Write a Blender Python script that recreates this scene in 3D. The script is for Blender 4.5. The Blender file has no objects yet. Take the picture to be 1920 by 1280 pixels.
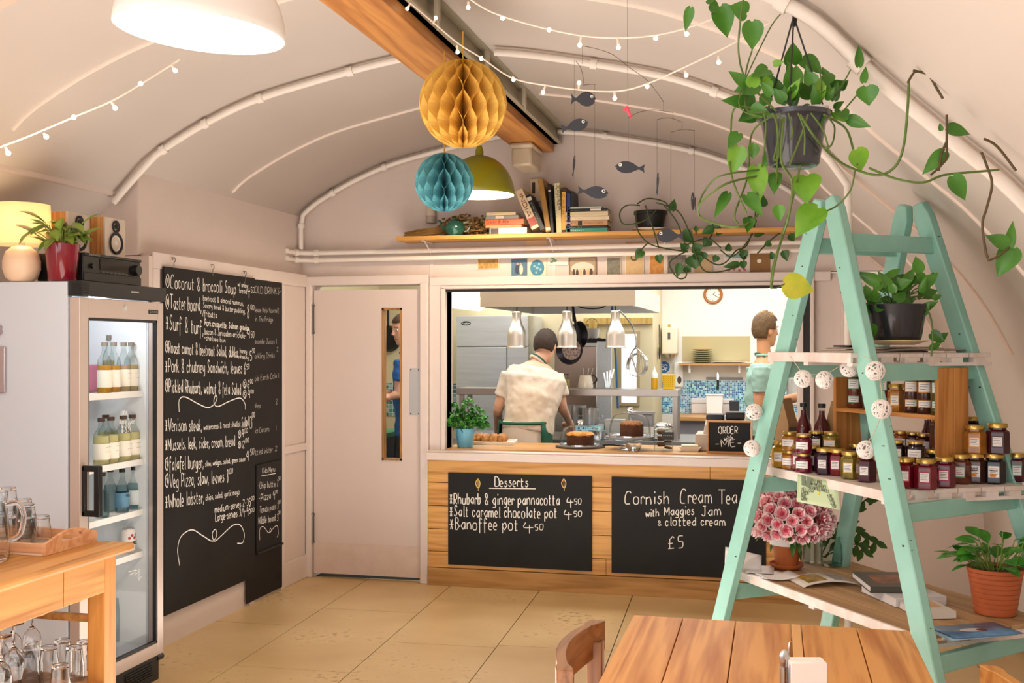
import bpy, bmesh, math, random
from mathutils import Vector, Matrix, Quaternion
random.seed(11)
SC = bpy.context.scene
COL = SC.collection
V = Vector
PI = math.pi

# ---------------------------------------------------------------- camera, world, light
FOC, HORIZ, EYE, YAW = 2050.0, 650.0, 1.59, math.radians(13.5)
CC, SS = math.cos(YAW), math.sin(YAW)
cam_data = bpy.data.cameras.new('camera')
cam_data.sensor_width = 36.0
cam_data.lens = FOC / 1920 * 36.0
cam_data.shift_y = (HORIZ - 640) / 1920
cam_data.clip_end = 100
cam = bpy.data.objects.new('camera', cam_data)
cam.location = (0, 0, EYE)
cam.rotation_euler = (PI / 2, 0, YAW)
COL.objects.link(cam)
SC.camera = cam

SC.view_settings.view_transform = 'Standard'
SC.view_settings.look = 'None'
SC.view_settings.gamma = 1.0
SC.view_settings.exposure = 0.0
SC.view_settings.use_curve_mapping = False
SC.cycles.max_bounces = 10
SC.cycles.transparent_max_bounces = 16
SC.cycles.sample_clamp_indirect = 6.0

w = bpy.data.worlds.new('world')
SC.world = w
w.use_nodes = True
w.node_tree.nodes['Background'].inputs[0].default_value = (0.93, 0.96, 1.0, 1)
w.node_tree.nodes['Background'].inputs[1].default_value = 0.6

def area(name, loc, rot, sx, sy, power, col=(1, 1, 1)):
    d = bpy.data.lights.new(name, 'AREA')
    d.shape = 'RECTANGLE'; d.size = sx; d.size_y = sy; d.energy = power; d.color = col
    o = bpy.data.objects.new(name, d); o.location = loc; o.rotation_euler = rot
    COL.objects.link(o); return o

def point(name, loc, power, col=(1, 0.86, 0.7), r=0.05, parent=None):
    d = bpy.data.lights.new(name, 'POINT'); d.energy = power; d.color = col; d.shadow_soft_size = r
    o = bpy.data.objects.new(name, d); o.location = loc
    if parent: o.parent = parent
    COL.objects.link(o); return o

# daylight through the glazed front of the hut and its side windows, behind the camera; plus an upward fill
area('daylight_front', (-1.4, -2.6, 1.7), (math.radians(92), 0, 0), 4.6, 2.6, 90, (0.96, 0.98, 1.0))
area('daylight_side', (-3.3, 0.6, 1.45), (0, math.radians(-85), 0), 1.3, 2.6, 30, (0.96, 0.98, 1.0))
area('daylight_floor_bounce', (-1.4, 2.9, 0.06), (PI, 0, 0), 2.2, 6.4, 126, (1.0, 0.94, 0.88))  # unseen fill light just above the floor, added to brighten the vault
# kitchen: ceiling fluorescents and daylight
area('kitchen_tubes', (-1.2, 9.6, 2.52), (0, 0, 0), 3.6, 3.0, 128, (0.96, 0.98, 1.0))
area('kitchen_tubes_pass', (-1.2, 7.75, 2.5), (0, 0, 0), 3.2, 0.4, 38, (0.98, 0.97, 0.95))

# ---------------------------------------------------------------- pixel -> place helpers
def ray(px, py):
    a = (px - 960) / FOC
    return V((a * CC - SS, a * SS + CC, -(py - HORIZ) / FOC))
ORG = V((0, 0, EYE))
def onY(px, py, Y): r = ray(px, py); return ORG + r * (Y / r.y)
def onX(px, py, X): r = ray(px, py); return ORG + r * (X / r.x)
def onZ(px, py, Z): r = ray(px, py); return ORG + r * ((Z - EYE) / r.z)
def atT(px, py, T): return ORG + ray(px, py) * T
def c2r(x, t, z=0.0): return V((x * CC - t * SS, x * SS + t * CC, z))

# ---------------------------------------------------------------- materials
def lin(h):
    h = h.lstrip('#'); o = []
    for i in (0, 2, 4):
        c = int(h[i:i + 2], 16) / 255
        o.append(c / 12.92 if c <= 0.04045 else ((c + 0.055) / 1.055) ** 2.4)
    return (o[0], o[1], o[2], 1.0)
_mats = {}
def M(name, hexc='#808080', rough=0.5, metal=0.0, var=0.0, scale=8.0, bump=0.0, bscale=60.0, coat=0.0,
      emit=None, estr=0.0, trans=0.0, ior=1.45, spec=0.5, sss=0.0, stretch=None, hex2=None):
    if name in _mats: return _mats[name]
    m = bpy.data.materials.new(name); m.use_nodes = True
    nt = m.node_tree; b = nt.nodes['Principled BSDF']
    c = lin(hexc)
    b.inputs['Base Color'].default_value = c
    b.inputs['Roughness'].default_value = rough
    b.inputs['Metallic'].default_value = metal
    b.inputs['Specular IOR Level'].default_value = spec
    b.inputs['Coat Weight'].default_value = coat
    b.inputs['Transmission Weight'].default_value = trans
    b.inputs['IOR'].default_value = ior
    if sss: b.inputs['Subsurface Weight'].default_value = sss; b.inputs['Subsurface Radius'].default_value = (0.02, 0.01, 0.006)
    if emit:
        b.inputs['Emission Color'].default_value = lin(emit); b.inputs['Emission Strength'].default_value = estr
    if var or hex2 or bump:
        tc = nt.nodes.new('ShaderNodeTexCoord')
        src = tc.outputs['Object']
        if stretch:
            mp = nt.nodes.new('ShaderNodeMapping'); mp.inputs['Scale'].default_value = stretch
            nt.links.new(src, mp.inputs[0]); src = mp.outputs[0]
        if var or hex2:
            n = nt.nodes.new('ShaderNodeTexNoise'); n.inputs['Scale'].default_value = scale
            n.inputs['Detail'].default_value = 5; n.inputs['Roughness'].default_value = 0.6
            nt.links.new(src, n.inputs['Vector'])
            r = nt.nodes.new('ShaderNodeValToRGB')
            c2 = lin(hex2) if hex2 else tuple(x * (1 - var) for x in c[:3]) + (1,)
            r.color_ramp.elements[0].position = 0.32; r.color_ramp.elements[1].position = 0.68
            r.color_ramp.elements[0].color = c2; r.color_ramp.elements[1].color = c
            nt.links.new(n.outputs['Fac'], r.inputs[0]); nt.links.new(r.outputs[0], b.inputs['Base Color'])
        if bump:
            n2 = nt.nodes.new('ShaderNodeTexNoise'); n2.inputs['Scale'].default_value = bscale; n2.inputs['Detail'].default_value = 4
            nt.links.new(src, n2.inputs['Vector'])
            bp = nt.nodes.new('ShaderNodeBump'); bp.inputs['Strength'].default_value = bump; bp.inputs['Distance'].default_value = 0.01
            nt.links.new(n2.outputs['Fac'], bp.inputs['Height']); nt.links.new(bp.outputs[0], b.inputs['Normal'])
    _mats[name] = m
    return m

def WOOD(name, dark, light, axis='y', scale=1.0, rough=0.5, knots=True, coat=0.0):
    """streaky grain along one axis, with swirls and a few knots"""
    if name in _mats: return _mats[name]
    m = bpy.data.materials.new(name); m.use_nodes = True
    nt = m.node_tree; b = nt.nodes['Principled BSDF']; L = nt.links.new
    b.inputs['Roughness'].default_value = rough; b.inputs['Coat Weight'].default_value = coat
    tc = nt.nodes.new('ShaderNodeTexCoord'); mp = nt.nodes.new('ShaderNodeMapping')
    s = {'x': (.45, 8, 8), 'y': (8, .45, 8), 'z': (8, 8, .45)}[axis]
    mp.inputs['Scale'].default_value = tuple(k * scale for k in s)
    L(tc.outputs['Object'], mp.inputs[0])
    n = nt.nodes.new('ShaderNodeTexNoise'); n.inputs['Scale'].default_value = 1.0; n.inputs['Detail'].default_value = 3; n.inputs['Distortion'].default_value = 0.6
    L(mp.outputs[0], n.inputs['Vector'])
    mul = nt.nodes.new('ShaderNodeMath'); mul.operation = 'MULTIPLY'; mul.inputs[1].default_value = 13.0
    L(n.outputs['Fac'], mul.inputs[0])
    sn = nt.nodes.new('ShaderNodeMath'); sn.operation = 'PINGPONG'; sn.inputs[1].default_value = 1.0
    L(mul.outputs[0], sn.inputs[0])
    f = nt.nodes.new('ShaderNodeTexNoise'); f.inputs['Scale'].default_value = 7.0; f.inputs['Detail'].default_value = 6
    L(mp.outputs[0], f.inputs['Vector'])
    ad = nt.nodes.new('ShaderNodeMath'); ad.operation = 'MULTIPLY_ADD'; ad.inputs[1].default_value = 0.5
    L(sn.outputs[0], ad.inputs[0]); L(f.outputs['Fac'], ad.inputs[2])
    r = nt.nodes.new('ShaderNodeValToRGB')
    r.color_ramp.elements[0].position = 0.36; r.color_ramp.elements[1].position = 0.92
    r.color_ramp.elements[0].color = lin(dark); r.color_ramp.elements[1].color = lin(light)
    L(ad.outputs[0], r.inputs[0])
    out = r.outputs[0]
    if knots:
        vo = nt.nodes.new('ShaderNodeTexVoronoi'); vo.inputs['Scale'].default_value = 0.55
        L(mp.outputs[0], vo.inputs['Vector'])
        kr = nt.nodes.new('ShaderNodeValToRGB'); kr.color_ramp.elements[0].position = 0.05; kr.color_ramp.elements[1].position = 0.13
        kr.color_ramp.elements[0].color = (0.32, 0.2, 0.12, 1); kr.color_ramp.elements[1].color = (1, 1, 1, 1)
        L(vo.outputs['Distance'], kr.inputs[0])
        mx = nt.nodes.new('ShaderNodeMixRGB'); mx.blend_type = 'MULTIPLY'; mx.inputs[0].default_value = 0.8
        L(out, mx.inputs[1]); L(kr.outputs[0], mx.inputs[2]); out = mx.outputs[0]
    L(out, b.inputs['Base Color'])
    bp = nt.nodes.new('ShaderNodeBump'); bp.inputs['Strength'].default_value = 0.12; bp.inputs['Distance'].default_value = 0.004
    L(f.outputs['Fac'], bp.inputs['Height']); L(bp.outputs[0], b.inputs['Normal'])
    _mats[name] = m
    return m

def GLASS(name, tint='#ffffff', refl=0.10, through=1.0):
    """thin pane: mostly see-through with a fresnel sheen"""
    if name in _mats: return _mats[name]
    m = bpy.data.materials.new(name); m.use_nodes = True
    nt = m.node_tree; nt.nodes.remove(nt.nodes['Principled BSDF'])
    out = nt.nodes['Material Output']
    t = nt.nodes.new('ShaderNodeBsdfTransparent'); t.inputs[0].default_value = lin(tint)
    g = nt.nodes.new('ShaderNodeBsdfGlossy'); g.inputs['Roughness'].default_value = 0.03
    lw = nt.nodes.new('ShaderNodeLayerWeight'); lw.inputs[0].default_value = refl
    mx = nt.nodes.new('ShaderNodeMixShader')
    ml = nt.nodes.new('ShaderNodeMath'); ml.operation = 'MULTIPLY'; ml.inputs[1].default_value = .6; nt.links.new(lw.outputs['Fresnel'], ml.inputs[0]); nt.links.new(ml.outputs[0], mx.inputs[0]); nt.links.new(t.outputs[0], mx.inputs[1]); nt.links.new(g.outputs[0], mx.inputs[2])
    nt.links.new(mx.outputs[0], out.inputs[0])
    _mats[name] = m
    return m

def TILES(name, cols, size, grout='#d9e4e6', axes='xz'):
    """small square mosaic of random blues"""
    if name in _mats: return _mats[name]
    m = bpy.data.materials.new(name); m.use_nodes = True
    nt = m.node_tree; b = nt.nodes['Principled BSDF']; L = nt.links.new
    b.inputs['Roughness'].default_value = 0.25
    tc = nt.nodes.new('ShaderNodeTexCoord'); mp = nt.nodes.new('ShaderNodeMapping')
    mp.inputs['Scale'].default_value = (1 / size,) * 3
    L(tc.outputs['Object'], mp.inputs[0])
    fl = nt.nodes.new('ShaderNodeVectorMath'); fl.operation = 'FLOOR'; L(mp.outputs[0], fl.inputs[0])
    fr = nt.nodes.new('ShaderNodeVectorMath'); fr.operation = 'FRACTION'; L(mp.outputs[0], fr.inputs[0])
    flat = nt.nodes.new('ShaderNodeVectorMath'); flat.operation = 'MULTIPLY'
    flat.inputs[1].default_value = (1, 0, 1) if axes == 'xz' else (0, 1, 1)
    L(fl.outputs[0], flat.inputs[0])
    wn = nt.nodes.new('ShaderNodeTexWhiteNoise'); wn.noise_dimensions = '3D'; L(flat.outputs[0], wn.inputs[0])
    r = nt.nodes.new('ShaderNodeValToRGB'); r.color_ramp.interpolation = 'CONSTANT'
    while len(r.color_ramp.elements) < len(cols): r.color_ramp.elements.new(0.5)
    for i, c in enumerate(cols):
        r.color_ramp.elements[i].position = i / len(cols); r.color_ramp.elements[i].color = lin(c)
    L(wn.outputs['Value'], r.inputs[0])
    sp = nt.nodes.new('ShaderNodeSeparateXYZ'); L(fr.outputs[0], sp.inputs[0])
    def edge(o):
        p = nt.nodes.new('ShaderNodeMath'); p.operation = 'COMPARE'; p.inputs[1].default_value = 0.5; p.inputs[2].default_value = 0.42
        L(o, p.inputs[0]); return p.outputs[0]
    a1 = edge(sp.outputs['X' if axes == 'xz' else 'Y']); a2 = edge(sp.outputs['Z'])
    mu = nt.nodes.new('ShaderNodeMath'); mu.operation = 'MULTIPLY'; L(a1, mu.inputs[0]); L(a2, mu.inputs[1])
    mx = nt.nodes.new('ShaderNodeMixRGB'); mx.inputs[1].default_value = lin(grout)
    L(mu.outputs[0], mx.inputs[0]); L(r.outputs[0], mx.inputs[2]); L(mx.outputs[0], b.inputs['Base Color'])
    _mats[name] = m
    return m

# ---------------------------------------------------------------- mesh builder
def frame_from(d):
    d = d.normalized()
    u = V((0, 0, 1)) if abs(d.z) < 0.95 else V((1, 0, 0))
    a = d.cross(u).normalized(); return a, d.cross(a).normalized()

def smooth_path(pts, k=6, closed=False):
    pts = [V(p) for p in pts]
    if len(pts) < 3: return pts
    n = len(pts); out = []
    rng = range(n if closed else n - 1)
    for i in rng:
        if closed: p0, p1, p2, p3 = pts[i - 1], pts[i], pts[(i + 1) % n], pts[(i + 2) % n]
        else: p0, p1, p2, p3 = pts[max(i - 1, 0)], pts[i], pts[i + 1], pts[min(i + 2, n - 1)]
        for j in range(k):
            t = j / k
            out.append(0.5 * ((2 * p1) + (p2 - p0) * t + (2 * p0 - 5 * p1 + 4 * p2 - p3) * t * t + (3 * p1 - p0 - 3 * p2 + p3) * t ** 3))
    if not closed: out.append(pts[-1])
    return out

class MB:
    def __init__(s): s.v = []; s.f = []; s.m = []; s.cur = 0; s.X = None
    def add(s, vs, fs):
        o = len(s.v)
        s.v += [tuple(s.X @ V(p)) if s.X else tuple(p) for p in vs]
        s.f += [tuple(i + o for i in f) for f in fs]; s.m += [s.cur] * len(fs)
        return s
    def box(s, c, d, rot=None):
        x, y, z = d[0] / 2, d[1] / 2, d[2] / 2
        vs = [V((a * x, b * y, e * z)) for a in (-1, 1) for b in (-1, 1) for e in (-1, 1)]
        if rot is not None:
            R = rot if isinstance(rot, Matrix) else Matrix.Rotation(rot, 3, 'Z')
            vs = [R @ p for p in vs]
        c = V(c)
        return s.add([p + c for p in vs], [(0, 1, 3, 2), (4, 6, 7, 5), (0, 4, 5, 1), (2, 3, 7, 6), (0, 2, 6, 4), (1, 5, 7, 3)])
    def bx(s, lo, hi): return s.box([(a + b) / 2 for a, b in zip(lo, hi)], [abs(b - a) for a, b in zip(lo, hi)])
    def bar(s, p0, p1, wx, wy, up=(0, 0, 1), ext=0.0):
        """square bar between two points; wx across, wy along 'up' side"""
        p0, p1 = V(p0), V(p1); d = (p1 - p0).normalized(); p0 = p0 - d * ext; p1 = p1 + d * ext
        a = d.cross(V(up)).normalized(); b = a.cross(d).normalized()
        vs = []
        for p in (p0, p1):
            for i, j in ((-1, -1), (1, -1), (1, 1), (-1, 1)): vs.append(p + a * (i * wx / 2) + b * (j * wy / 2))
        return s.add(vs, [(0, 3, 2, 1), (4, 5, 6, 7), (0, 1, 5, 4), (1, 2, 6, 5), (2, 3, 7, 6), (3, 0, 4, 7)])
    def tube(s, pts, r, n=8, closed=False, caps=True):
        pts = [V(p) for p in pts]; N = len(pts)
        rs = r if isinstance(r, (list, tuple)) else [r] * N
        tans = []
        for i in range(N):
            a = pts[i - 1] if (i > 0 or closed) else pts[0]
            b = pts[(i + 1) % N] if (i < N - 1 or closed) else pts[-1]
            t = b - a
            tans.append(t.normalized() if t.length > 1e-9 else V((0, 0, 1)))
        u, _ = frame_from(tans[0]); vs = []
        for i in range(N):
            if i:
                q = tans[i - 1].rotation_difference(tans[i]); u = q @ u
            u = (u - tans[i] * u.dot(tans[i])).normalized(); w_ = tans[i].cross(u)
            for k in range(n):
                a = 2 * PI * k / n
                vs.append(pts[i] + (u * math.cos(a) + w_ * math.sin(a)) * rs[i])
        fs = []
        for i in range(N if closed else N - 1):
            j = (i + 1) % N
            for k in range(n):
                k2 = (k + 1) % n
                fs.append((i * n + k, i * n + k2, j * n + k2, j * n + k))
        if caps and not closed:
            fs.append(tuple(range(n - 1, -1, -1))); fs.append(tuple((N - 1) * n + k for k in range(n)))
        return s.add(vs, fs)
    def cyl(s, p0, p1, r0, r1=None, n=20): return s.tube([p0, p1], [r0, r0 if r1 is None else r1], n)
    def lathe(s, prof, c=(0, 0, 0), n=24, mat=None, sx=1.0, sy=1.0):
        """profile of (radius, z); radius 0 closes with a point"""
        vs = []; idx = []
        for r, z in prof:
            if r < 1e-6: idx.append([len(vs)] * n); vs.append(V((0, 0, z)))
            else:
                idx.append(list(range(len(vs), len(vs) + n)))
                for k in range(n):
                    a = 2 * PI * k / n; vs.append(V((math.cos(a) * r * sx, math.sin(a) * r * sy, z)))
        fs = []
        for i in range(len(prof) - 1):
            A, B = idx[i], idx[i + 1]
            for k in range(n):
                k2 = (k + 1) % n; f = [A[k], A[k2], B[k2], B[k]]
                g = []
                for q in f:
                    if q not in g: g.append(q)
                if len(g) > 2: fs.append(tuple(g))
        c = V(c)
        if mat is not None: vs = [mat @ p for p in vs]
        return s.add([p + c for p in vs], fs)
    def ball(s, c, r, n=14, m=9, sc=(1, 1, 1), mat=None):
        pr = [(math.sin(PI * i / m) * r if 0 < i < m else 0, -math.cos(PI * i / m) * r) for i in range(m + 1)]
        S = Matrix.Diagonal(V(sc))
        return s.lathe(pr, c, n, (mat.to_3x3() @ S) if mat is not None else S)
    def prism(s, poly, h0, h1, T=None):
        """2-D outline in local xy extruded z h0..h1, placed by the 4x4 T"""
        n = len(poly); vs = [V((x, y, h0)) for x, y in poly] + [V((x, y, h1)) for x, y in poly]
        if T is not None: vs = [T @ p for p in vs]
        fs = [tuple(range(n - 1, -1, -1)), tuple(range(n, 2 * n))] + [(i, (i + 1) % n, n + (i + 1) % n, n + i) for i in range(n)]
        return s.add(vs, fs)
    def loft(s, rings, caps=True):
        """list of equal-length rings of points"""
        n = len(rings[0]); vs = [p for r in rings for p in r]; fs = []
        for i in range(len(rings) - 1):
            for k in range(n):
                k2 = (k + 1) % n; fs.append((i * n + k, i * n + k2, (i + 1) * n + k2, (i + 1) * n + k))
        if caps: fs.append(tuple(range(n - 1, -1, -1))); fs.append(tuple((len(rings) - 1) * n + k for k in range(n)))
        return s.add(vs, fs)
    def strip(s, path, wy, th):
        return s.loft([[p + V((0, a * wy / 2, 0)) + V((XM - p.x, 0, -1.2)).normalized() * (b_ * th / 2) for a, b_ in ((-1, -1), (1, -1), (1, 1), (-1, 1))] for p in path])
    def grid(s, fn, nu, nv):
        vs = [fn(i / nu, j / nv) for i in range(nu + 1) for j in range(nv + 1)]
        fs = [(i * (nv + 1) + j, (i + 1) * (nv + 1) + j, (i + 1) * (nv + 1) + j + 1, i * (nv + 1) + j + 1) for i in range(nu) for j in range(nv)]
        return s.add(vs, fs)
    def mesh(s, name, mats, smooth=True, angle=0.7, normals=True):
        me = bpy.data.meshes.new(name); me.from_pydata(s.v, [], s.f)
        if not isinstance(mats, (list, tuple)): mats = [mats]
        for m in mats: me.materials.append(m)
        me.polygons.foreach_set('material_index', s.m)
        if normals:
            bm = bmesh.new(); bm.from_mesh(me); bmesh.ops.recalc_face_normals(bm, faces=bm.faces); bm.to_mesh(me); bm.free()
        if smooth:
            me.polygons.foreach_set('use_smooth', [True] * len(me.polygons))
            me.set_sharp_from_angle(angle=angle)
        me.update(); return me
    def build(s, name, mats, parent=None, smooth=True, bevel=0.0, angle=0.7, normals=True, solid=0.0):
        o = bpy.data.objects.new(name, s.mesh(name, mats, smooth, angle, normals)); COL.objects.link(o)
        if parent: o.parent = parent
        if solid:
            k = o.modifiers.new('solid', 'SOLIDIFY'); k.thickness = solid; k.offset = 0
        if bevel:
            k = o.modifiers.new('bevel', 'BEVEL'); k.width = bevel; k.segments = 2; k.limit_method = 'ANGLE'; k.angle_limit = 0.6
            k.harden_normals = False
        return o

def link(name, me, parent=None):
    o = bpy.data.objects.new(name, me); COL.objects.link(o)
    if parent: o.parent = parent
    return o
def tag(o, label=None, cat=None, group=None, kind=None):
    if label: o['label'] = label
    if cat: o['category'] = cat
    if group: o['group'] = group
    if kind: o['kind'] = kind
    return o
def thing(name, label, cat, loc=(0, 0, 0), rz=0.0, group=None, rot=None):
    o = bpy.data.objects.new(name, None); COL.objects.link(o)
    o.empty_display_size = 0.1
    o.location = loc; o.rotation_euler = rot if rot else (0, 0, rz)
    return tag(o, label, cat, group)
def struct(mb, name, mats, **k):
    o = mb.build(name, mats, **k)
    if not k.get('parent'): o['kind'] = 'structure'
    return o
def dup(root, loc=None, rz=None, label=None, rot=None):
    r = root.copy(); COL.objects.link(r)
    if loc is not None: r.location = loc
    if rz is not None: r.rotation_euler = (0, 0, rz)
    if rot is not None: r.rotation_euler = rot
    if label: r['label'] = label
    for ch in list(root.children):
        if ch.type == 'LIGHT': continue
        c = ch.copy(); COL.objects.link(c); c.parent = r
        for g in list(ch.children):
            d = g.copy(); COL.objects.link(d); d.parent = c
    return r

# ---------------------------------------------------------------- single-stroke handwriting
GL = {
'a': (5, "4626150413223344 4642"), 'b': (4, "0902 0526363433221202"), 'c': (4, "3526160503122233"), 'd': (5, "4626150413223344 4942"),
'e': (4, "04343526160503122232"), 'f': (4, "38291810 0636"), 'g': (5, "4626150413223244 4641301000"), 'h': (5, "0902 0526364442"),
'i': (2, "1612 1819"), 'j': (3, "26211000 2829"), 'k': (4, "0902 3604 1442"), 'l': (2, "19131222"), 'm': (7, "0602 0516263532 3546566462"),
'n': (5, "0602 0526364442"), 'o': (5, "26160503123243453626"), 'p': (5, "0600 0526364433221303"), 'q': (5, "4626150413223244 4640"),
'r': (3, "0602 05162635"), 's': (4, "362616153433221203"), 't': (4, "1813122232 0636"), 'u': (5, "060312223244 4642"), 'v': (4, "062246"),
'w': (6, "0612354266"), 'x': (4, "0642 4602"), 'y': (5, "06132344 4641302010"), 'z': (4, "06460242"),
'A': (6, "023962 1454"), 'B': (5, "0902 092938372606 263544332202"), 'C': (6, "584929180603122242"), 'D': (5, "0902 09294856533202"),
'E': (5, "49090242 0636"), 'F': (5, "490902 0636"), 'G': (6, "58492918060312225254 5434"), 'H': (5, "0902 4942 0646"), 'I': (2, "1912"),
'J': (5, "3933221203 1949"), 'K': (5, "0902 4905 1642"), 'L': (4, "090242"), 'M': (7, "0209346962"), 'N': (6, "02095259"),
'O': (6, "2918060413324253574929"), 'P': (5, "0902 092948463505"), 'R': (5, "0902 092948463505 1542"), 'S': (5, "4839291817263544332203"),
'T': (6, "0969 3932"), 'U': (5, "090412324449"), 'V': (6, "093269"), 'W': (8, "0922467289"), 'Y': (5, "0925 4925 2522"), 'Z': (5, "09490242"),
'0': (5, "29080503123245483929"), '1': (2, "1912"), '2': (5, "08193948360242"), '3': (5, "0829384726 2645433202"), '4': (5, "190555 3730"),
'5': (5, "4919163645433212"), '6': (4, "39170403122234351504"), '7': (5, "094912"), '8': (5, "392918173533221214153739"),
'9': (5, "48392917062546 4842"), '&': (6, "52182939471413223254"), '*': (5, "0545 1238 3218"), ',': (2, "1301"), '.': (2, "1213"),
'-': (4, "0535"), '!': (2, "1914 1213"), "'": (2, "1918"), '/': (4, "0139"), '(': (3, "29161422"), ')': (3, "09262402"),
'@': (7, "391806041332536558493939 274447"), '#': (7, "391806041332536558493939 4737264433 3323"), '_': (5, "0151"), ' ': (3, ""),
'\u00a3': (5, "4839281712 0242 0535"),
}
def ribbon(mb, pts, wdt, nrm):
    """flat stroke of width wdt lying in the plane with normal nrm"""
    n = len(pts)
    if n < 2: return
    vs = []
    for i in range(n):
        t = (pts[min(i + 1, n - 1)] - pts[max(i - 1, 0)])
        if t.length < 1e-9: t = V((1, 0, 0))
        sd = t.normalized().cross(nrm).normalized() * (wdt / 2)
        vs += [pts[i] - sd, pts[i] + sd]
    mb.add(vs, [(2 * i, 2 * i + 1, 2 * i + 3, 2 * i + 2) for i in range(n - 1)])
def write(mb, text, P0, P1, hgt, wdt, nrm, jitter=0.25, curve=3, up=None):
    """handwritten line from P0 to P1 (baseline), capitals hgt tall"""
    P0, P1 = V(P0), V(P1); nrm = V(nrm).normalized(); u = (P1 - P0)
    tot = sum(GL.get(ch, GL[' '])[0] + 1.2 for ch in text) - 1.2
    L = u.length; ux = L / tot; u.normalize()
    upv = V(up).normalized() if up is not None else nrm.cross(u).normalized()
    uy = hgt / 7.0; x = 0.0; lift = 0; rnd = random.Random(len(text) * 7 + ord(text[0]))
    for ch in text:
        wd, st = GL.get(ch, GL[' '])
        dy = rnd.uniform(-jitter, jitter)
        for s_ in st.split():
            lift = (lift + 1) % 9
            pts = [P0 + nrm * (lift * 4e-5) + u * ((x + int(s_[i])) * ux) + upv * ((int(s_[i + 1]) - 2 + dy) * uy) for i in range(0, len(s_), 2)]
            ribbon(mb, smooth_path(pts, curve) if len(pts) > 2 else pts, wdt, nrm)
        x += wd + 1.2

# ---------------------------------------------------------------- leaves
def leaf(mb, base, tip, width, nrm, fold=0.25, curl=0.2, heart=True, nu=6):
    """one leaf blade from base to tip, face towards nrm"""
    base, tip = V(base), V(tip); d = tip - base; L = d.length
    if L < 1e-6: return
    d.normalize(); n = V(nrm); n = (n - d * n.dot(d))
    n = n.normalized() if n.length > 1e-4 else frame_from(d)[0]
    sd = d.cross(n)
    if heart: prof = [(-.07, .2), (-.03, .55), (.05, .8), (.15, .95), (.27, 1.0), (.41, .94), (.55, .79), (.69, .57), (.82, .33), (.92, .13), (1.0, 0.0)]
    else: prof = [(0, .06), (0.15, .55), (0.35, .95), (0.55, 1.0), (0.75, .7), (0.9, .3), (1.0, 0.0)]
    vs = []
    for t, w_ in prof:
        z = -curl * L * t * t
        c = base + d * (L * max(t, 0.0)) + n * z
        h = width / 2 * w_
        back = d * (L * t if t < 0 else 0)
        vs += [c + back - sd * h + n * (fold * h), c - sd * (h * .5) + n * (fold * h * .35), c, c + sd * (h * .5) + n * (fold * h * .35), c + back + sd * h + n * (fold * h)]
    fs = []
    for i in range(len(prof) - 1):
        for j in range(4): fs.append((i * 5 + j, i * 5 + j + 1, (i + 1) * 5 + j + 1, (i + 1) * 5 + j))
    mb.add(vs, fs)
# ================================================================ SETTING
wallm = M('wall_paint', '#d8c8bf', 0.55, var=0.04, scale=3, bump=0.12, bscale=35)
vaultm = M('vault_paint', '#e0d6ce', 0.5, var=0.035, scale=1.6, bump=0.10, bscale=18)
trimm = M('trim_paint', '#dccdc5', 0.4, var=0.04, scale=10, bump=0.08, bscale=40)
pipem = M('pipe_paint', '#ebe1d6', 0.4, var=0.05, scale=10)
black = M('black_paint', '#151412', 0.5)
steel = M('brushed_steel', '#b9b6b0', 0.32, metal=0.9, var=0.12, scale=4, stretch=(1, 1, 40))
chrome = M('chrome', '#d8d8d8', 0.12, metal=1.0)
darkm = M('dark_gap', '#1b1611', 0.8)
whitem = M('white_plastic', '#f1efea', 0.35)

XM = -1.5                     # ridge line of the hut
PROF = [(0, 3.03), (.3, 3.0), (.6, 2.945), (1.0, 2.855), (1.25, 2.765), (1.45, 2.67), (1.63, 2.56), (1.8, 2.385), (2.0, 2.2), (2.18, 2.03),
        (2.4, 1.74), (2.57, 1.36), (2.68, .9), (2.73, .45), (2.75, 0)]
def vz(X):
    d = abs(X - XM)
    for (a, za), (b, zb) in zip(PROF, PROF[1:]):
        if d <= b: return za + (zb - za) * (d - a) / (b - a)
    return 0
def smprof():
    p = smooth_path([V((d, 0, z)) for d, z in PROF], 4)
    return [(q.x, q.z) for q in p]
SP = smprof()
full = [(XM - d, z) for d, z in reversed(SP)] + [(XM + d, z) for d, z in SP[1:]]
Y0, YW = -2.7, 7.05
mb = MB()
n = len(full)
mb.add([V((x, y, z)) for y in (Y0, YW + .1) for x, z in full], [(i, i + 1, n + i + 1, n + i) for i in range(n - 1)])
o = struct(mb, 'ceiling', vaultm, normals=False)
k = o.modifiers.new('solid', 'SOLIDIFY'); k.thickness = 0.05; k.offset = 1.0

# floor: painted boards in staggered sheets
floorm = bpy.data.materials.new('painted_floor'); floorm.use_nodes = True
nt = floorm.node_tree; b = nt.nodes['Principled BSDF']; Lk = nt.links.new
tc = nt.nodes.new('ShaderNodeTexCoord')
n1 = nt.nodes.new('ShaderNodeTexNoise'); n1.inputs['Scale'].default_value = 1.3; n1.inputs['Detail'].default_value = 6
n2 = nt.nodes.new('ShaderNodeTexNoise'); n2.inputs['Scale'].default_value = 26; n2.inputs['Detail'].default_value = 8
Lk(tc.outputs['Object'], n1.inputs[0]); Lk(tc.outputs['Object'], n2.inputs[0])
r1 = nt.nodes.new('ShaderNodeValToRGB'); r1.color_ramp.elements[0].color = lin('#bf9e6c'); r1.color_ramp.elements[1].color = lin('#dbbe8c')
r1.color_ramp.elements[0].position = .3; r1.color_ramp.elements[1].position = .7
Lk(n1.outputs['Fac'], r1.inputs[0])
mul = nt.nodes.new('ShaderNodeMath'); mul.operation = 'MULTIPLY'; Lk(n1.outputs['Fac'], mul.inputs[0]); Lk(n2.outputs['Fac'], mul.inputs[1])
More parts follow.
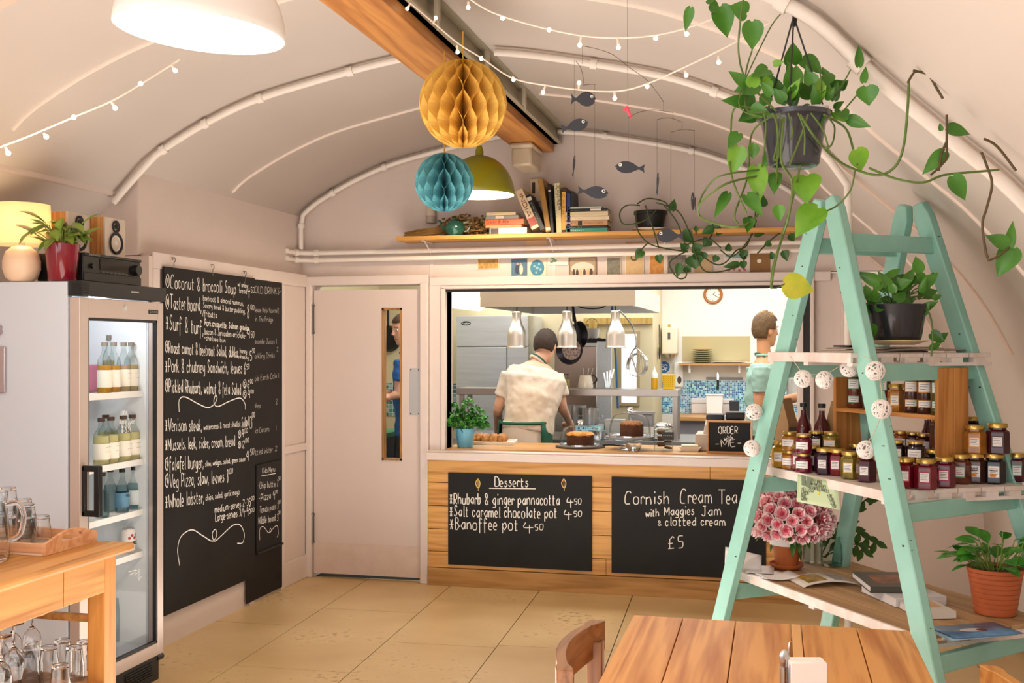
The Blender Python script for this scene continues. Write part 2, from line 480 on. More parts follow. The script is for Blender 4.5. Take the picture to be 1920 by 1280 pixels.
r2 = nt.nodes.new('ShaderNodeValToRGB'); r2.color_ramp.elements[0].position = .335; r2.color_ramp.elements[1].position = .43
r2.color_ramp.elements[0].color = (1, 1, 1, 1); r2.color_ramp.elements[1].color = (.45, .38, .3, 1)
Lk(mul.outputs[0], r2.inputs[0])
mx = nt.nodes.new('ShaderNodeMixRGB'); mx.blend_type = 'MULTIPLY'; mx.inputs[0].default_value = .8
Lk(r1.outputs[0], mx.inputs[1]); Lk(r2.outputs[0], mx.inputs[2]); Lk(mx.outputs[0], b.inputs['Base Color'])
b.inputs['Roughness'].default_value = .38
mb = MB()
mb.cur = 1; mb.bx((-4.6, -3.0, -.06), (3.0, 12.4, -.008)); mb.cur = 0
R = Matrix.Rotation(math.radians(2.4), 3, 'Z'); piv = V((-2.707, 7.02, 0))
for ci in range(-3, 8):
    xa = ci * .607; yb = 0.06
    off = {0: -.82, 1: -1.47, 2: -.2, 3: -1.3}.get(ci, -.5 - .37 * (ci % 3))
    cuts = [yb] + [off - 1.22 * k for k in range(9)]
    for y1, y0 in zip(cuts, cuts[1:]):
        c = V((xa + .3035, (y0 + y1) / 2, -.01)); c = R @ c + piv
        mb.box(c, (.602, y1 - y0 - .005, .02), R)
struct(mb, 'floor', [floorm, darkm], smooth=False)

# end wall with the serving hatch and the kitchen door
HX0, HX1, HZ0, HZ1 = -2.142, .139, .87, 1.975
DX0, DX1, DZ = -3.10, -2.32, 2.0
mb = MB()
T = Matrix.Translation((0, YW, 0)) @ Matrix.Rotation(PI / 2, 4, 'X')    # local xy -> xz, extrude to -y
def wallprism(poly): mb.prism(poly, -.12, 0, T)
top = [(x, z) for x, z in full if z >= 2.06]
zl = 2.06
xl = XM - 2.15
wallprism([(xl, zl)] + top + [(XM + 2.15, zl)])
mb.bx((-3.65, YW, 0), (DX0 - .0, YW + .12, 2.06)); mb.bx((DX0, YW, DZ + .012), (DX1, YW + .12, 2.06))
mb.bx((DX1, YW, 0), (HX0, YW + .12, 2.06)); mb.bx((HX0, YW, 0), (HX1, YW + .12, HZ0)); mb.bx((HX0, YW, HZ1), (HX1, YW + .12, 2.06))
rightp = [(HX1, 2.06)] + [(x, z) for x, z in full if x > HX1 and z < 2.06] + [(HX1, 0)]
wallprism(rightp)
struct(mb, 'wall_back', wallm, smooth=False)

# left wall: panelled part by the boards and a recess behind the fridge
mb = MB()
mb.bx((-3.30, 5.08, 0), (-3.15, YW, 2.08)); mb.bx((-3.45, 5.05, 2.07), (-3.2, YW, 2.62))
mb.bx((-3.75, 5.05, 0), (-3.14, 5.12, 2.06)); mb.bx((-3.75, 5.045, 2.065), (-3.205, 5.12, 2.6))
mb.bx((-3.72, Y0, 0), (-3.62, 5.06, 2.12))
struct(mb, 'wall_left', wallm, smooth=False)
mb = MB()
mb.bx((-3.33, Y0, 2.365), (-3.295, 5.0, 2.395))
struct(mb, 'trim_1', trimm, bevel=.006)
mb = MB()   # frame round the menu boards
mb.bx((-3.15, 5.085, 2.0), (-3.135, 7.0, 2.085)); mb.bx((-3.15, 5.085, 0), (-3.135, 5.15, 2.0)); mb.bx((-3.15, 6.60, 0), (-3.135, 6.66, 2.0))
mb.bx((-3.15, 6.17, 0), (-3.14, 6.24, .6)); mb.bx((-3.15, 6.66, .88), (-3.138, 7.03, .93)); mb.bx((-3.15, 6.66, 0), (-3.14, 7.03, .16))
struct(mb, 'trim_2', trimm, bevel=.004)

# door frame, hatch frame
mb = MB()
mb.bx((DX0 - .045, 7.0, 0), (DX0 - .004, 7.06, 2.02)); mb.bx((DX1 + .004, 6.99, 0), (DX1 + .062, 7.06, 2.02)); mb.bx((DX0 - .045, 7.0, 2.012), (DX1 + .062, 7.06, 2.075))
struct(mb, 'trim_3', trimm, bevel=.006)
mb = MB()
mb.bx((HX0 - .115, 7.015, .80), (HX0 - .03, 7.05, 2.06)); mb.bx((HX0 - .03, 7.0, .87), (HX0, 7.16, 1.99)); mb.bx((HX0 - .113, 7.012, HZ1 + .023), (HX1 + .2, 7.05, 2.058))
mb.bx((HX0 - .03, 7.0, HZ1), (HX1 + .03, 7.16, HZ1 + .022)); mb.bx((HX1, 7.0, .87), (HX1 + .035, 7.16, 1.99))
mb.bx((HX1 + .075, 7.0, .0), (HX1 + .10, 7.05, 2.06)); mb.bx((HX1 + .26, 7.0, 0), (HX1 + .31, 7.05, 2.2))
struct(mb, 'trim_4', trimm, bevel=.005)
mb = MB()
mb.bx((HX0, 7.02, HZ1 - .018), (HX1, 7.05, HZ1)); mb.bx((HX1 + .037, 7.01, .87), (HX1 + .073, 7.05, 2.0))  # top strip is black rubber; upright strip paints the gap by the frame dark
struct(mb, 'trim_5', M('rubber_strip', '#26221e', .6), smooth=False)

# kitchen door
doorm = M('door_paint', '#d6c5bd', 0.4, var=0.03, scale=4, bump=.05)
door = thing('door_1', None, None, (DX0, 7.03, 0)); door['kind'] = 'structure'
mb = MB(); W = DX1 - DX0
px0, px1, pz0, pz1 = .503, .645, .82, 1.852
mb.bx((.004, 0, .03), (px0, .045, DZ - .02)); mb.bx((px1, 0, .03), (W - .004, .045, DZ - .02)); mb.bx((px0, 0, .03), (px1, .045, pz0)); mb.bx((px0, 0, pz1), (px1, .045, DZ - .02))
mb.build('door_leaf', doorm, door, smooth=False)
mb = MB(); mb.bx((.004, -.004, .03), (W - .004, 0, .245)); mb.build('kick_plate', M('kick_plate_paint', '#d8c3b8', .4, var=.16, scale=9, hex2='#cfb8ab'), door, bevel=.001)
mb = MB(); t_ = .012
for lo, hi in (((px0, pz0), (px0 + t_, pz1)), ((px1 - t_, pz0), (px1, pz1)), ((px0, pz0), (px1, pz0 + t_)), ((px0, pz1 - t_), (px1, pz1))):
    mb.bx((lo[0], -.006, lo[1]), (hi[0], .05, hi[1]))
fr = mb.build('vision_panel_frame', WOOD('door_bead', '#6e4a25', '#a8783f', 'z', 2), door, smooth=False)
mb = MB(); mb.bx((px0 + t_, .02, pz0 + t_), (px1 - t_, .024, pz1 - t_)); mb.build('glass', GLASS('clear_pane'), fr, smooth=False)
mb = MB(); mb.bx((.70, -.003, 1.13), (.775, 0, 1.445)); pp = mb.build('push_plate', M('satin_plate', '#c9c7c6', .35, metal=.6), door, bevel=.001)
for x in (.71, .765):
    for z in (1.14, 1.435):
        mb = MB(); mb.cyl((x, -.005, z), (x, -.002, z), .004, n=8); mb.build('screw', darkm, pp)
for z in (.34, 1.78):
    mb = MB(); mb.cyl((.0, -.012, z - .09), (.0, -.012, z + .09), .011, n=12)
    for q in (-.095, .095): mb.cyl((0, -.012, z + q - .006), (0, -.012, z + q + .006), .014, n=12)
    mb.build('hinge', M('old_steel', '#77706a', .35, metal=.9), door)

# ridge beam: a timber plank on a steel joist
beam = thing('roof_beam', 'orange timber and grey steel beam along the ridge of the vaulted ceiling', 'beam', (XM, 2.15, 2.86)); beam['kind'] = 'thing'
mb = MB(); mb.bx((-.125, -2.0, 0), (.10, 4.86, .055)); mb.build('timber_plank', WOOD('beam_wood', '#a5662a', '#cf8f48', 'y', .7, .5), beam, smooth=False, bevel=.004)
mb = MB(); mb.bx((.075, -2.0, .056), (.125, 4.88, .17)); mb.bx((-.10, -2.0, .056), (.15, 4.88, .068)); mb.bx((-.1, -2.0, .15), (.175, 4.88, .165))
mb.build('steel_joist', M('joist_paint', '#a59c86', .45, var=.15, scale=6), beam, smooth=False)
for y in (1.0, 2.1, 2.9, 3.7):
    mb = MB(); mb.bx((.152, y, .06), (.17, y + .035, .16)); mb.cyl((.165, y + .017, .02), (.165, y + .017, .06), .006, n=8)
    mb.build('joist_clip', M('joist_clip', '#b9ae98', .5), beam)
mb = MB()
mb.box((-.03, 4.62, -.085), (.13, .30, .12)); mb.box((-.03, 4.62, -.018), (.15, .34, .034))
bl = mb.build('bulkhead_light', M('bulkhead_glass', '#c9b9a0', .25, spec=.6), None, bevel=.02)
bl.location = beam.location; tag(bl, 'clouded bulkhead light screwed under the far end of the ridge beam', 'light')

# conduits bent round the vault, sheet seams
def arc(d0, d1, Y, inset, k=1):
    pts = []
    for d, z in [(-a, z) for a, z in reversed(SP)] + SP[1:]:
        if d0 <= d <= d1:
            nx = d / 2.6; L_ = math.hypot(nx, 1)
            pts.append(V((XM + d - nx / L_ * inset, Y, z - inset / L_)))
    return pts
def conduit(name, label, pts, r, clips=()):
    mb = MB(); mb.tube(pts, r, 10)
    o = mb.build(name, pipem); tag(o, label, 'pipe')
    for i in clips:
        mb = MB()
        p = pts[min(i, len(pts) - 2)]; q = pts[min(i, len(pts) - 2) + 1]; d = (q - p).normalized()
        mb.cyl(p - d * r * .9, p + d * r * .9, r * 1.45, n=10); mb.build('clip', pipem, o)
    return o
P = arc(-1.62, -.14, 5.0, .03)
conduit('conduit_pipe', 'cream conduit bent along the vault left of the beam, ending above the amplifier', [V((-3.30, 4.98, 2.33)), V((-3.22, 4.99, 2.42))] + P, .017, (3, 8, 13, 18))
P = arc(.18, 1.76, 5.0, .03)
conduit('conduit_pipe', 'cream conduit crossing the vault and dropping behind the green ladder', P + [V((.31, 5.0, 2.3)), V((.315, 5.0, 2.2)), V((.315, 5.0, 0.0))], .017, (6, 13))
P = arc(-1.72, -.14, 6.98, .03)
conduit('conduit_pipe', 'cream conduit over the far wall, left of the beam, down to two pipes', [V((-3.17, 6.98, 2.26)), V((-3.17, 6.98, 2.42))] + [p for p in P if p.x > -3.16], .017, (1, 7, 14))
P = arc(.12, 1.75, 6.98, .03)
conduit('conduit_pipe', 'cream conduit curving over the far end wall, right of the beam, above the trailing plants', P, .017, (4, 10, 15))
P = arc(.75, 2.5, 3.27, .035)
conduit('conduit_pipe', 'thick white conduit on the vault at far right with vines twined on it', P, .021, (5, 12, 17))
mb = MB()
for Y in (4.05, 6.0):
    for d0, d1 in ((-1.7, -.14), (.18, 2.6)):
        mb.strip(arc(d0, d1, Y, .004), .014, .01)
struct(mb, 'trim_6', M('seam_paint', '#f6e6da', .4), smooth=False)
mb = MB()
for Y in (5.06, 3.33, 7.02):
    for d0, d1 in ((-1.7, -.14), (.18, 2.5)):
        mb.strip(arc(d0, d1, Y, .004), .05, .008)
struct(mb, 'trim_7', M('rib_paint', '#e2cbb9', .5), smooth=False)
# two level pipes on the end wall
for nm, z, r, x1 in (('upper', 2.235, .017, .16), ('lower', 2.185, .016, .16)):
    pts = [V((-3.19, 6.80, z)), V((-3.185, 6.93, z)), V((-3.12, 6.99, z)), V((-2.98, 7.0, z)), V((x1, 7.0, z + .004))]
    pts = [pts[0]] + smooth_path(pts[:4], 5)[1:] + [pts[4]]
    conduit('wall_pipe', f'{nm} of the two level cream pipes along the end wall under the book shelf', pts, r, (5, 12))

# ---------------------------------------------------------------- kitchen shell
kw = M('kitchen_wall', '#f3ede2', 0.5, var=.02, scale=3)
mb = MB(); mb.bx((-4.4, 10.6, 0), (-1.144, 12.1, 2.6)); struct(mb, 'wall_kitchen_left_back', M('kitchen_cream', '#e2d3ac', .5, var=.03, scale=3), smooth=False)
mb = MB(); mb.bx((-1.144, 11.5, 0), (2.6, 11.6, 2.6)); struct(mb, 'wall_kitchen_back', kw, smooth=False)
mb = MB(); mb.bx((1.25, 7.17, 0), (1.35, 11.5, 2.6)); struct(mb, 'wall_kitchen_right', kw, smooth=False)
mb = MB(); mb.bx((-4.05, 7.17, 0), (-3.95, 10.6, 2.6)); struct(mb, 'wall_kitchen_left', M('kitchen_cream'), smooth=False)
mb = MB(); mb.bx((-4.4, 7.17, 2.6), (2.6, 12.1, 2.68)); struct(mb, 'ceiling_kitchen', kw, smooth=False)
# ================================================================ LEFT SIDE
glass = M('drinking_glass', '#ffffff', 0.0, trans=1.0, ior=1.45)
pane = GLASS('clear_pane')
cream_board = M('cream_board', '#f3ead2', .6)
chalk = M('chalk', '#e9e4dc', .9)
chalk_dim = M('faint_chalk', '#c4beb5', .9)
slate = M('chalkboard', '#131211', .6, scale=3.5, hex2='#1b1a19', spec=.3)

def tumbler_mesh(h=.095, r0=.029, r1=.036, flip=False):
    mb = MB(); t = .0025
    p = [(0, 0), (r0 * .96, 0), (r0, .003), (r0 + (r1 - r0) * .35, h * .35), (r1 * .995, h * .55), (r1, h - .001), (r1 - t * .5, h), (r1 - t, h - .001), (r1 - t * 1.2, h * .55), (r0 - t * .6, .012), (0, .009)]
    if flip: p = [(r, h - z) for r, z in p]
    mb.lathe(p, n=20); return mb.mesh('tumbler', glass)

# ---- display fridge
fr_white = M('fridge_white', '#ccd3de', .35, var=.015, scale=2)
fr_in = M('fridge_lining', '#dfe6ea', .4)
fr_frame = M('fridge_frame', '#c7b6ac', .32, metal=.35)
F = thing('display_fridge', 'tall white glass-door drinks fridge standing beside the menu chalkboards', 'fridge', (-2.85, 4.06, 0))
D, W_, H_ = .62, .65, 1.868
mb = MB(); t = .035
mb.bx((-D, 0, .12), (-.06, t, H_)); mb.bx((-D, W_ - t, .12), (-.06, W_, H_)); mb.bx((-D, t, .12), (-D + t, W_ - t, H_)); mb.bx((-D, t, H_ - .06), (-.06, W_ - t, H_)); mb.bx((-D, t, .12), (-.06, W_ - t, .17))
mb.build('cabinet', [fr_white], F, smooth=False, bevel=.004)
mb = MB(); mb.bx((-D + .04, t, .17), (-D + .045, W_ - t, H_ - .06)); mb.bx((-D + .04, t, .17), (-.07, t + .003, H_ - .06)); mb.bx((-D + .04, W_ - t - .003, .17), (-.07, W_ - t, H_ - .06))
mb.build('lining', fr_in, F, smooth=False)
mb = MB(); mb.bx((-.055, -.003, 1.806), (.012, W_ + .003, H_ + .002))
for i in range(6): mb.bx((-.04, -.006, 1.812 + i * .009), (.016, .05, 1.817 + i * .009))
tp = mb.build('top_panel', M('black_plastic', '#1c1c1d', .4), F, smooth=False, bevel=.003)
mb = MB(); mb.bx((.012, .36, 1.835), (.0135, .42, 1.843)); mb.build('maker_badge', M('badge_silver', '#b7b3b0', .3, metal=.8), tp, smooth=False)
mb = MB(); mb.bx((-D + .03, .02, 0), (-.02, W_ - .01, .12))
for i in range(6): mb.bx((-.02, .36, .03 + i * .012), (-.014, .58, .036 + i * .012))
mb.build('base_grille', M('black_plastic'), F, smooth=False)
mb = MB(); mb.cyl((-.03, W_ - .02, .10), (-.03, W_ + .03, .10), .016, n=12); mb.build('door_pivot', M('black_plastic'), F)
d = MB(); s_ = .062; z0, z1 = .125, 1.80
d.bx((-.05, .0, z0), (0, s_, z1)); d.bx((-.05, W_ - .05, z0), (0, W_, z1)); d.bx((-.05, s_, z0), (0, W_ - .05, z0 + .06)); d.bx((-.05, s_, z1 - .085), (0, W_ - .05, z1))
door_f = d.build('door', fr_frame, F, smooth=False, bevel=.003)
mb = MB(); mb.bx((-.03, s_, z0 + .06), (-.024, W_ - .05, z1 - .085)); mb.build('glass', pane, door_f, smooth=False)
mb = MB(); g = .012; y0, y1, a0, a1 = s_, W_ - .05, z0 + .06, z1 - .085
mb.bx((-.02, y0, a0), (-.002, y0 + g * .5, a1)); mb.bx((-.02, y1 - g, a0), (-.002, y1, a1)); mb.bx((-.02, y0, a0), (-.002, y1, a0 + g)); mb.bx((-.02, y0, a1 - g), (-.002, y1, a1))
mb.build('door_gasket', M('black_plastic'), door_f, smooth=False)
mb = MB(); mb.bx((0, .012, 1.062), (.075, .034, 1.087)); mb.bx((0, .012, .872), (.075, .034, .897)); mb.bx((.058, .010, .872), (.085, .036, 1.087)); mb.bx((0, .012, .872), (.014, .034, 1.087))
mb.build('handle', M('handle_black', '#0e0e0e', .4), door_f, bevel=.004)
mb = MB(); mb.cyl((-.001, .33, 1.765), (.004, .33, 1.765), .012, n=16); mb.build('lock', chrome, door_f)
mb = MB(); mb.bx((-.001, .52, 1.745), (.002, .60, 1.763)); bdg = mb.build('name_plate', M('black_plastic'), door_f, smooth=False)
mb = MB(); write(mb, 'GAMKO', (.0024, .528, 1.75), (.0024, .594, 1.75), .008, .0014, (1, 0, 0)); mb.build('plate_lettering', M('badge_silver'), bdg, normals=False)
mb = MB()   # white pen on the glass door
def fy(px, py): return onX(px, py, -2.85 - .022) - V((-2.85, 4.06, 0))
for tx, a, b_, h in (('LOCAL', (227, 777), (240, 777), 7), ('Apple Juice', (224, 795), (252, 793), 9), ('#-2.00', (228, 803), (246, 801), 6), ('#-3.75', (228, 811), (246, 809), 6)):
    A_, B_ = fy(*a), fy(*b_); write(mb, tx, A_, B_, h * 5 / FOC, .0022, (1, 0, 0))
for pl in ([(241, 1072), (255, 1068), (260, 1072), (252, 1078)], [(242, 1078), (254, 1072)], [(261, 1066), (261, 1088)], [(258, 1082), (261, 1088), (265, 1080)]):
    ribbon(mb, [fy(*p) for p in pl], .002, V((1, 0, 0)))
mb.build('pen_lettering', chalk, door_f, normals=False)
SHZ = [1.375, 1.05, .81, .61]
for z in SHZ:
    mb = MB()
    for i in range(22): mb.cyl((-D + .05, .05 + i * .026, z - .004), (-.09, .05 + i * .026, z - .004), .0018, n=5)
    mb.bx((-.092, .04, z - .022), (-.085, W_ - .04, z + .006)); mb.bx((-.4, .04, z - .012), (-.395, W_ - .04, z - .006))
    mb.build('wire_shelf', M('shelf_white', '#eeeeea', .4), F, smooth=False)
fl_ = point('fridge_lamp', (-.12, .3, 1.78), 3.2, (.95, .98, 1), .04, F)

def fpos(px, X, z):
    p = onX(px, 0, X); return (X, p.y, z)
def bottle(name, label, loc, h, r, liquid, cap, lab=None, fill=.6, group=None, neck=.35, txt=None, rz=0, labz=(.12, .46), src={}):
    key = (h, r, liquid, cap, lab, fill, neck, txt)
    b = thing(name, label, 'bottle', loc, rz, group)
    if key not in src:
        nr = r * .36
        mb = MB(); p = [(0, 0), (r * .93, 0), (r, .006), (r, h * (1 - neck) - .02), (r * .92, h * (1 - neck)), (nr * 1.3, h * (1 - neck * .66)), (nr, h * (1 - neck * .5)), (nr, h * .97), (nr * .7, h * .97)]
        mb.lathe(p, n=18); gm = mb.mesh('glass_body', GLASS('bottle_glass', '#eef3f2', .1))
        mb = MB(); q = [(0, .004)] + [(a * .93, z_) for a, z_ in p[1:7] if z_ < h * fill]
        lastr = q[-1][0]; q += [(lastr, h * fill), (0, h * fill)]; q[1] = (q[1][0], .004)
        mb.lathe(q, n=18); lm = mb.mesh('liquid', liquid)
        mb = MB(); mb.lathe([(0, h * .92), (nr * 1.3, h * .92), (nr * 1.3, h), (0, h + .001)], n=16); cm = mb.mesh('cap', cap)
        am = None; tm = None
        if lab:
            mb = MB(); mb.lathe([(r * 1.015, h * labz[0]), (r * 1.015, h * labz[1])], n=18); am = mb.mesh('paper_label', lab)
        if txt:
            mb = MB()
            for i, tx in enumerate(txt):
                write(mb, tx, (r * 1.05, -r * .55, h * (.36 - .1 * i)), (r * 1.05, r * .55, h * (.36 - .1 * i)), h * .055, .0014, (1, 0, 0))
            tm = mb.mesh('label_print', M('label_ink', '#33302c', .8), normals=False)
        src[key] = (gm, lm, cm, am, tm)
    gm, lm, cm, am, tm = src[key]
    link('glass_body', gm, b); link('liquid', lm, b); link('cap', cm, b)
    if am:
        ao = link('paper_label', am, b)
        if tm: link('label_print', tm, ao)
    return b
amber = M('orange_juice', '#d9962a', .3); pale = M('apple_juice', '#d8cd95', .3); water = GLASS('water_in_bottle', '#d3e2e6', .25); rhub = M('ginger_juice', '#c4a77b', .3)
papr = M('label_paper', '#f1eddf', .6); gcap = M('bottle_cap_grey', '#7d766c', .4); bcap = M('bottle_cap_black', '#161616', .4); brcap = M('bottle_cap_brown', '#4a342a', .4)
place_w = ['first', 'second', 'third', 'fourth', 'fifth', 'sixth', 'seventh', 'eighth']
for i, (px, X, liq) in enumerate(((196, -2.985, amber), (213, -2.985, amber), (232, -2.985, rhub), (246, -2.985, rhub), (205, -3.12, rhub), (226, -3.12, amber))):
    bottle('juice_bottle', f'{"orange" if liq is amber else "brown"} juice bottle on the fridge top shelf, {["nearest the handle","second in front row","third in front row","farthest in front row","left one of back row","right one of back row"][i]}',
           fpos(px, X, 1.376), .235 if i != 4 else .27, .032, liq, gcap, papr, .55, 'juice bottles on the top fridge shelf', txt=('-----', '---') if i in (2, 3) else None)
mb = MB(); mb.bx((-.09, -.10, 0), (.09, .10, .13)); o = mb.build('plastic_tub', M('pink_tub', '#b66a86', .4), bevel=.01); o.location = (-3.22, 4.52, 1.376); tag(o, 'pink plastic tub at the back of the fridge top shelf', 'tub')
for i, (px, X) in enumerate(((190, -2.985), (208, -2.985), (231, -2.985), (248, -2.985), (198, -3.1), (218, -3.1), (238, -3.1))):
    bottle('juice_bottle', f'pale apple juice bottle on second fridge shelf, {place_w[i % 4]} in the {"front" if i < 4 else "back"} row', fpos(px, X, 1.051), .215, .036, pale, brcap, papr, .62,
           'apple juice bottles on the second fridge shelf', txt=('-----', '---') if i < 4 else None)
for i, (px, X) in enumerate(((192, -2.985), (207, -3.05), (229, -2.99), (251, -2.99), (220, -3.1))):
    bottle('water_bottle', f'small clear water bottle on third fridge shelf, {["nearest the handle", "second from handle", "middle one with blue label", "farthest from the handle", "behind the blue-labelled one"][i]}',
           fpos(px, X, .811), .205, .031, water, bcap, M('water_label_blue', '#5f8fae', .5) if i == 2 else (M('water_label_clear', '#cfdbdd', .5) if i == 3 else None), .62, 'water bottles on the third fridge shelf', neck=.42, txt=('SPRING',) if i == 2 else None)
canm = M('can_silver', '#c8cdd2', .25, metal=.8); canr = M('can_print', '#e4e0dd', .4); canred = M('can_red', '#a63239', .4); canbl = M('can_blue', '#2e4a63', .4)
for i, (px, X) in enumerate(((240, -2.985), (258, -2.985), (228, -3.08), (246, -3.08))):
    c = thing('drink_can', f'{"white and red" if i < 2 else "dark blue"} drinks can on the fourth fridge shelf, {["behind table corner","nearest the board","left one of back pair","right one of back pair"][i]}', 'can', fpos(px, X, .611), 0, 'cans on the fourth fridge shelf')
    mb = MB(); mb.lathe([(0, .004), (.026, 0), (.033, .01), (.033, .105), (.028, .115), (.026, .115), (.025, .112), (0, .112)], n=18); mb.build('can_body', canr if i < 2 else canbl, c)
    mb = MB(); mb.lathe([(.0265, .116), (.0275, .118), (.0285, .115)], n=18); mb.build('rim', canm, c)
    if i < 2:
        mb = MB()
        for a in range(-2, 3): mb.lathe([(0, 0), (.007, 0), (.007, .001), (0, .001)], (0, 0, 0), 10, Matrix.Translation((.033 * math.cos(a * .4), .033 * math.sin(a * .4), .075 + .012 * (a % 2))) @ Matrix.Rotation(a * .4, 4, 'Z') @ Matrix.Rotation(PI / 2, 4, 'Y'))
        pr = mb.build('printed_cherries', canred, c)
        mb = MB(); write(mb, 'WHOLE', (.0345, -.02, .045), (.0345, .02, .045), .014, .003, (1, 0, 0)); mb.build('can_lettering', M('label_ink'), c, normals=False)
for i, (px, X) in enumerate(((197, -2.99), (214, -3.1))):
    bottle('water_bottle', f'large water bottle on the fridge floor, {["in front, behind the table leg", "behind the other large one"][i]}', fpos(px, X, .172), .30, .042, water, bcap, None, .7, None, neck=.4)

# ---- things on the fridge
L = thing('table_lamp', 'lit table lamp with cream drum shade on top of the fridge', 'lamp', (-3.175, 4.115, 1.871))
mb = MB(); mb.lathe([(0, 0), (.045, 0), (.066, .02), (.078, .055), (.078, .09), (.066, .13), (.04, .152), (.015, .158), (.012, .185), (0, .185)], n=28); mb.build('globe_base', M('lamp_ceramic', '#eccdb0', .35), L)
mb = MB(); mb.lathe([(.121, .16), (.116, .335)], n=32)
sh = bpy.data.materials.new('lamp_shade_fabric'); sh.use_nodes = True; nt = sh.node_tree; nt.nodes.remove(nt.nodes['Principled BSDF'])
dif = nt.nodes.new('ShaderNodeBsdfDiffuse'); dif.inputs[0].default_value = lin('#f3e1bd'); tr = nt.nodes.new('ShaderNodeBsdfTranslucent'); tr.inputs[0].default_value = lin('#f6d9a4')
mxs = nt.nodes.new('ShaderNodeMixShader'); mxs.inputs[0].default_value = .55; nt.links.new(dif.outputs[0], mxs.inputs[1]); nt.links.new(tr.outputs[0], mxs.inputs[2]); nt.links.new(mxs.outputs[0], nt.nodes['Material Output'].inputs[0])
mb.build('shade', sh, L, normals=False)
mb = MB(); mb.ball((0, 0, .235), .03, 14, 9, (1, 1, 1.2)); mb.cyl((0, 0, .185), (0, 0, .21), .013); mb.build('bulb', M('lamp_bulb', '#ffffff', .5, emit='#ffd9a0', estr=12), L)
point('table_lamp_light', (0, 0, .24), 6.5, (1, .76, .48), .035, L)
# peace lily in a red pot
leafm = M('lily_leaf', '#5a7d2e', .35, var=.4, scale=14, hex2='#8c9a3c'); leafd = M('leaf_dark', '#3c6a2a', .35, var=.35, scale=10)
p = onX(116.5, 490, -2.982)
PL = thing('potted_plant', 'leafy plant in a glossy dark red pot on the fridge', 'plant', (p.x, p.y, 1.871))
mb = MB(); mb.lathe([(0, 0), (.055, 0), (.058, .004), (.073, .16), (.070, .162), (.067, .158), (.062, .13), (0, .13)], n=12); mb.build('pot', M('red_glaze', '#7d1226', .15, coat=.6), PL)
mb = MB(); mb.lathe([(0, .136), (.06, .132), (.063, .128)], n=12); mb.build('soil', M('soil', '#2c2018', .9), PL)
mb = MB(); st = MB(); rn = random.Random(5)
for i in range(44):
    a = rn.uniform(0, 2 * PI); e = rn.uniform(.55, 1.45); ln = rn.uniform(.06, .20)
    b0 = V((math.cos(a) * .02, math.sin(a) * .02, .13)); m_ = b0 + V((math.cos(a) * math.cos(e), math.sin(a) * math.cos(e), math.sin(e))) * ln * .7
    tp_ = m_ + V((math.cos(a) * .9, math.sin(a) * .9, rn.uniform(-.5, .8))) * rn.uniform(.07, .11)
    st.tube(smooth_path([b0, (b0 + m_) / 2 + V((0, 0, .01)), m_], 3), .0022, 5)
    leaf(mb, m_, tp_, rn.uniform(.034, .05), V((rn.uniform(-.3, .3), rn.uniform(-.8, 0), 1)), .35, .25, False)
mb.build('foliage', leafm, PL, normals=False); st.build('stems', M('stem_green', '#7c9340', .5), PL)
# amplifier and speakers
A = thing('amplifier', 'black hi-fi amplifier lying on the front of the fridge top', 'amplifier', (-2.925, 4.19, 1.871))
mb = MB(); mb.bx((-.23, 0, .008), (0, .44, .13)); body = mb.build('case', M('amp_black', '#171717', .38), A, bevel=.004)
mb = MB(); mb.bx((0, 0, .008), (.006, .44, .045)); mb.bx((0, .0, .118), (.008, .44, .13)); mb.build('front_trim', M('amp_black'), A, bevel=.002)
mb = MB(); mb.bx((0, .12, .062), (.003, .35, .112)); mb.build('display', M('amp_glass', '#0a0a0c', .08), A, smooth=False)
mb = MB(); mb.cyl((0, .395, .078), (.024, .395, .078), .026, .024, 24); mb.build('volume_knob', M('amp_black'), A)
mb = MB(); mb.cyl((0, .06, .075), (.012, .06, .075), .011, n=14); mb.build('knob', M('amp_black'), A)
for i in range(7):
    mb = MB(); mb.bx((0, .13 + i * .03, .05), (.006, .153 + i * .03, .056)); mb.build('button', M('amp_grey', '#4b4a48', .4), A, smooth=False)
mb = MB(); write(mb, 'SHERWOOD', (.0086, .03, .1205), (.0086, .11, .1205), .007, .0012, (1, 0, 0)); mb.build('maker_lettering', M('badge_silver'), A, normals=False)
for x in (-.2, -.04):
    for y in (.05, .39):
        mb = MB(); mb.cyl((x, y, 0), (x, y, .009), .016, n=12); mb.build('foot', M('amp_black'), A)
def speaker(loc, label, dep=.15):
    s = thing('speaker', label, 'speaker', loc, 0, None)
    mb = MB(); mb.bx((-dep, -.08, 0), (-.004, .08, .185)); mb.build('cabinet', WOOD('speaker_oak', '#a5682f', '#c98f52', 'z', 3, .45, False), s, bevel=.003)
    mb = MB(); mb.bx((-.004, -.08, 0), (.008, .08, .185)); mb.build('baffle', M('speaker_silver', '#c0b3a6', .4, metal=.3), s, bevel=.002)
    mb = MB(); X_ = Matrix.Rotation(PI / 2, 4, 'Y')
    mb.lathe([(.05, .006), (.052, .011), (.048, .014), (.038, .008), (.036, .002)], (.003, 0, .068), 28, X_); mb.lathe([(.028, .005), (.029, .01), (.022, .011), (.015, .004), (0, .003)], (.003, 0, .145), 24, X_)
    mb.build('surround', M('speaker_rubber', '#17161a', .5), s)
    mb = MB(); mb.lathe([(.037, .003), (.03, -.002), (.014, -.003), (.012, .002), (0, .005)], (.008, 0, .068), 24, X_); mb.build('cone', M('speaker_cone', '#cfc9c4', .4), s)
    mb = MB(); mb.ball((.012, 0, .145), .013, 14, 8, (.5, 1, 1)); mb.build('tweeter', M('amp_black'), s)
speaker((-2.985, 4.51, 2.002), 'small oak and silver speaker on the amplifier, nearest the wall')
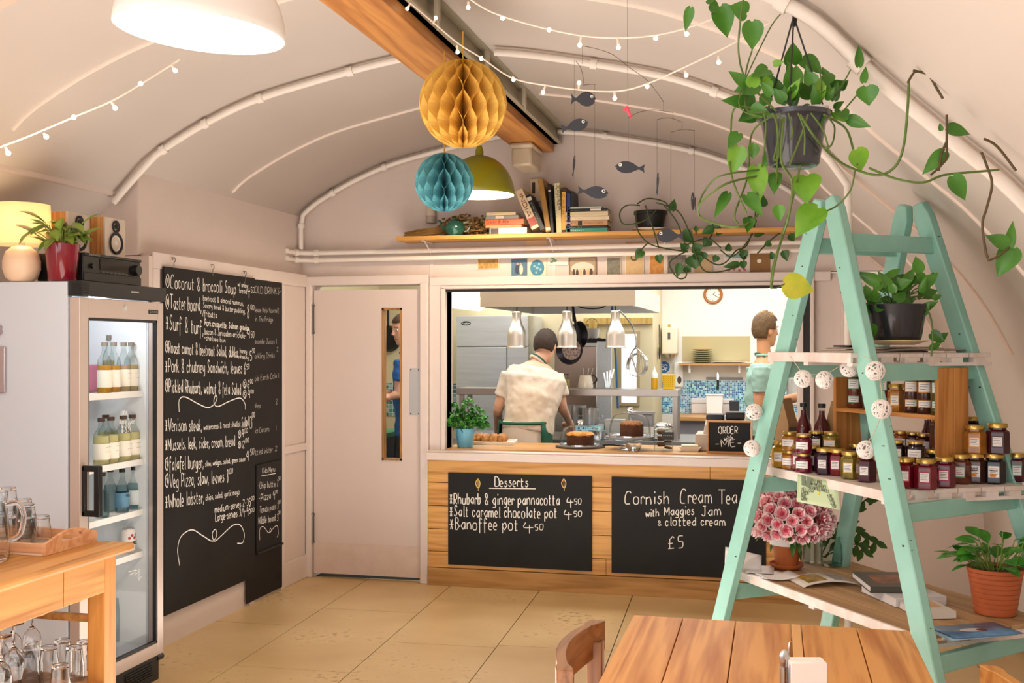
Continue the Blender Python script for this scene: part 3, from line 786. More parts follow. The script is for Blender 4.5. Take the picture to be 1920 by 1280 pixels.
speaker((-3.03, 4.30, 2.002), 'small oak and silver speaker behind the red-potted plant', .09)
# metal things on the fridge's white side
o = MB().bx((-.07, -.012, -.10), (.045, 0, .10)).build('bottle_opener_plate', M('plate_metal', '#b9aeb2', .35, metal=.7), bevel=.004); p = onY(-2, 693, 4.055); o.location = (p.x - .01, 4.058, p.z); tag(o, 'grey metal plate fixed to the white side of the fridge', 'plate')
mb = MB(); gp = []
for i in range(32): r_ = .036 if (i // 2) % 2 else .031; gp.append((r_ * math.cos(2 * PI * i / 32), r_ * math.sin(2 * PI * i / 32)))
mb.prism(gp, 0, .008, Matrix.Rotation(PI / 2, 4, 'X'))
o = mb.build('cog_magnet', M('plate_metal')); p = onY(-8, 619, 4.058); o.location = (p.x, 4.058, p.z); tag(o, 'toothed round metal disc on the fridge side above the plate', 'magnet')

# ---- menu boards on the left wall
XB = -3.118
def bp(px, py, X=XB + .0006): return onX(px, py, X)
a, b_ = onX(308, 500, XB), onX(474, 524, XB)
yA, yB = onX(308, 500, XB).y, onX(478, 524, XB).y
zT = onX(308, 499, XB).z; zB = onX(309, 1155, XB).z
B = thing('chalkboard', 'large black menu chalkboard hung by three hooks beside the fridge', 'chalkboard', (XB, yA, zB))
mb = MB(); mb.bx((-.012, 0, 0), (0, yB - yA, zT - zB)); mb.build('board', slate, B, smooth=False, bevel=.001)
org = V((XB, yA, zB))
LN = [("@Coconut & broccoli Soup", 311, 538, 443, 551, 22), ("w/ onion", 446, 536, 464, 540, 8), ("bread", 449, 549, 463, 551, 9), ("4", 464, 553, 469, 553, 17), ("50", 470, 548, 478, 549, 9),
 ("@Taster board,", 311, 578, 378, 584, 24), ("beetroot & almond hummus,", 381, 563, 457, 573, 9), ("Savory bread & butter pudding,", 381, 576, 460, 588, 9), ("/fritatta", 380, 592, 407, 596, 10), ("8", 463, 596, 469, 596, 22), ("00", 470, 580, 477, 581, 8),
 ("*Surf & turf,", 311, 617, 382, 628, 25), ("Pork croquette, Salmon gravlax", 384, 610, 467, 620, 11), ("bacon & Jerusalem artichoke-", 384, 626, 462, 634, 10), ("-chelsea bun", 383, 637, 423, 642, 8), ("9", 463, 634, 469, 634, 16), ("50", 470, 632, 477, 633, 10),
 ("@Roast carrot & beetroot Salad, dukka,", 310, 661, 448, 670, 20), ("honey", 450, 661, 463, 663, 8), ("dressing", 449, 671, 466, 674, 7), ("5", 468, 675, 473, 675, 15), ("50", 473, 661, 478, 661, 7),
 ("*Pork & chutney Sandwich, leaves 6", 310, 697, 461, 700, 22), ("50", 462, 692, 468, 691, 8),
 ("@Pickled Rhubarb, walnut & feta Salad", 310, 735, 452, 740, 22), ("#6", 456, 727, 468, 727, 14), ("00", 469, 718, 475, 718, 6), ("#9", 456, 746, 469, 746, 14), ("00", 470, 737, 476, 737, 6),
 ("*Venison steak,", 310, 808, 379, 808, 22), ("watercress & roast shallot", 382, 806, 451, 799, 10), ("Salad", 453, 802, 466, 798, 17), ("13", 467, 803, 473, 801, 20), ("00", 473, 782, 478, 781, 8),
 ("*Mussels, leek, cider, cream, bread", 310, 844, 441, 836, 20), ("#9", 447, 821, 457, 819, 13), ("00", 458, 812, 465, 810, 7), ("#12", 447, 841, 459, 839, 12), ("00", 460, 830, 467, 828, 7),
 ("@falafel burger,", 310, 881, 382, 877, 22), ("slaw, wedges, salad, green sauce", 385, 874, 460, 864, 9), ("9", 462, 864, 467, 863, 16), ("50", 469, 853, 477, 851, 10),
 ("@Veg Pizza, slaw, leaves 8", 310, 915, 429, 903, 23), ("00", 430, 888, 437, 886, 8),
 ("*Whole lobster,", 310, 953, 383, 942, 23), ("chips, salad, garlic mayo", 386, 938, 449, 926, 10), ("medium-serves 2-35", 403, 961, 470, 946, 12), ("00", 471, 938, 477, 936, 6), ("Large-serves 3/4-45", 404, 977, 470, 962, 13), ("00", 471, 960, 477, 958, 6)]
def chalk_lines(mb, lines, pt, org, dist, wdt, nrm, up=(0, 0, 1)):
    for tx, x0, y0, x1, y1, h in lines:
        P0, P1 = pt(x0, y0), pt(x1, y1); hh = (pt(x0, y0 - h) - P0).length
        write(mb, tx, P0 - org, P1 - org, hh, wdt * (1.0 if h > 12 else .75), nrm, up=up)
mb = MB(); chalk_lines(mb, [(a, b, c, d, e, f * 1.12) for a, b, c, d, e, f in LN], bp, org, 5, .0046, (1, 0, 0))
for fl in ([(336, 772), (336, 750), (347, 744), (372, 757), (390, 764), (402, 757), (407, 746), (404, 741), (401, 753), (408, 762), (430, 752), (450, 746), (459, 756), (460, 767)],
           [(337, 1060), (333, 1030), (340, 1005), (360, 993), (380, 1004), (398, 1014), (406, 1004), (404, 992), (398, 1000), (402, 1014), (415, 1004), (436, 985), (450, 984), (458, 1000), (455, 1017), (445, 1018)]):
    ribbon(mb, smooth_path([bp(*q) - org for q in fl], 6), .006, V((1, 0, 0)))
mb.build('chalk_lettering', chalk, B, normals=False)
for px, py in ((325, 487), (398, 500), (459, 512)):
    c = onX(px, py, XB - .004) - org; mb = MB()
    mb.tube([c + V((.004, .013 * math.cos(a), .013 * math.sin(a))) for a in [PI * 1.1 - k * .42 for k in range(12)]], .0022, 6)
    mb.tube([c + V((.004, -.001, -.012)), c + V((.004, 0, -.05))], .0022, 6); mb.tube([c + V((.004, 0, .012)), c + V((-.012, 0, .012))], .002, 6)
    mb.build('hook', M('hook_steel', '#6f655c', .3, metal=.9), B)
XC = -3.134
yC, yD = onX(462, 530, XC).y, onX(529, 530, XC).y; zC = onX(529, 530, XC).z; zD = .02
C_ = thing('chalkboard', 'narrow cold drinks chalkboard reaching the floor, half behind the menu board', 'chalkboard', (XC, yC, zD))
mb = MB(); mb.bx((-.004, 0, 0), (0, yD - yC, zC - zD)); mb.build('board', slate, C_, smooth=False)
org2 = V((XC, yC, zD)); bp2 = lambda x, y: onX(x, y, XC + .0006)
mb = MB(); chalk_lines(mb, [("OLD DRINKS-", 478, 549, 528, 552, 13), ("lease Help Yourself", 478, 585, 523, 586, 9), ("in The Fridge", 478, 602, 512, 603, 9), ("scombe Juices 1", 478, 644, 519, 644, 10), ("2", 519, 659, 522, 658, 8), ("arkling Drinks", 478, 672, 515, 670, 10),
  ("ole Earth Cola 1", 478, 714, 523, 708, 10), ("days", 478, 764, 489, 763, 8), ("2", 517, 757, 521, 756, 9), ("ice Cartons", 478, 812, 505, 808, 10), ("1", 517, 807, 519, 806, 9), ("ttled Water", 479, 853, 511, 847, 11), ("2", 516, 845, 520, 844, 9)], bp2, org2, 6, .0035, (1, 0, 0))
mb.build('chalk_lettering', chalk_dim, C_, normals=False)
XK = -3.122
y1_, y2_ = onX(481, 950, XK).y, onX(528, 950, XK).y; z1_, z2_ = onX(482, 1035, XK).z, onX(482, 872, XK).z
K = thing('chalkboard', 'small kids menu chalkboard on a ledge near the floor beside the door', 'chalkboard', (XK, y1_, z1_))
mb = MB(); mb.bx((-.01, 0, 0), (0, y2_ - y1_, z2_ - z1_)); mb.build('board', slate, K, smooth=False)
mb = MB(); mb.bx((-.01, -.005, -.012), (.012, y2_ - y1_ + .005, 0)); mb.build('ledge', black, K, smooth=False)
org3 = V((XK, y1_, z1_)); bp3 = lambda x, y: onX(x, y, XK + .0006)
mb = MB(); chalk_lines(mb, [("Kids Menu", 492, 887, 516, 883, 10), ("-Chip buttie 2", 484, 916, 522, 911, 12), ("50", 522, 900, 526, 899, 6), ("-Pizza 4", 485, 940, 516, 932, 13), ("00", 516, 925, 521, 924, 6), ("-Tomato pasta 3", 485, 962, 522, 953, 12), ("50", 522, 944, 526, 943, 6), ("Nibble board 3", 485, 982, 522, 975, 13), ("00", 522, 964, 526, 963, 6)], bp3, org3, 6, .0036, (1, 0, 0))
for q in ([(490, 892), (517, 887)],): ribbon(mb, [bp3(*r_) - org3 for r_ in q], .004, V((1, 0, 0)))
ribbon(mb, smooth_path([bp3(*q) - org3 for q in [(487, 1012), (487, 992), (494, 987), (503, 998), (509, 995), (507, 990), (506, 998), (514, 988), (520, 986), (522, 1000), (519, 1007)]], 5), .004, V((1, 0, 0)))
mb.build('chalk_lettering', chalk, K, normals=False)

# ---- wooden table with glasses, left foreground
tw = WOOD('pine_table', '#a3692c', '#cd944f', 'y', .8, .42)
twx = WOOD('pine_table_leg', '#a05f25', '#c98a45', 'z', .8, .42, False)
TX, TY, TZ = -2.33, 3.657, .86
T_ = thing('side_table', 'honey pine table with drawers in the left foreground, carrying the glass tray', 'table', (TX, TY, 0))
mb = MB(); mb.bx((-.80, -2.4, TZ - .034), (0, 0, TZ)); mb.build('tabletop', tw, T_, bevel=.012)
mb = MB(); mb.bx((-.74, -.10, .70), (-.06, -.07, .826)); mb.bx((-.74, -2.34, .70), (-.71, -.1, .826)); mb.build('apron', tw, T_, smooth=False)
for i, (a, b_) in enumerate(((-.36, -.125), (-.985, -.365), (-1.61, -.99), (-2.3, -1.615))):
    mb = MB(); mb.bx((-.08, min(a, b_), .695), (-.045, max(a, b_), .822)); mb.build('drawer', tw, T_, bevel=.002)
for x, y in ((-.085, -.085), (-.72, -.085), (-.085, -2.3), (-.72, -2.3)):
    mb = MB(); mb.bx((x - .036, y - .036, 0), (x + .036, y + .036, .826)); mb.build('leg', twx, T_, bevel=.003)
mb = MB(); mb.bx((-.69, -.10, .575), (-.12, -.075, .60)); mb.build('end_rail', tw, T_, smooth=False)
mb = MB(); mb.bx((-.76, -2.3, .34), (-.05, -.05, .36)); mb.build('lower_shelf', tw, T_, smooth=False)
for y in (-.19, -.29, -.39, -.49, -.59):
    mb = MB(); mb.bx((-.68, y, .665), (-.12, y + .03, .678)); mb.bx((-.68, y + .01, .678), (-.12, y + .02, .70)); mb.build('glass_rail', tw, T_, smooth=False)
tray = thing('serving_tray', 'pale wooden tray with cut-out handles holding upturned tumblers', 'tray', (-2.47, 3.325, TZ + .001))
tm = WOOD('tray_beech', '#c48358', '#dba67c', 'x', 1, .45, False)
mb = MB(); mb.bx((-.467, .001, 0), (-.013, .299, .008)); mb.build('base', M('tray_base', '#d8b79a', .45), tray, smooth=False)
for y in (0, .288):
    mb = MB(); mb.bx((-.47, y, .008), (-.012, y + .012, .042)); mb.build('side', tm, tray, smooth=False, bevel=.002)
for x in (-.012, -.48):
    mb = MB(); Tm = Matrix.Translation((x, 0, 0)) @ Matrix(((0, 0, 1, 0), (1, 0, 0, 0), (0, 1, 0, 0), (0, 0, 0, 1)))
    lo = [(0, .0), (.3, 0), (.3, .042)]; arcp = [(.3 - .3 * t, .042 + .032 * math.sin(PI * t) ** 2) for t in [k / 10 for k in range(11)]]
    out = [(0, 0), (.30, 0)] + arcp
    # two bands leave the handle slot open
    band1 = [(0, 0), (.3, 0), (.3, .042), (.21, .042), (.2, .034), (.1, .034), (.09, .042), (0, .042)]
    top_ = [(.3 - .3 * k / 12, .042 + .03 * math.sin(PI * k / 12) ** 1.3) for k in range(13)]
    band2 = [(.0, .042), (.09, .042), (.1, .054), (.2, .054), (.21, .042)] + top_
    mb.prism(band1, 0, .012, Tm); mb.prism(band2, 0, .012, Tm); mb.build('handle_end', tm, tray, smooth=False)
tumf = tumbler_mesh(flip=True)
def tum(px, py, z, label, X=None, Y=None, group='tumblers on the wooden tray', me=None):
    if X is None: p = onZ(px, py, z); X, Y = p.x, p.y
    o = link('tumbler', me or tumf); o.location = (X, Y, z); tag(o, label, 'glass', group); return o
zt = TZ + .0095
tum(77, 1014, zt, 'single upturned tumbler at the right of the tray')
a_ = tum(49, 1020, zt, 'lower tumbler of the two-high stack beside the single one on the tray'); tum(0, 0, zt + .052, 'upper tumbler of the two-high stack beside the single one on the tray', a_.location.x, a_.location.y)
a_ = tum(44, 1008, zt, 'lower tumbler of the stack at the back of the tray'); tum(0, 0, zt + .052, 'upper tumbler of the stack at the back of the tray', a_.location.x, a_.location.y)
a_ = tum(14, 1014, zt, 'lowest tumbler of the tallest stack on the tray'); tum(0, 0, zt + .052, 'middle tumbler of the tallest stack on the tray', a_.location.x, a_.location.y); tum(0, 0, zt + .104, 'topmost tumbler of the tallest stack on the tray', a_.location.x, a_.location.y)
# glass jug at the frame's edge
p = onZ(-22, 1052, TZ)
J = thing('glass_jug', 'clear glass water jug with a looped handle in front of the tray', 'jug', (p.x, p.y, TZ + .001), .3)
mb = MB(); mb.lathe([(0, 0), (.058, 0), (.066, .008), (.07, .06), (.064, .14), (.058, .2), (.064, .235), (.061, .236), (.055, .2), (.061, .14), (.067, .06), (.06, .012), (0, .008)], n=28); mb.build('body', glass, J)
mb = MB(); mb.tube(smooth_path([(.06, 0, .19), (.10, 0, .195), (.118, 0, .15), (.105, 0, .09), (.069, 0, .07)], 6), .009, 10); mb.build('handle', glass, J)
# wine glasses hanging below
wg = MB(); wg.lathe([(0, 0), (.031, 0), (.032, -.002), (.005, -.008), (.0038, -.02), (.0038, -.075), (.012, -.085), (.028, -.105), (.033, -.13), (.032, -.155), (.027, -.185), (.0262, -.185), (.0312, -.155), (.032, -.13), (.027, -.107), (.01, -.0875), (0, -.086)], n=22)
wgm = wg.mesh('wine_glass', glass)
for i, (px, py, t_) in enumerate(((60, 1180, 3.93), (24, 1190, 3.86), (26, 1220, 3.66), (2, 1240, 3.5), (-2, 1195, 3.75), (-8, 1215, 3.6))):
    q = atT(px, py, t_); o = link('wine_glass', wgm); o.location = (q.x, q.y, .664)
    tag(o, f'wine glass hanging under the pine table, {["nearest the fridge", "second from the fridge, behind", "second from the fridge, in front", "nearest the camera", "partly cut off by the frame, behind", "partly cut off by the frame, in front"][i]}', 'glass', 'wine glasses hanging under the table')
tall = tumbler_mesh(.125, .028, .036, True)
for i, (px, py, t_) in enumerate(((56, 1275, 3.95), (92, 1272, 3.95), (117, 1258, 4.15), (139, 1272, 3.97), (159, 1260, 4.1), (113, 1310, 3.7), (20, 1285, 3.85), (60, 1262, 4.1))):
    q = onZ(px, py + 3, .36); o = link('tall_tumbler', tall); o.location = (q.x, q.y, .361)
    tag(o, f'tall upturned tumbler on the table\'s lower shelf, {["third from the left, in front", "middle of the front row", "second from right, behind", "just left of the rightmost", "rightmost of all, by the leg", "nearest one, cut by the frame", "leftmost one", "behind the third from left"][i]}', 'glass', 'tall tumblers on the lower shelf')
# ================================================================ COUNTER AND END WALL
plank = WOOD('counter_plank', '#b07634', '#dca65e', 'x', .8, .55)
plankd = WOOD('counter_plank_dark', '#96692f', '#bb8c50', 'x', .8, .6)
CY = 6.985
CN = thing('serving_counter', 'plank-fronted serving counter with white sill under the kitchen hatch', 'counter', (HX0 - .113, CY, 0))
CW = HX1 + .02 - (HX0 - .113)
zs = [.118, .225, .375, .53, .685, .838]
for i, (a, b_) in enumerate(zip(zs, zs[1:])):
    mb = MB(); cut = [0, 1.86 if i == 4 else (1.2, 1.62, .7, 2.0)[i % 4], CW]
    for x0, x1 in zip(cut, cut[1:]): mb.bx((x0 + .001, 0, a + .002), (x1 - .001, .06, b_ - .002))
    mb.build('plank', plank, CN, smooth=False, bevel=.0015)
mb = MB(); mb.bx((0, -.012, 0), (CW, .05, .116)); mb.build('kick_board', plankd, CN, smooth=False, bevel=.002)
mb = MB(); mb.bx((.012, .012, .0), (CW - .012, .05, .85)); mb.build('backing', darkm, CN, smooth=False)
mb = MB(); mb.bx((0, -.045, .838), (CW + .3, .06, .888)); mb.bx((0, -.03, .888), (CW + .3, .06, .898)); mb.build('sill', trimm, CN, smooth=False, bevel=.004)
wt = WOOD('worktop_wood', '#a8743c', '#cf9d60', 'x', .8, .35)
mb = MB(); mb.bx((.085, .186, .878), (CW + .2, .62, .908)); mb.build('worktop', wt, CN, smooth=False)
mb = MB(); mb.bx((.085, .061, .878), (CW - .01, .1855, .9075)); mb.build('worktop_front', wt, CN, smooth=False)
WTZ = .9085
def counter_board(label, L_, R_, T_, B_, lines, extra=(), tw=.0058):
    Yb = CY - .004
    x0, x1 = onY(*L_, Yb).x, onY(*R_, Yb).x; z1, z0 = onY(*T_, Yb).z, onY(*B_, Yb).z
    o = thing('chalkboard', label, 'chalkboard', (x0, Yb, z0)); g = V((x0, Yb, z0))
    mb = MB(); mb.bx((0, -.01, 0), (x1 - x0, 0, z1 - z0)); mb.build('board', slate, o, smooth=False, bevel=.001)
    mb = MB(); pt = lambda x, y: onY(x, y, Yb - .0106)
    chalk_lines(mb, lines, pt, g, 7, tw, (0, -1, 0))
    for pl in extra: ribbon(mb, [pt(*q) - g for q in pl], tw, V((0, -1, 0)))
    mb.build('chalk_lettering', chalk, o, normals=False); return o, g, pt
o, g, pt = counter_board('desserts chalkboard on the counter front, left one of the two', (841, 970), (1110, 980), (900, 887), (900, 1060),
  [("Desserts", 928, 912, 991, 912, 18), ("*Rhubarb & ginger pannacotta", 843, 944, 1050, 947, 20), ("4", 1063, 947, 1075, 947, 15), ("50", 1076, 945, 1091, 945, 10),
   ("*Salt caramel chocolate pot", 843, 968, 1045, 971, 20), ("4", 1058, 970, 1072, 970, 15), ("50", 1075, 968, 1092, 968, 10), ("*Banoffee pot", 843, 992, 972, 994, 22), ("4", 982, 995, 1000, 995, 16), ("50", 1002, 994, 1020, 993, 11)],
  [[(917, 915), (1004, 916)]])
mb = MB()
for px in (896, 1057):
    ribbon(mb, smooth_path([pt(px, 897) - g, pt(px - 4, 906) - g, pt(px + 1, 915) - g, pt(px + 4, 905) - g, pt(px, 897) - g], 4), .006, V((0, -1, 0)))
    ribbon(mb, [pt(px, 897) - g, pt(px + 1, 920) - g], .004, V((0, -1, 0)))
mb.build('chalk_candles', M('yellow_chalk', '#e0b96a', .9), o, normals=False)
counter_board('cream tea chalkboard on the counter front, behind the green ladder leg', (1147, 980), (1436, 985), (1250, 896), (1200, 1075),
  [("Cornish", 1172, 945, 1256, 944, 23), ("Cream Tea", 1276, 943, 1383, 944, 26), ("with", 1211, 969, 1236, 967, 14), ("Maggies", 1246, 966, 1302, 964, 16), ("Jam", 1316, 967, 1353, 966, 18),
   ("&", 1233, 985, 1241, 985, 9), ("clotted cream", 1248, 985, 1361, 985, 16), ("\u00a35", 1253, 1029, 1283, 1026, 22)])

# ---- long shelf over the hatch, books, teapot, dried flowers
SX0, SX1 = onY(742, 447, 6.83).x, .12
SHT = onY(900, 440, 6.85).z
SH = thing('wall_shelf', 'long wooden shelf of cookbooks above the kitchen hatch', 'shelf', (SX0, 7.05, SHT))
mb = MB(); mb.bx((0, -.22, -.026), (SX1 - SX0, -.002, 0)); mb.build('board', WOOD('shelf_pine', '#9c6a2a', '#cd9648', 'x', .8, .5), SH, smooth=False, bevel=.002)
for x in (.18, 1.02, 1.75):
    mb = MB(); mb.bx((x - .012, -.006, -.28), (x + .012, 0, -.026)); mb.bx((x - .012, -.20, -.032), (x + .012, 0, -.027)); mb.tube([(x, -.16, -.03), (x, -.05, -.08), (x, -.004, -.13)], .005, 6)
    mb.build('bracket', trimm, SH)
def book(label, loc, thick, h, depth, col, rot=None, page='#e7dcc4', title=None, tcol='#2a2622', group=None, flat=False, name='book', band=None):
    """spine faces -y; upright: x=thickness, z=height"""
    b = thing(name, label, 'book', loc, 0, group, rot)
    cm = col if not isinstance(col, str) else M('cover_' + col.strip('#'), col, .45, var=.06, scale=20)
    pm = M('book_pages', '#e7dcc4', .8, var=.1, scale=2, stretch=(300, 1, 1) if not flat else (1, 1, 300))
    mb = MB()
    if not flat:
        c_ = .0025; mb.bx((0, 0, 0), (c_, depth, h)); mb.bx((thick - c_, 0, 0), (thick, depth, h)); mb.bx((c_, 0, 0), (thick - c_, .003, h)); mb.build('cover', cm, b, bevel=.001)
        mb = MB(); mb.bx((c_, .003, .003), (thick - c_, depth - .003, h - .003)); mb.build('pages', pm, b, smooth=False)
    else:
        c_ = .0025; mb.bx((0, 0, 0), (h, depth, c_)); mb.bx((0, 0, thick - c_), (h, depth, thick)); mb.bx((0, 0, c_), (h, .003, thick - c_)); mb.build('cover', cm, b, bevel=.001)
        mb = MB(); mb.bx((.003, .003, c_), (h - .003, depth - .003, thick - c_)); mb.build('pages', pm, b, smooth=False)
    if title:
        mb = MB()
        for tx, a, e, off, hh in title:
            if flat: write(mb, tx, (a * h, -.0012, off * thick), (e * h, -.0012, off * thick), hh * thick, max(.0012, hh * thick * .14), (0, -1, 0))
            else: write(mb, tx, (off * thick, -.0012, a * h), (off * thick, -.0012, e * h), hh * thick, max(.0014, hh * thick * .17), (0, -1, 0), up=(1, 0, 0))
        mb.build('spine_lettering', M('ink_' + tcol.strip('#'), tcol, .6), b, normals=False)
    if band:
        mb = MB()
        for a, e, bc in band:
            if flat: mb.bx((a * h, -.0008, .003), (e * h, 0, thick - .003))
            else: mb.bx((.002, -.0008, a * h), (thick - .002, 0, e * h))
        mb.build('spine_band', M('band_' + band[0][2].strip('#'), band[0][2], .5), b, smooth=False)
    return b
YB = 6.86
def sx(px): return onY(px, 430, YB).x
# left flat pile, bottom to top
z = SHT + .001; pile = [(918, 988, .042, '#e6d7ce', None, [('--- ------ ----', .3, .85, .55, .18), ('-- -----', .3, .7, .2, .16)], '#b9a59c', [(.03, .24, '#3c332f')], 'thick white book at the bottom of the pile left of INDIA'),
  (910, 978, .018, '#b98f5c', None, [('------', .45, .7, .3, .5)], '#e7c98d', None, 'thin brown book second from bottom in the pile left of INDIA'),
  (909, 982, .036, '#e8602a', None, [('Cranks', .05, .3, .3, .5), ('Bible', .36, .62, .3, .6)], '#3a1d12', None, 'bright orange Bible cookbook in the pile left of INDIA'),
  (911, 972, .024, '#8d8f8a', None, None, '#2a2622', [(.3, .55, '#d8c8b4')], 'grey book on top of the orange one'),
  (912, 967, .02, '#e9cfa6', None, [('------', .12, .35, .25, .5)], '#b06a33', None, 'cream book on top of the pile left of INDIA')]
for a, b_, th, col, _, tt, tc_, bd, lab in pile:
    x0, x1 = sx(a), sx(b_); book(lab, (x0, YB, z), th, x1 - x0, .15, col, title=tt, tcol=tc_, flat=True, band=bd); z += th + .0008
# leaning INDIA and upright row
h_ = .30; ang = math.radians(-24)
book('tall cream INDIA cookbook leaning left on the shelf', (sx(1012) - .052, YB, SHT + .022), .052, .275, .2, '#e2cba6', (0, ang, 0), title=[('INDIA', .9, .32, .25, .5)], tcol='#7c2a24', band=[(.08, .28, '#a8453a')])
book('black cookbook leaning on INDIA', (sx(1024) - .04, YB + .005, SHT + .018), .036, .245, .2, '#1e1b1a', (0, ang, 0), title=[('---- ----', .78, .3, .35, .4)], tcol='#cfc5b5', band=[(.84, .94, '#d9cdbb')])
book('tall worn gold book, highest of the upright row', (sx(1033) - .033, YB, SHT + .006), .034, .345, .2, M('gold_book', '#b4853c', .5, var=.5, scale=14), (0, math.radians(-9), 0), band=[(.03, .09, '#d8d0c0')])
book('slim black book between the gold book and JERUSALEM', (sx(1033), YB, SHT + .001), .02, .315, .18, '#1d1a1c', (0, math.radians(-4), 0), band=[(.84, .88, '#c8a8a0')])
book('cream JERUSALEM cookbook standing in the upright row', (sx(1043.5), YB, SHT + .001), .036, .318, .21, '#d9cba0', (0, math.radians(-3), 0), title=[('JERUSALEM', .96, .46, .45, .5), ('----- -----', .9, .3, .12, .22)], tcol='#33332c')
book('yellow-spined CASA cookbook right of JERUSALEM', (sx(1052.5), YB, SHT + .001), .03, .29, .18, '#3b2a1c', None, title=[('CASA', .85, .4, .25, .4)], tcol='#7a4a1c', band=[(.06, .9, '#dfa94e')])
book('dark blue hardback near the end of the upright row', (sx(1053) + .031, YB, SHT + .001), .028, .25, .17, '#2b3767', None, band=[(.22, .26, '#b8c0dd')])
book('thin black book at the end of the upright row', (sx(1054) + .063, YB + .005, SHT + .001), .016, .265, .19, '#232326', (0, math.radians(-2), 0))
z = SHT + .001
for a, b_, th, col, tt, tc_, bd, lab in [(1059, 1139, .026, '#3f9a8c', [('-------', .15, .45, .3, .5)], '#e5efe9', None, 'teal book at the bottom of the right-hand pile'),
  (1061, 1137, .014, '#2b2522', [('petits fours', .1, .4, .25, .5)], '#cdbfae', None, 'thin dark book above the teal one'),
  (1060, 1139, .034, '#c69a72', [('MORITO', .05, .28, .3, .45), ('MORO COOK', .45, .9, .3, .4)], '#8b5a3a', [(.3, .4, '#241d1a')], 'tan MORITO book in the right-hand pile'),
  (1058, 1142, .024, '#e7d5b4', [('--- ---- ---- ----', .05, .9, .3, .35)], '#a98d63', None, 'slim cream book in the middle of the right-hand pile'),
  (1059, 1140, .03, '#e3cfa6', [('- ---- -------', .06, .8, .3, .3)], '#b3925f', None, 'thicker cream book third from top of the right-hand pile'),
  (1064, 1138, .018, '#26211f', [('-- ----', .08, .3, .3, .45)], '#e0d6c8', [(.58, .85, '#e9dfd2')], 'black and white book second from top of the right-hand pile'),
  (1064, 1128, .012, '#b7c4ae', None, '#222222', None, 'thin pale green book on top of the right-hand pile')]:
    x0, x1 = sx(a), sx(b_); book(lab, (x0, YB, z), th, x1 - x0, .16, col, title=tt, tcol=tc_, flat=True, band=bd); z += th + .0008
# teapot
TPX = sx(852)
TP = thing('teapot', 'small dark green teapot on the shelf among dried flowers', 'teapot', (TPX, 6.875, SHT + .001))
gm = M('teapot_green', '#1d4f41', .15, coat=.5)
mb = MB(); mb.lathe([(0, 0), (.042, 0), (.046, .004), (.066, .03), (.07, .055), (.06, .082), (.04, .094), (.036, .096), (0, .096)], n=28); mb.build('body', gm, TP)
mb = MB(); mb.lathe([(.038, .096), (.034, .104), (.014, .11), (.006, .113), (.007, .118), (.011, .124), (.008, .13), (0, .131)], n=20); mb.build('lid', gm, TP)
mb = MB(); mb.tube(smooth_path([(-.062, 0, .04), (-.085, 0, .06), (-.098, 0, .092), (-.112, 0, .1)], 4), [.014] * 4 + [.011] * 4 + [.008] * 4 + [.007], 10); mb.build('spout', gm, TP)
mb = MB(); mb.tube(smooth_path([(.058, 0, .08), (.09, 0, .088), (.1, 0, .06), (.085, 0, .03), (.064, 0, .026)], 5), .005, 8); mb.build('handle', M('teapot_handle', '#8fa59a', .2, coat=.4), TP)
# dried grasses
DG = thing('dried_flowers', 'bundle of brown dried grasses and seed heads lying on the shelf', 'dried flowers', (sx(750), 6.93, SHT + .001))
rn = random.Random(3); mb = MB(); sd = MB()
for i in range(110):
    x0 = rn.uniform(0, .10); x1 = rn.uniform(.3, .56); y0 = rn.uniform(-.03, .03); zz = rn.uniform(.006, .05)
    e = V((x1, rn.uniform(-.08, .08), rn.uniform(.02, .125)))
    mb.tube(smooth_path([V((x0, y0, zz * .6)), V((.2, y0 * .5, zz + .01)), e], 3), .0028, 4)
    for k in range(3): sd.ball(e + V((rn.uniform(-.04, .04), rn.uniform(-.03, .03), rn.uniform(-.03, .02))), rn.uniform(.005, .010), 6, 4, (1.3, 1, 1))
mb.build('stalks', M('dry_stalk', '#a07c46', .8, var=.3), DG); sd.build('seed_heads', M('dry_seed', '#6f5128', .9, var=.4, scale=40), DG)
# socket and wall lamp behind
o = MB().bx((-.045, -.025, -.075), (.045, 0, .075)).build('wall_socket', M('socket_plate', '#dcc7ac', .4), bevel=.004); p = onY(1007, 357, 7.045); o.location = (p.x, 7.048, p.z); tag(o, 'cream electrical box on the wall behind the gold book', 'socket')
mb = MB(); mb.bx((-.028, -.026, -.022), (-.008, -.0252, .05)); mb.build('opening', M('socket_dark', '#3b342c', .6), o, smooth=False)
WL = thing('wall_light', 'small clouded glass wall fitting half hidden below the blue paper ball', 'light', (onY(811, 405, 7.04).x, 7.0, onY(811, 418, 7.0).z))
mb = MB(); mb.lathe([(0, 0), (.03, 0), (.034, .006), (.033, .045)], n=18); mb.build('base', M('fitting_grey', '#a99b8c', .4), WL)
mb = MB(); mb.lathe([(.033, .046), (.032, .10), (.026, .12), (0, .122)], n=18); mb.build('glass', M('clouded_glass', '#cbbba5', .2, spec=.7), WL)
mb = MB(); mb.bx((-.02, .025, 0), (.02, .05, .10)); mb.build('back_plate', M('fitting_grey'), WL)

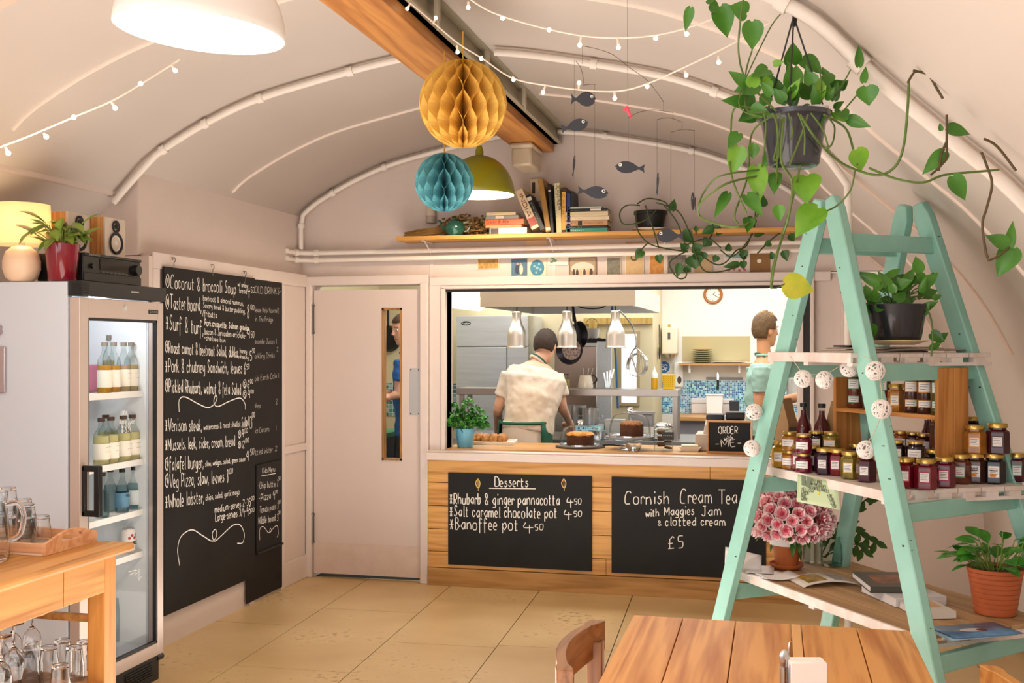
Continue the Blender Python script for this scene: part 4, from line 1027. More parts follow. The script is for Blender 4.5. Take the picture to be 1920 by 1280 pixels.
# ---- cards and photographs stuck to the wall
def card(label, L_, R_, T_, B_, col, paint=None, frame=None, tilt=0.0, name='postcard', hex2=None, sc=40):
    Yc = 7.046; x0 = onY(L_, (T_ + B_) / 2, Yc).x; x1 = onY(R_, (T_ + B_) / 2, Yc).x; z1 = onY((L_ + R_) / 2, T_, Yc).z; z0 = onY((L_ + R_) / 2, B_, Yc).z
    w_, h = x1 - x0, z1 - z0
    o = thing(name, label, 'picture', ((x0 + x1) / 2, Yc, (z0 + z1) / 2), 0, None, (0, tilt, 0))
    mb = MB(); mb.bx((-w_ / 2, -.003, -h / 2), (w_ / 2, 0, h / 2)); base = mb.build('paper', M('card_' + (frame or col).strip('#'), frame or col, .6), o, smooth=False)
    if frame:
        f = .09; mb = MB(); mb.bx((-w_ / 2 * (1 - f), -.0036, -h / 2 * (1 - f)), (w_ / 2 * (1 - f), -.003, h / 2 * (1 - f))); mb.build('print', M('print_' + col.strip('#'), col, .5, hex2=hex2 or col, scale=sc), o, smooth=False)
    if paint: paint(o, w_, h)
    return o
def blobs(items):
    def f(o, w_, h):
        for bi, (nm, col, lst) in enumerate(items):
            mb = MB()
            for x, z_, rx, rz in lst: mb.lathe([(0, 0), (1, 0)], (x * w_, -.0042 - .0004 * bi, z_ * h), 18, Matrix.Diagonal(V((rx * w_, rz * h, 1, 1))) if 0 else Matrix.Rotation(PI / 2, 4, 'X') @ Matrix.Diagonal(V((rx * w_, rz * h, 1, 1))))
            mb.build(nm, M('ink_' + col.strip('#'), col, .6), o, normals=False, smooth=False)
    return f
card('old sepia landscape card, leftmost picture under the pipes', 895, 936, 478, 504, '#8b6a33', frame='#e4c9a0', tilt=math.radians(-2), hex2='#c49a52')
card('wedding couple card with thank you printed below, second picture from the left', 959, 988, 485, 523, '#4f6f86', blobs([('dark_suit', '#2c3550', [(-.12, -.02, .14, .25), (-.12, .27, .07, .06)]), ('white_dress', '#e6d2b4', [(.14, -.03, .12, .24)]), ('faces', '#d59a78', [(-.10, .25, .06, .06), (.10, .24, .06, .05)]), ('caption_strip', '#e9dcc8', [(0, -.40, .42, .07)])]))
card('white card with a round blue scribbled tree', 990, 1025, 483, 523, '#e9d3b8', blobs([('blue_tree', '#3f7f9a', [(0, .02, .38, .38)]), ('pale_spots', '#8fb9c2', [(-.15, .1, .06, .05), (.1, .2, .05, .05), (.18, -.05, .06, .06), (-.05, -.2, .06, .05), (0, .02, .08, .07)])]))
card('plain cream card pinned behind the upper pipe, under the shelf bracket', 987, 1025, 450, 473, '#e6cba9')
card('thank you card with green leaves, hung over the lower pipe', 1027, 1065, 474, 497, '#ebe0cd', blobs([('green_leaves', '#7f9a7c', [(-.25, .1, .1, .14), (-.15, -.15, .12, .12), (-.3, -.25, .08, .1), (.05, .2, .1, .1)])]), tilt=math.radians(2))
card('large group photograph in a brown mount, in the middle of the pictures', 1067, 1119, 482, 523, '#a88f74', blobs([('sky', '#d9cbb8', [(0, -.02, .42, .3)]), ('guests', '#4a3b33', [(-.32, -.2, .05, .17), (-.2, -.22, .05, .18), (.06, -.22, .05, .18), (.3, -.2, .06, .18)]), ('pale_guests', '#dcb98f', [(-.08, -.22, .05, .18), (.18, -.22, .05, .18), (-.26, -.08, .03, .05), (.24, -.06, .03, .05), (0, -.05, .03, .05)])]), frame='#7c6349')
card('dark field photo in a white border, right of the group photograph', 1137, 1165, 482, 519, '#6c6550', frame='#e8d4b3', hex2='#8b8878')
card('wood-grain card with a small wreath', 1172, 1207, 478, 519, '#d8b889', blobs([('wreath', '#6f5a2c', [(0, .38, .2, .16)]), ('wreath_centre', '#d8b889', [(0, .40, .13, .10)])]), frame='#ead5b2', hex2='#c9a774')
card('card peeping over the pipes above the wreath card', 1172, 1207, 453, 465, '#b39a74', frame='#d9bd92')
card('orange autumn print between wreath card and grey print', 1217, 1246, 478, 518, '#d99a4b', frame='#efd9b8', hex2='#b9762d')
card('grey abstract print hidden behind the trailing leaves', 1250, 1289, 476, 516, '#8b7f73', frame='#e3d3bd', hex2='#5f5650')
card('beige card with a fine red drawing', 1302, 1336, 476, 515, '#bfa47d')
card('white card with pink flowers and a pale blue top', 1357, 1406, 475, 514, '#e4d5cb', blobs([('blue_top', '#8fb3ae', [(0, .38, .45, .1)]), ('pink_flowers', '#cf6a80', [(-.3, -.3, .05, .07), (-.1, -.25, .05, .07), (.1, -.32, .05, .07), (.3, -.28, .05, .07), (.2, -.1, .04, .06)])]))
card('brown kraft card, rightmost picture by the ladder', 1407, 1444, 474, 512, '#8a6233', blobs([('white_square', '#e8dccb', [(-.05, .1, .12, .1)])]))

# ---- pendant lamps
def shade_mat(name, outer, inner, ise):
    m = bpy.data.materials.new(name); m.use_nodes = True; nt = m.node_tree; b = nt.nodes['Principled BSDF']
    b.inputs['Base Color'].default_value = lin(outer); b.inputs['Roughness'].default_value = .3
    return m
def pendant(label, loc, R_, hgt, colour, top_z, tilt, power, cord='#eee8e0'):
    o = thing('pendant_lamp', label, 'lamp', loc, 0, None, (0, tilt, 0))
    pr = [(R_ * math.cos(a), hgt * math.sin(a)) for a in [k * PI / 2 * .96 / 14 for k in range(15)]]
    mb = MB(); mb.lathe(pr + [(.02, hgt + .002)], n=48); mb.build('shade', colour, o, normals=False, solid=.003)
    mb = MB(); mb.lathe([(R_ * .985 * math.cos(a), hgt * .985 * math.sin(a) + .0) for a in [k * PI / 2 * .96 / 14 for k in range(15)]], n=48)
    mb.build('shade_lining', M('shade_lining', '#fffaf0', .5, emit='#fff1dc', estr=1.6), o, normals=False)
    mb = MB(); mb.lathe([(0, hgt * .35), (.03, hgt * .38), (.05, hgt * .55), (.04, hgt * .75), (.018, hgt * .9), (.018, hgt)], n=20); mb.build('bulb', M('pendant_bulb', '#ffffff', .5, emit='#fff0d8', estr=18), o)
    mb = MB(); mb.lathe([(.024, hgt), (.024, hgt + .03), (.014, hgt + .06), (0, hgt + .062)], n=16); mb.build('cap', colour, o)
    mb = MB(); mb.cyl((0, 0, hgt + .06), (-math.sin(tilt) * (top_z - loc[2]), 0, (top_z - loc[2]) * math.cos(tilt)), .0035, n=8); mb.build('cord', M('cord_white', cord, .5), o)
    point(label.split()[0] + '_pendant_light', (0, 0, hgt * .28), power, (1, .85, .68) if power > 50 else (1, .8, .58), .05, o)
    return o
q = atT(375, 62, 2.78)
pendant('big white dome pendant lamp at top left, nearest the camera', (q.x, q.y, q.z), .212, .20, M('shade_white', '#e9e3de', .3, coat=.3), 2.84, math.radians(4.5), 62)
q = atT(899, 366, 6.5)
pendant('olive green dome pendant lamp in front of the end wall', (q.x, q.y, q.z), .208, .235, M('shade_olive', '#8d8a10', .35, coat=.2), 2.97, 0, 42)

# ---- honeycomb paper balls
def honeycomb(label, name, loc, R_, col, top, N=22, rows=9, tw=0.0):
    o = thing(name, label, 'paper ball', loc, tw)
    mb = MB(); L_ = 2 * rows
    # neighbouring paper leaves are glued at alternating heights and bulge apart between
    nr = 7; seg = rows * 4
    for k in range(N):
        def P(u, v, k=k):
            th = -PI / 2 + PI * u; z = math.sin(th); prof = math.cos(th); r = v * prof * R_
            ph = math.sin(u * rows * PI + 0.0)
            s_ = abs(ph) ** .8 * (1 if ph > 0 else -1)
            a = 2 * PI / N * (k + .25 * s_ * .985)
            return V((r * math.cos(a), r * math.sin(a), z * R_))
        mb.grid(lambda i, j: P(i, .02 + .98 * j), seg, 3)
        def P2(u, v, k=k):
            th = -PI / 2 + PI * u; z = math.sin(th); prof = math.cos(th); r = v * prof * R_
            ph = -math.sin(u * rows * PI)
            s_ = abs(ph) ** .8 * (1 if ph > 0 else -1)
            a = 2 * PI / N * (k + .5 + .25 * s_ * .985)
            return V((r * math.cos(a), r * math.sin(a), z * R_))
        mb.grid(lambda i, j: P2(i, .02 + .98 * j), seg, 3)
    mb.build('paper_cells', col, o, normals=False, smooth=False)
    mb = MB(); mb.cyl((0, 0, R_), (0, 0, top - loc[2]), .003, n=6); mb.ball((0, 0, R_ - .002), .012, 10, 6, (1, 1, .4)); mb.build('ribbon', M('ribbon_yellow', '#cfa13a', .6), o)
    return o
def paper(name, c, c2):
    m = bpy.data.materials.new(name); m.use_nodes = True; nt = m.node_tree; nt.nodes.remove(nt.nodes['Principled BSDF'])
    d = nt.nodes.new('ShaderNodeBsdfDiffuse'); d.inputs[0].default_value = lin(c); t = nt.nodes.new('ShaderNodeBsdfTranslucent'); t.inputs[0].default_value = lin(c2)
    x = nt.nodes.new('ShaderNodeMixShader'); x.inputs[0].default_value = .16
    nt.links.new(d.outputs[0], x.inputs[1]); nt.links.new(t.outputs[0], x.inputs[2]); nt.links.new(x.outputs[0], nt.nodes['Material Output'].inputs[0]); return m
q = atT(868, 195, 4.4); honeycomb('large mustard yellow honeycomb paper ball hanging under the beam', 'honeycomb_ball', tuple(q), .176, paper('paper_mustard', '#f6cd6c', '#fbcf5e'), 2.858, 17, 8, .1)
q = atT(833, 342, 4.7); honeycomb('smaller teal blue honeycomb paper ball hanging below the yellow one', 'honeycomb_ball', tuple(q), .126, paper('paper_teal', '#74bcc6', '#80cbd2'), 2.858, 15, 7, .3)

# ---- fairy lights
bulbm = M('fairy_bulb', '#fff6e6', .4, emit='#fff0d0', estr=6)
wirem = M('fairy_wire', '#f3e4d6', .5)
def fairy(label, pts, bulbs, t_, dt=0.0, r=.0028):
    P = [atT(x, y, t_ + dt * (x - pts[0][0]) / 1000) for x, y in pts]
    S = smooth_path(P, 8); mb = MB(); mb.tube(S, r, 6)
    o = mb.build('fairy_lights', wirem); tag(o, label, 'fairy lights')
    for bx_, by_, dx, dy in bulbs:
        b0 = atT(bx_, by_, t_ + dt * (bx_ - pts[0][0]) / 1000); b1 = atT(bx_ + dx, by_ + dy, t_ + dt * (bx_ - pts[0][0]) / 1000)
        d = (b1 - b0); n_ = d.normalized(); mb = MB(); mb.cur = 0; mb.cyl(b0, b0 + d * .55, .0035, .005, 8)
        mb.cur = 1; mb.ball(b0 + d * .8, .0075, 10, 8); mb.build('bulb', [wirem, bulbm], o)
    return o
fairy('fairy light string swagged from the beam past the fish mobile to the hanging plant', [(765, 2), (812, 42), (860, 82), (905, 110), (960, 146), (1030, 161), (1120, 171), (1190, 165), (1290, 123), (1400, 68), (1475, 22)],
      [(770, 5, -8, 14), (812, 45, 6, -14), (857, 85, 1, 16), (904, 105, -2, 6), (962, 143, 1, 8), (1022, 162, -5, 14), (1085, 168, 1, -16), (1152, 170, 1, 18), (1216, 155, -3, 9), (1285, 133, 2, 10), (1347, 105, 1, 15), (1398, 63, 2, 5)], 4.2, -.9)
fairy('fairy light string high across the vault above the fish mobile', [(872, -8), (920, 22), (1000, 48), (1090, 67), (1165, 71), (1230, 66), (1290, 52), (1345, 32), (1405, 8)],
      [(878, 3, 0, 14), (940, 30, 3, 5), (1028, 52, 2, 5), (1090, 67, -4, 22), (1158, 70, 2, 24), (1227, 67, 3, 6), (1282, 52, 7, 15), (1342, 35, 6, 14)], 3.75, -.5)
fairy('fairy light string on the left vault above the fridge', [(0, 276), (60, 253), (135, 221), (210, 189), (265, 157), (336, 112)], [(10, 276, 7, 14), (82, 250, 6, 8), (135, 222, 4, -3), (208, 190, 10, 16), (262, 160, 2, -4), (322, 122, 8, 13)], 3.2, 1.2)

# ---- fish mobile
fishm = M('fish_card', '#3a3c45', .6, var=.1, scale=10); thread = M('mobile_thread', '#5b4f46', .6)
fd = [(0, .02), (.05, .10), (.13, .18), (.26, .25), (.42, .26), (.58, .21), (.72, .11), (.80, .06), (.88, .10), (1.0, .20), (.965, .03), (1.0, -.15), (.88, -.06), (.80, -.03), (.7, -.08), (.55, -.17), (.4, -.21), (.25, -.2), (.12, -.14), (.04, -.06), (.07, -.02)]
fish_list = [(1094, 187, 47, 1, 3.9, 0, 'dark fish facing right, highest on the mobile', .75), (1078, 237, 52, 1, 3.9, 14, 'dark fish tilted nose-up, second highest on the mobile', .55), (1112, 361, 58, 1, 3.9, -6, 'grey-blue fish facing right, hanging below the others on the left', .5),
   (1181, 315, 56, -1, 3.9, -4, 'dark fish facing left in the middle of the mobile', .5), (1256, 443, 52, -1, 3.9, 0, 'slate fish facing left in front of the trailing plant', .62),
   (1076, 311, 30, 1, 3.9, 95, 'small fish seen edge-on at the left of the mobile', .3), (1233, 344, 30, 1, 3.9, 80, 'small fish seen edge-on right of the middle', .4), (1300, 380, 26, -1, 3.9, 0, 'round-bodied fish at the right end of the mobile, seen head-on', .8)]
tops = [(1077, 97), (1077, 97), (1115, 158), (1178, 122), (1302, 245), (1076, 97), (1232, 224), (1302, 245)]
for (px, py, wpx, dr, t_, rot, lab, fat), (tx, ty) in zip(fish_list, tops):
    c = atT(px, py, t_); L_ = wpx * t_ / FOC; edge = abs(rot) > 60; yaw = YAW + (math.radians(72) if edge or 'head-on' in lab else 0)
    if edge: L_ *= 1.5
    if 'head-on' in lab: L_ *= 2
    f_ = thing('paper_fish', lab, 'mobile fish', tuple(c), 0, None, None)
    f_.rotation_euler = (0, math.radians(-rot if not edge else -70), yaw); f_.rotation_mode = 'XYZ'
    sgn = -1 if dr == 1 else 1
    poly = [((x - .5) * L_ * sgn, y * L_ * fat * 1.7) for x, y in fd]
    if sgn < 0: poly = poly[::-1]
    mb = MB(); mb.prism(poly, -.0015, .0015, Matrix.Rotation(PI / 2, 4, 'X')); mb.build('body', fishm, f_, smooth=False)
    for side in (-1, 1):
        mb = MB(); mb.lathe([(.0, .0), (L_ * .06, 0)], (-.33 * L_ * sgn, side * .0022, L_ * .1 * fat * 1.7), 14, Matrix.Rotation(PI / 2, 4, 'X')); e_ = mb.build('eye', M('fish_eye', '#e8e2da', .5), f_, normals=False)
        mb = MB(); mb.lathe([(.0, .0), (L_ * .025, 0)], (-.34 * L_ * sgn, side * .0026, L_ * .1 * fat * 1.7), 10, Matrix.Rotation(PI / 2, 4, 'X')); mb.build('pupil', black, e_, normals=False)
MO = thing('mobile_hanger', 'fine wire hanger of the fish mobile with its threads', 'mobile', tuple(atT(1178, 0, 3.9)))
og = V(MO.location); mp_ = lambda x, y: atT(x, y, 3.9) - og
mb = MB()
for pl in ([(1092, 86), (1120, 92), (1150, 103), (1178, 125), (1215, 152), (1244, 191)], [(1080, 115), (1090, 130), (1095, 158)], [(1092, 160), (1105, 158), (1117, 158)], [(1178, 220), (1200, 210), (1225, 206), (1262, 211)], [(1232, 224), (1255, 221), (1279, 229)], [(1258, 248), (1280, 243), (1303, 245)]):
    mb.tube(smooth_path([mp_(*p) for p in pl], 4), .0011, 5)
mb.build('wire_arms', thread, MO)
mb = MB()
for a, b_ in (((1176, -20), (1178, 315)), ((1092, 86), (1092, 120)), ((1077, 112), (1077, 300)), ((1115, 158), (1115, 352)), ((1244, 191), (1244, 208)), ((1262, 210), (1262, 224)), ((1232, 224), (1232, 338)), ((1279, 229), (1279, 245)), ((1258, 248), (1258, 437)), ((1302, 245), (1302, 372))):
    mb.tube([mp_(*a), mp_(*b_)], .0006, 4)
mb.build('threads', thread, MO)
o = MB().tube(smooth_path([atT(1170, 207, 3.88), atT(1176, 201, 3.88), atT(1178, 210, 3.88), atT(1183, 218, 3.88), atT(1181, 220, 3.88)], 4), .006, 6).build('pink_ribbon', M('ribbon_pink', '#ea5670', .5)); tag(o, 'scrap of bright pink ribbon tied to the mobile thread', 'ribbon')
# ================================================================ GREEN STEP LADDER AND ITS SHELVES
E1, E2 = c2r(.922, .387), c2r(.387, -.922)
LO = c2r(1.11, 4.0); LRZ = math.atan2(E1.y, E1.x)
LM = Matrix.Translation(LO) @ Matrix.Rotation(LRZ, 4, 'Z')
def lad(x, y, z): return LM @ V((x, y, z))
mint = M('mint_paint', '#9bcfc2', .38, scale=5, bump=.12, bscale=30, hex2='#8ec3b4')
ltop = 2.135
bR = lambda z: .03 + .3426 * (2.13 - z)
LD = thing('step_ladder', 'mint green wooden step ladder opened out to carry plant and jam shelves', 'ladder', tuple(LO), LRZ)
def stile(f, z0=0.0, z1=ltop):
    p0, p1 = V(f(z0)), V(f(z1)); d = (p1 - p0).normalized()
    mb = MB(); a = V((1, 0, 0)); a = (a - d * a.dot(d)).normalized(); b_ = d.cross(a).normalized(); vs = []
    hw, hd = .019, .038
    for z, sc in ((0, 1), (.975, 1), (1, .55)):
        c = p0 + (p1 - p0) * z
        for i, j in ((-1, -1), (1, -1), (1, 1), (-1, 1)): vs.append(c + a * (i * hw) + b_ * (j * hd * sc))
    fs = [(0, 3, 2, 1), (8, 9, 10, 11)]
    for k in (0, 4):
        for i in range(4): fs.append((k + i, k + (i + 1) % 4, k + 4 + (i + 1) % 4, k + 4 + i))
    mb.add(vs, fs); return mb.build('stile', mint, LD, bevel=.005)
fR1 = lambda z: (.05 * (z - .634) / 1.496, -bR(z) - .006, z)
fR2 = lambda z: (.466 + .17 * (2.13 - z), -.03 - .25 * (2.13 - z), z)
fL1 = lambda z: (.05 * (z - .634) / 1.496 + .004, bR(z) + .006, z)
fL2 = lambda z: (.573 - .107 * (z - .634) / 1.496 - .012, bR(z) + .006, z)
for f in (fR1, fR2, fL1, fL2): stile(f)
def rung(f, g, z, h=.06, w_=.028):
    a, b_ = V(f(z)), V(g(z)); mb = MB(); mb.bar(a, b_, w_, h, (0, 0, 1), .004); mb.build('rung', mint, LD, bevel=.003)
for z in (1.97, 1.50, 1.035, .575, .17):
    rung(fR1, fR2, z); rung(fL1, fL2, z)
nick = M('bare_wood_nick', '#3b2f24', .8)
rn = random.Random(8); mb = MB()
for f in (fR1, fL1, fR2):
    for k in range(10):
        z = rn.uniform(.6, 2.05); p = V(f(z)); dx = V((-.0196, rn.uniform(-.03, .03), 0)) if rn.random() < .5 else V((rn.uniform(-.012, .012), -.0392, 0))
        mb.box(p + dx, (.002 if abs(dx.x) > .019 else rn.uniform(.003, .012), rn.uniform(.003, .014) if abs(dx.x) > .019 else .002, rn.uniform(.002, .006)))
tag(mb.build('paint_chips', nick, LD, smooth=False), kind='stuff')

shw = M('shelf_whitewash', '#eadfda', .5, var=.12, scale=12, bump=.25, bscale=25, hex2='#d3c2b6')
Z1, Z2, Z3 = .65, 1.10, 1.568
def pallet(label, z, x0, x1, y0, y1, rot, top=None):
    """slatted white board shelf: long boards, blocks between, a lower end board"""
    o = thing('pallet_shelf', label, 'shelf', tuple(lad(x0, y0, z)), LRZ + rot)
    w_, d = x1 - x0, y1 - y0; n = 6; bw = w_ / n
    for i in range(n):
        mb = MB(); mb.bx((i * bw + .001, 0, -.016), ((i + 1) * bw - .004, d, 0)); mb.build('top_board', top or shw, o, smooth=False, bevel=.002)
    for y in (.0, d * .5, d - .03):
        mb = MB(); mb.bx((.0, y, -.046), (w_, y + .03, -.034)); mb.build('cross_board', shw, o, smooth=False)
        for i in range(n):
            mb = MB(); mb.bx((i * bw + bw * .2, y + .002, -.034), (i * bw + bw * .72, y + .028, -.016)); mb.build('block', shw, o, smooth=False)
    mb = MB(); mb.bx((-.008, 0, -.034), (.004, d, .0015)); mb.build('edge_batten', shw, o, smooth=False, bevel=.002)
    return o
pallet('uppermost white slatted shelf on the ladder, holding the trailing plant', Z3, -.012, .60, -.215, .30, math.radians(-3))
pallet('middle white slatted shelf on the ladder, crowded with jam jars', Z2, .035, .612, -.33, .60, math.radians(-7))
pallet('lowest white shelf on the ladder with brown top, holding books and pots', Z1, .03, .60, -.49, .665, math.radians(-3), WOOD('hardboard', '#a37f58', '#bd986d', 'y', .6, .6, False))

# ---- jars
lidm = M('lid_gold', '#cfae5c', .28, metal=.85)
def jam(c, c2=None): return M('jam_' + c.strip('#'), c, .2, coat=.25, var=.35 if not c2 else 0, hex2=c2, scale=40, spec=.45)
JM = {'red': jam('#7a1420'), 'crimson': jam('#6b1226'), 'dark': jam('#24131a'), 'purple': jam('#33162a'), 'mustard': jam('#b98a22'), 'olive': jam('#8a7a22', '#5c4f18'), 'brown': jam('#6d3320'), 'amber': jam('#b5752c'),
      'marm': jam('#4a2a20'), 'black': jam('#1b1518'), 'maroon': jam('#4a1622'), 'orange': jam('#9a4a1c'), 'green': jam('#57501f')}
LB = {'pink': '#b02e55', 'yellow': '#d9b24a', 'dark': '#4b4147', 'green': '#6fa98c', 'plain': '#e9e4e1', 'orange': '#dd9a45'}
inkm = M('label_ink', '#33302c', .8)
_jar = {}
def jar(label, loc, kind, lab, h=.1035, r=.0365, rz=0.0, group='jam jars on the middle shelf', text=None, hexa=True, two=False):
    key = (kind, lab, h, r, text, hexa, two)
    if key not in _jar:
        mb = MB(); n = 6 if hexa else 20; k_ = 1.0
        lz = h * .86
        pr = [(0, 0), (r * .93, 0), (r, .004), (r, lz * .78), (r * .95, lz * .86), (r * .72, lz * .93), (r * .72, h * .93), (0, h * .93)]
        mb.lathe(pr, n=n); bod = mb.mesh('jar_body', JM[kind], angle=.5)
        mb = MB(); lr = r * .84; mb.lathe([(lr * .96, h * .86), (lr, h * .865), (lr, h * .975), (lr * .94, h), (0, h)], n=24); lid = mb.mesh('lid', lidm)
        ap = r * math.cos(PI / 6) if hexa else r
        lw, z0, z1 = r * .47, h * .22, h * .60
        def patch(z0, z1):
            mb = MB(); y = -(ap + .0007)
            if hexa:
                mb.bx((-lw, y - .0004, z0), (lw, y, z1)); mb.cur = 1; mb.bx((-lw * .84, y - .0008, z0 + .004), (lw * .84, y - .0004, z1 - .004)); mb.cur = 2
                for i in range(4): mb.bx((-lw * .7, y - .001, z1 - .010 - i * (z1 - z0 - .016) / 4), (lw * (.7 - .18 * (i % 3)), y - .0008, z1 - .0085 - i * (z1 - z0 - .016) / 4))
            else:
                def arcp(a0, a1, rr, za, zb):
                    mb.grid(lambda i, j: V((rr * math.sin(a0 + (a1 - a0) * i), -rr * math.cos(a0 + (a1 - a0) * i), za + (zb - za) * j)), 8, 1)
                arcp(-.75, .75, r + .0006, z0, z1); mb.cur = 1; arcp(-.66, .66, r + .001, z0 + .003, z1 - .003); mb.cur = 2
                for i in range(3): arcp(-.5, .5 - .15 * i, r + .0014, z1 - .010 - i * .009, z1 - .0085 - i * .009)
            return mb.mesh('paper_label', [M('label_edge_' + lab, LB[lab], .6), M('label_white', '#efeae8', .6), inkm])
        labs = [patch(z0, z1)] if not two else [patch(h * .5, h * .76), patch(h * .14, h * .32)]
        tx = None; orr = None
        if text:
            mb = MB(); y = -(ap + .0016)
            for i, t in enumerate(text): write(mb, t, (-lw * .75, y, h * (.50 - .075 * i)), (lw * .75, y, h * (.50 - .075 * i)), h * .05, .0011, (0, -1, 0))
            tx = mb.mesh('label_print', inkm, normals=False)
            mb = MB()
            for x in (-.4, .1): mb.lathe([(0, 0), (.0065, 0)], (x * lw, y - .0002, h * .29), 12, Matrix.Rotation(PI / 2, 4, 'X'))
            orr = mb.mesh('printed_oranges', M('print_orange', '#e08a2a', .6), normals=False)
        _jar[key] = (bod, lid, labs, tx, orr)
    bod, lid, labs, tx, orr = _jar[key]
    o = thing('jam_jar', label, 'jar', tuple(loc), rz, group)
    link('jar_body', bod, o); link('lid', lid, o)
    for i, q in enumerate(labs):
        a = link('paper_label', q, o)
        if tx and i == 0: link('label_print', tx, a); link('printed_oranges', orr, a)
    return o
JR = -.6
ZS = Z2 + .0022
def on2(px, py): q = onZ(px, py, ZS); return (q.x, q.y, ZS)
rowF = [(1464, 878, 'mustard', 'yellow', 'yellow mustard-coloured jar, leftmost on the jam shelf', .107, .039), (1499, 884, 'crimson', 'pink', 'crimson jam jar next to the leftmost yellow jar', .1, .0355), (1523, 884, 'purple', 'plain', 'dark jam jar half behind the purple one, front row left of ladder leg', .1, .0355),
 (1546, 891.5, 'purple', 'dark', 'purple-black jam jar in front row left of the ladder leg, third from left', .1, .0365), (1570, 893, 'red', 'pink', 'red jam jar in front row just left of the olive relish', .1, .035), (1594, 899, 'olive', 'yellow', 'olive green relish jar in front row left of the ladder leg', .1, .0365), (1624, 905, 'maroon', 'dark', 'dark maroon jam jar partly hidden by the near ladder leg', .1, .0365)]
for px, py, k_, lb, lab, h, r in rowF: jar(lab, on2(px, py - 3), k_, lb, h, r, JR + .28)
rowG = [(1697, 913, 'red', 'pink', 'bright red jam jar, first right of the near ladder leg', .1035, .0375, None), (1735, 916.5, 'red', 'pink', 'bright red jam jar nearest the camera, second right of the ladder leg', .1035, .0375, None), (1771, 912, 'crimson', 'pink', 'red jam jar with pink-edged label, third right of the ladder leg', .1035, .0365, None),
 (1801, 905, 'brown', 'green', 'brown chutney jar with green-edged label in the front row', .1035, .036, None), (1828, 904, 'marm', 'plain', 'dark marmalade jar with orange slices on its label, left of two', .105, .0385, ('CLASSIC', 'MARMALADE')), (1864, 905, 'black', 'plain', 'near-black marmalade jar with orange slices on its label, right of two', .105, .0385, ('-------', 'MARMALADE')), (1907, 902, 'maroon', 'green', 'dark red jam jar at the right end of the front row', .1035, .034, None)]
gl = []
for px, py, k_, lb, lab, h, r, tx in rowG: gl.append(jar(lab, on2(px, py), k_, lb, h, r, JR + .38, text=tx))
def stack(o, lab, kind, lb, h, r, dx=0, dy=0, hb=.1035): 
    l = o.location; return jar(lab, (l.x + dx, l.y + dy, ZS + hb + .0008), kind, lb, h, r, JR + .38)
stack(gl[4], 'amber honey-coloured jar stacked on the left marmalade jar', 'amber', 'orange', .1, .0385, 0, 0, .105)
stack(gl[5], 'dark red jam jar stacked on the near-black marmalade jar', 'maroon', 'dark', .108, .0395, .012, .0, .105)
# second row on the right, then a raised back row
b2 = []
for i, (px, py, k_) in enumerate(((1681, 894, 'dark'), (1716, 893, 'crimson'), (1752, 894, 'dark'), (1786, 889, 'brown'), (1826, 885, 'brown'))):
    b2.append(jar(f'{ {"dark":"dark","crimson":"crimson","brown":"brown"}[k_]} jam jar in the second row right of the near ladder leg, {["first","second","third","fourth","fifth"][i]} from it', on2(px, py), k_, 'plain', .1035, .0345, JR + .38))
l = b2[3].location; jar('large brown chutney jar with green-edged label stacked on the second row', (l.x - .042, l.y - .004, ZS + .1045), 'brown', 'green', .112, .0415, JR + .38)
l = b2[4].location; jar('dark jar stacked behind the amber one', (l.x - .003, l.y + .012, ZS + .1045), 'dark', 'plain', .112, .036, JR + .38)
def pair(px, ytop, kind, lb, label, h=.074, r=.034, round_=True):
    """two small round jars, one on another; ytop is the upper lid's height in the photo's row"""
    zt = ZS + 2 * h + .001; q = onZ(px, ytop, zt)
    nm = label
    jar('small jar under the ' + nm, (q.x, q.y, ZS), kind, lb, h, r, JR + .3, 'stacked small jars', hexa=not round_)
    jar(nm, (q.x, q.y, ZS + h + .0008), kind, lb, h, r, JR + .3, 'stacked small jars', hexa=not round_)
for a in [(1680, 824.5, 'dark', 'plain', 'dark round jar stacked beside the ladder leg'), (1717, 826, 'dark', 'plain', 'dark round jar stacked left of the big brown jar'),
          (1665, 806, 'orange', 'plain', 'orange jar in the rear stacks, by the ladder leg'), (1690, 807, 'orange', 'plain', 'orange jar in the rear stacks, second from the leg'), (1713, 809, 'maroon', 'plain', 'maroon jar in the rear stacks, third from the leg'), (1733, 812, 'maroon', 'plain', 'maroon jar in the rear stacks, behind the big brown jar'),
          (1481, 808.5, 'amber', 'plain', 'amber round jar below the left sauce bottle'), (1507, 813, 'crimson', 'plain', 'crimson round jar in front of the sauce bottles'), (1530, 807.5, 'dark', 'plain', 'dark round jar between the two sauce bottles'),
          (1558, 809, 'olive', 'orange', 'olive round jar with orange label right of the sauce bottles'), (1581, 800, 'green', 'green', 'green pickle jar beneath the crate corner'), (1598, 801.5, 'orange', 'pink', 'orange pickle jar beneath the crate'), (1614, 803, 'orange', 'pink', 'orange pickle jar by the ladder leg')]:
    pair(*a, r=.030 if a[1] < 806 else .033)
for i, (px, py, k_) in enumerate(((1545, 870, 'maroon'), (1573, 872, 'green'), (1606, 878, 'dark'), (1516, 866, 'olive'))):
    jar(f'{ {"maroon":"maroon","green":"green","dark":"dark","olive":"olive"}[k_]} jar in the middle row left of the near leg, mostly lid showing', on2(px, py), k_, 'plain', .1, .034, JR + .2)
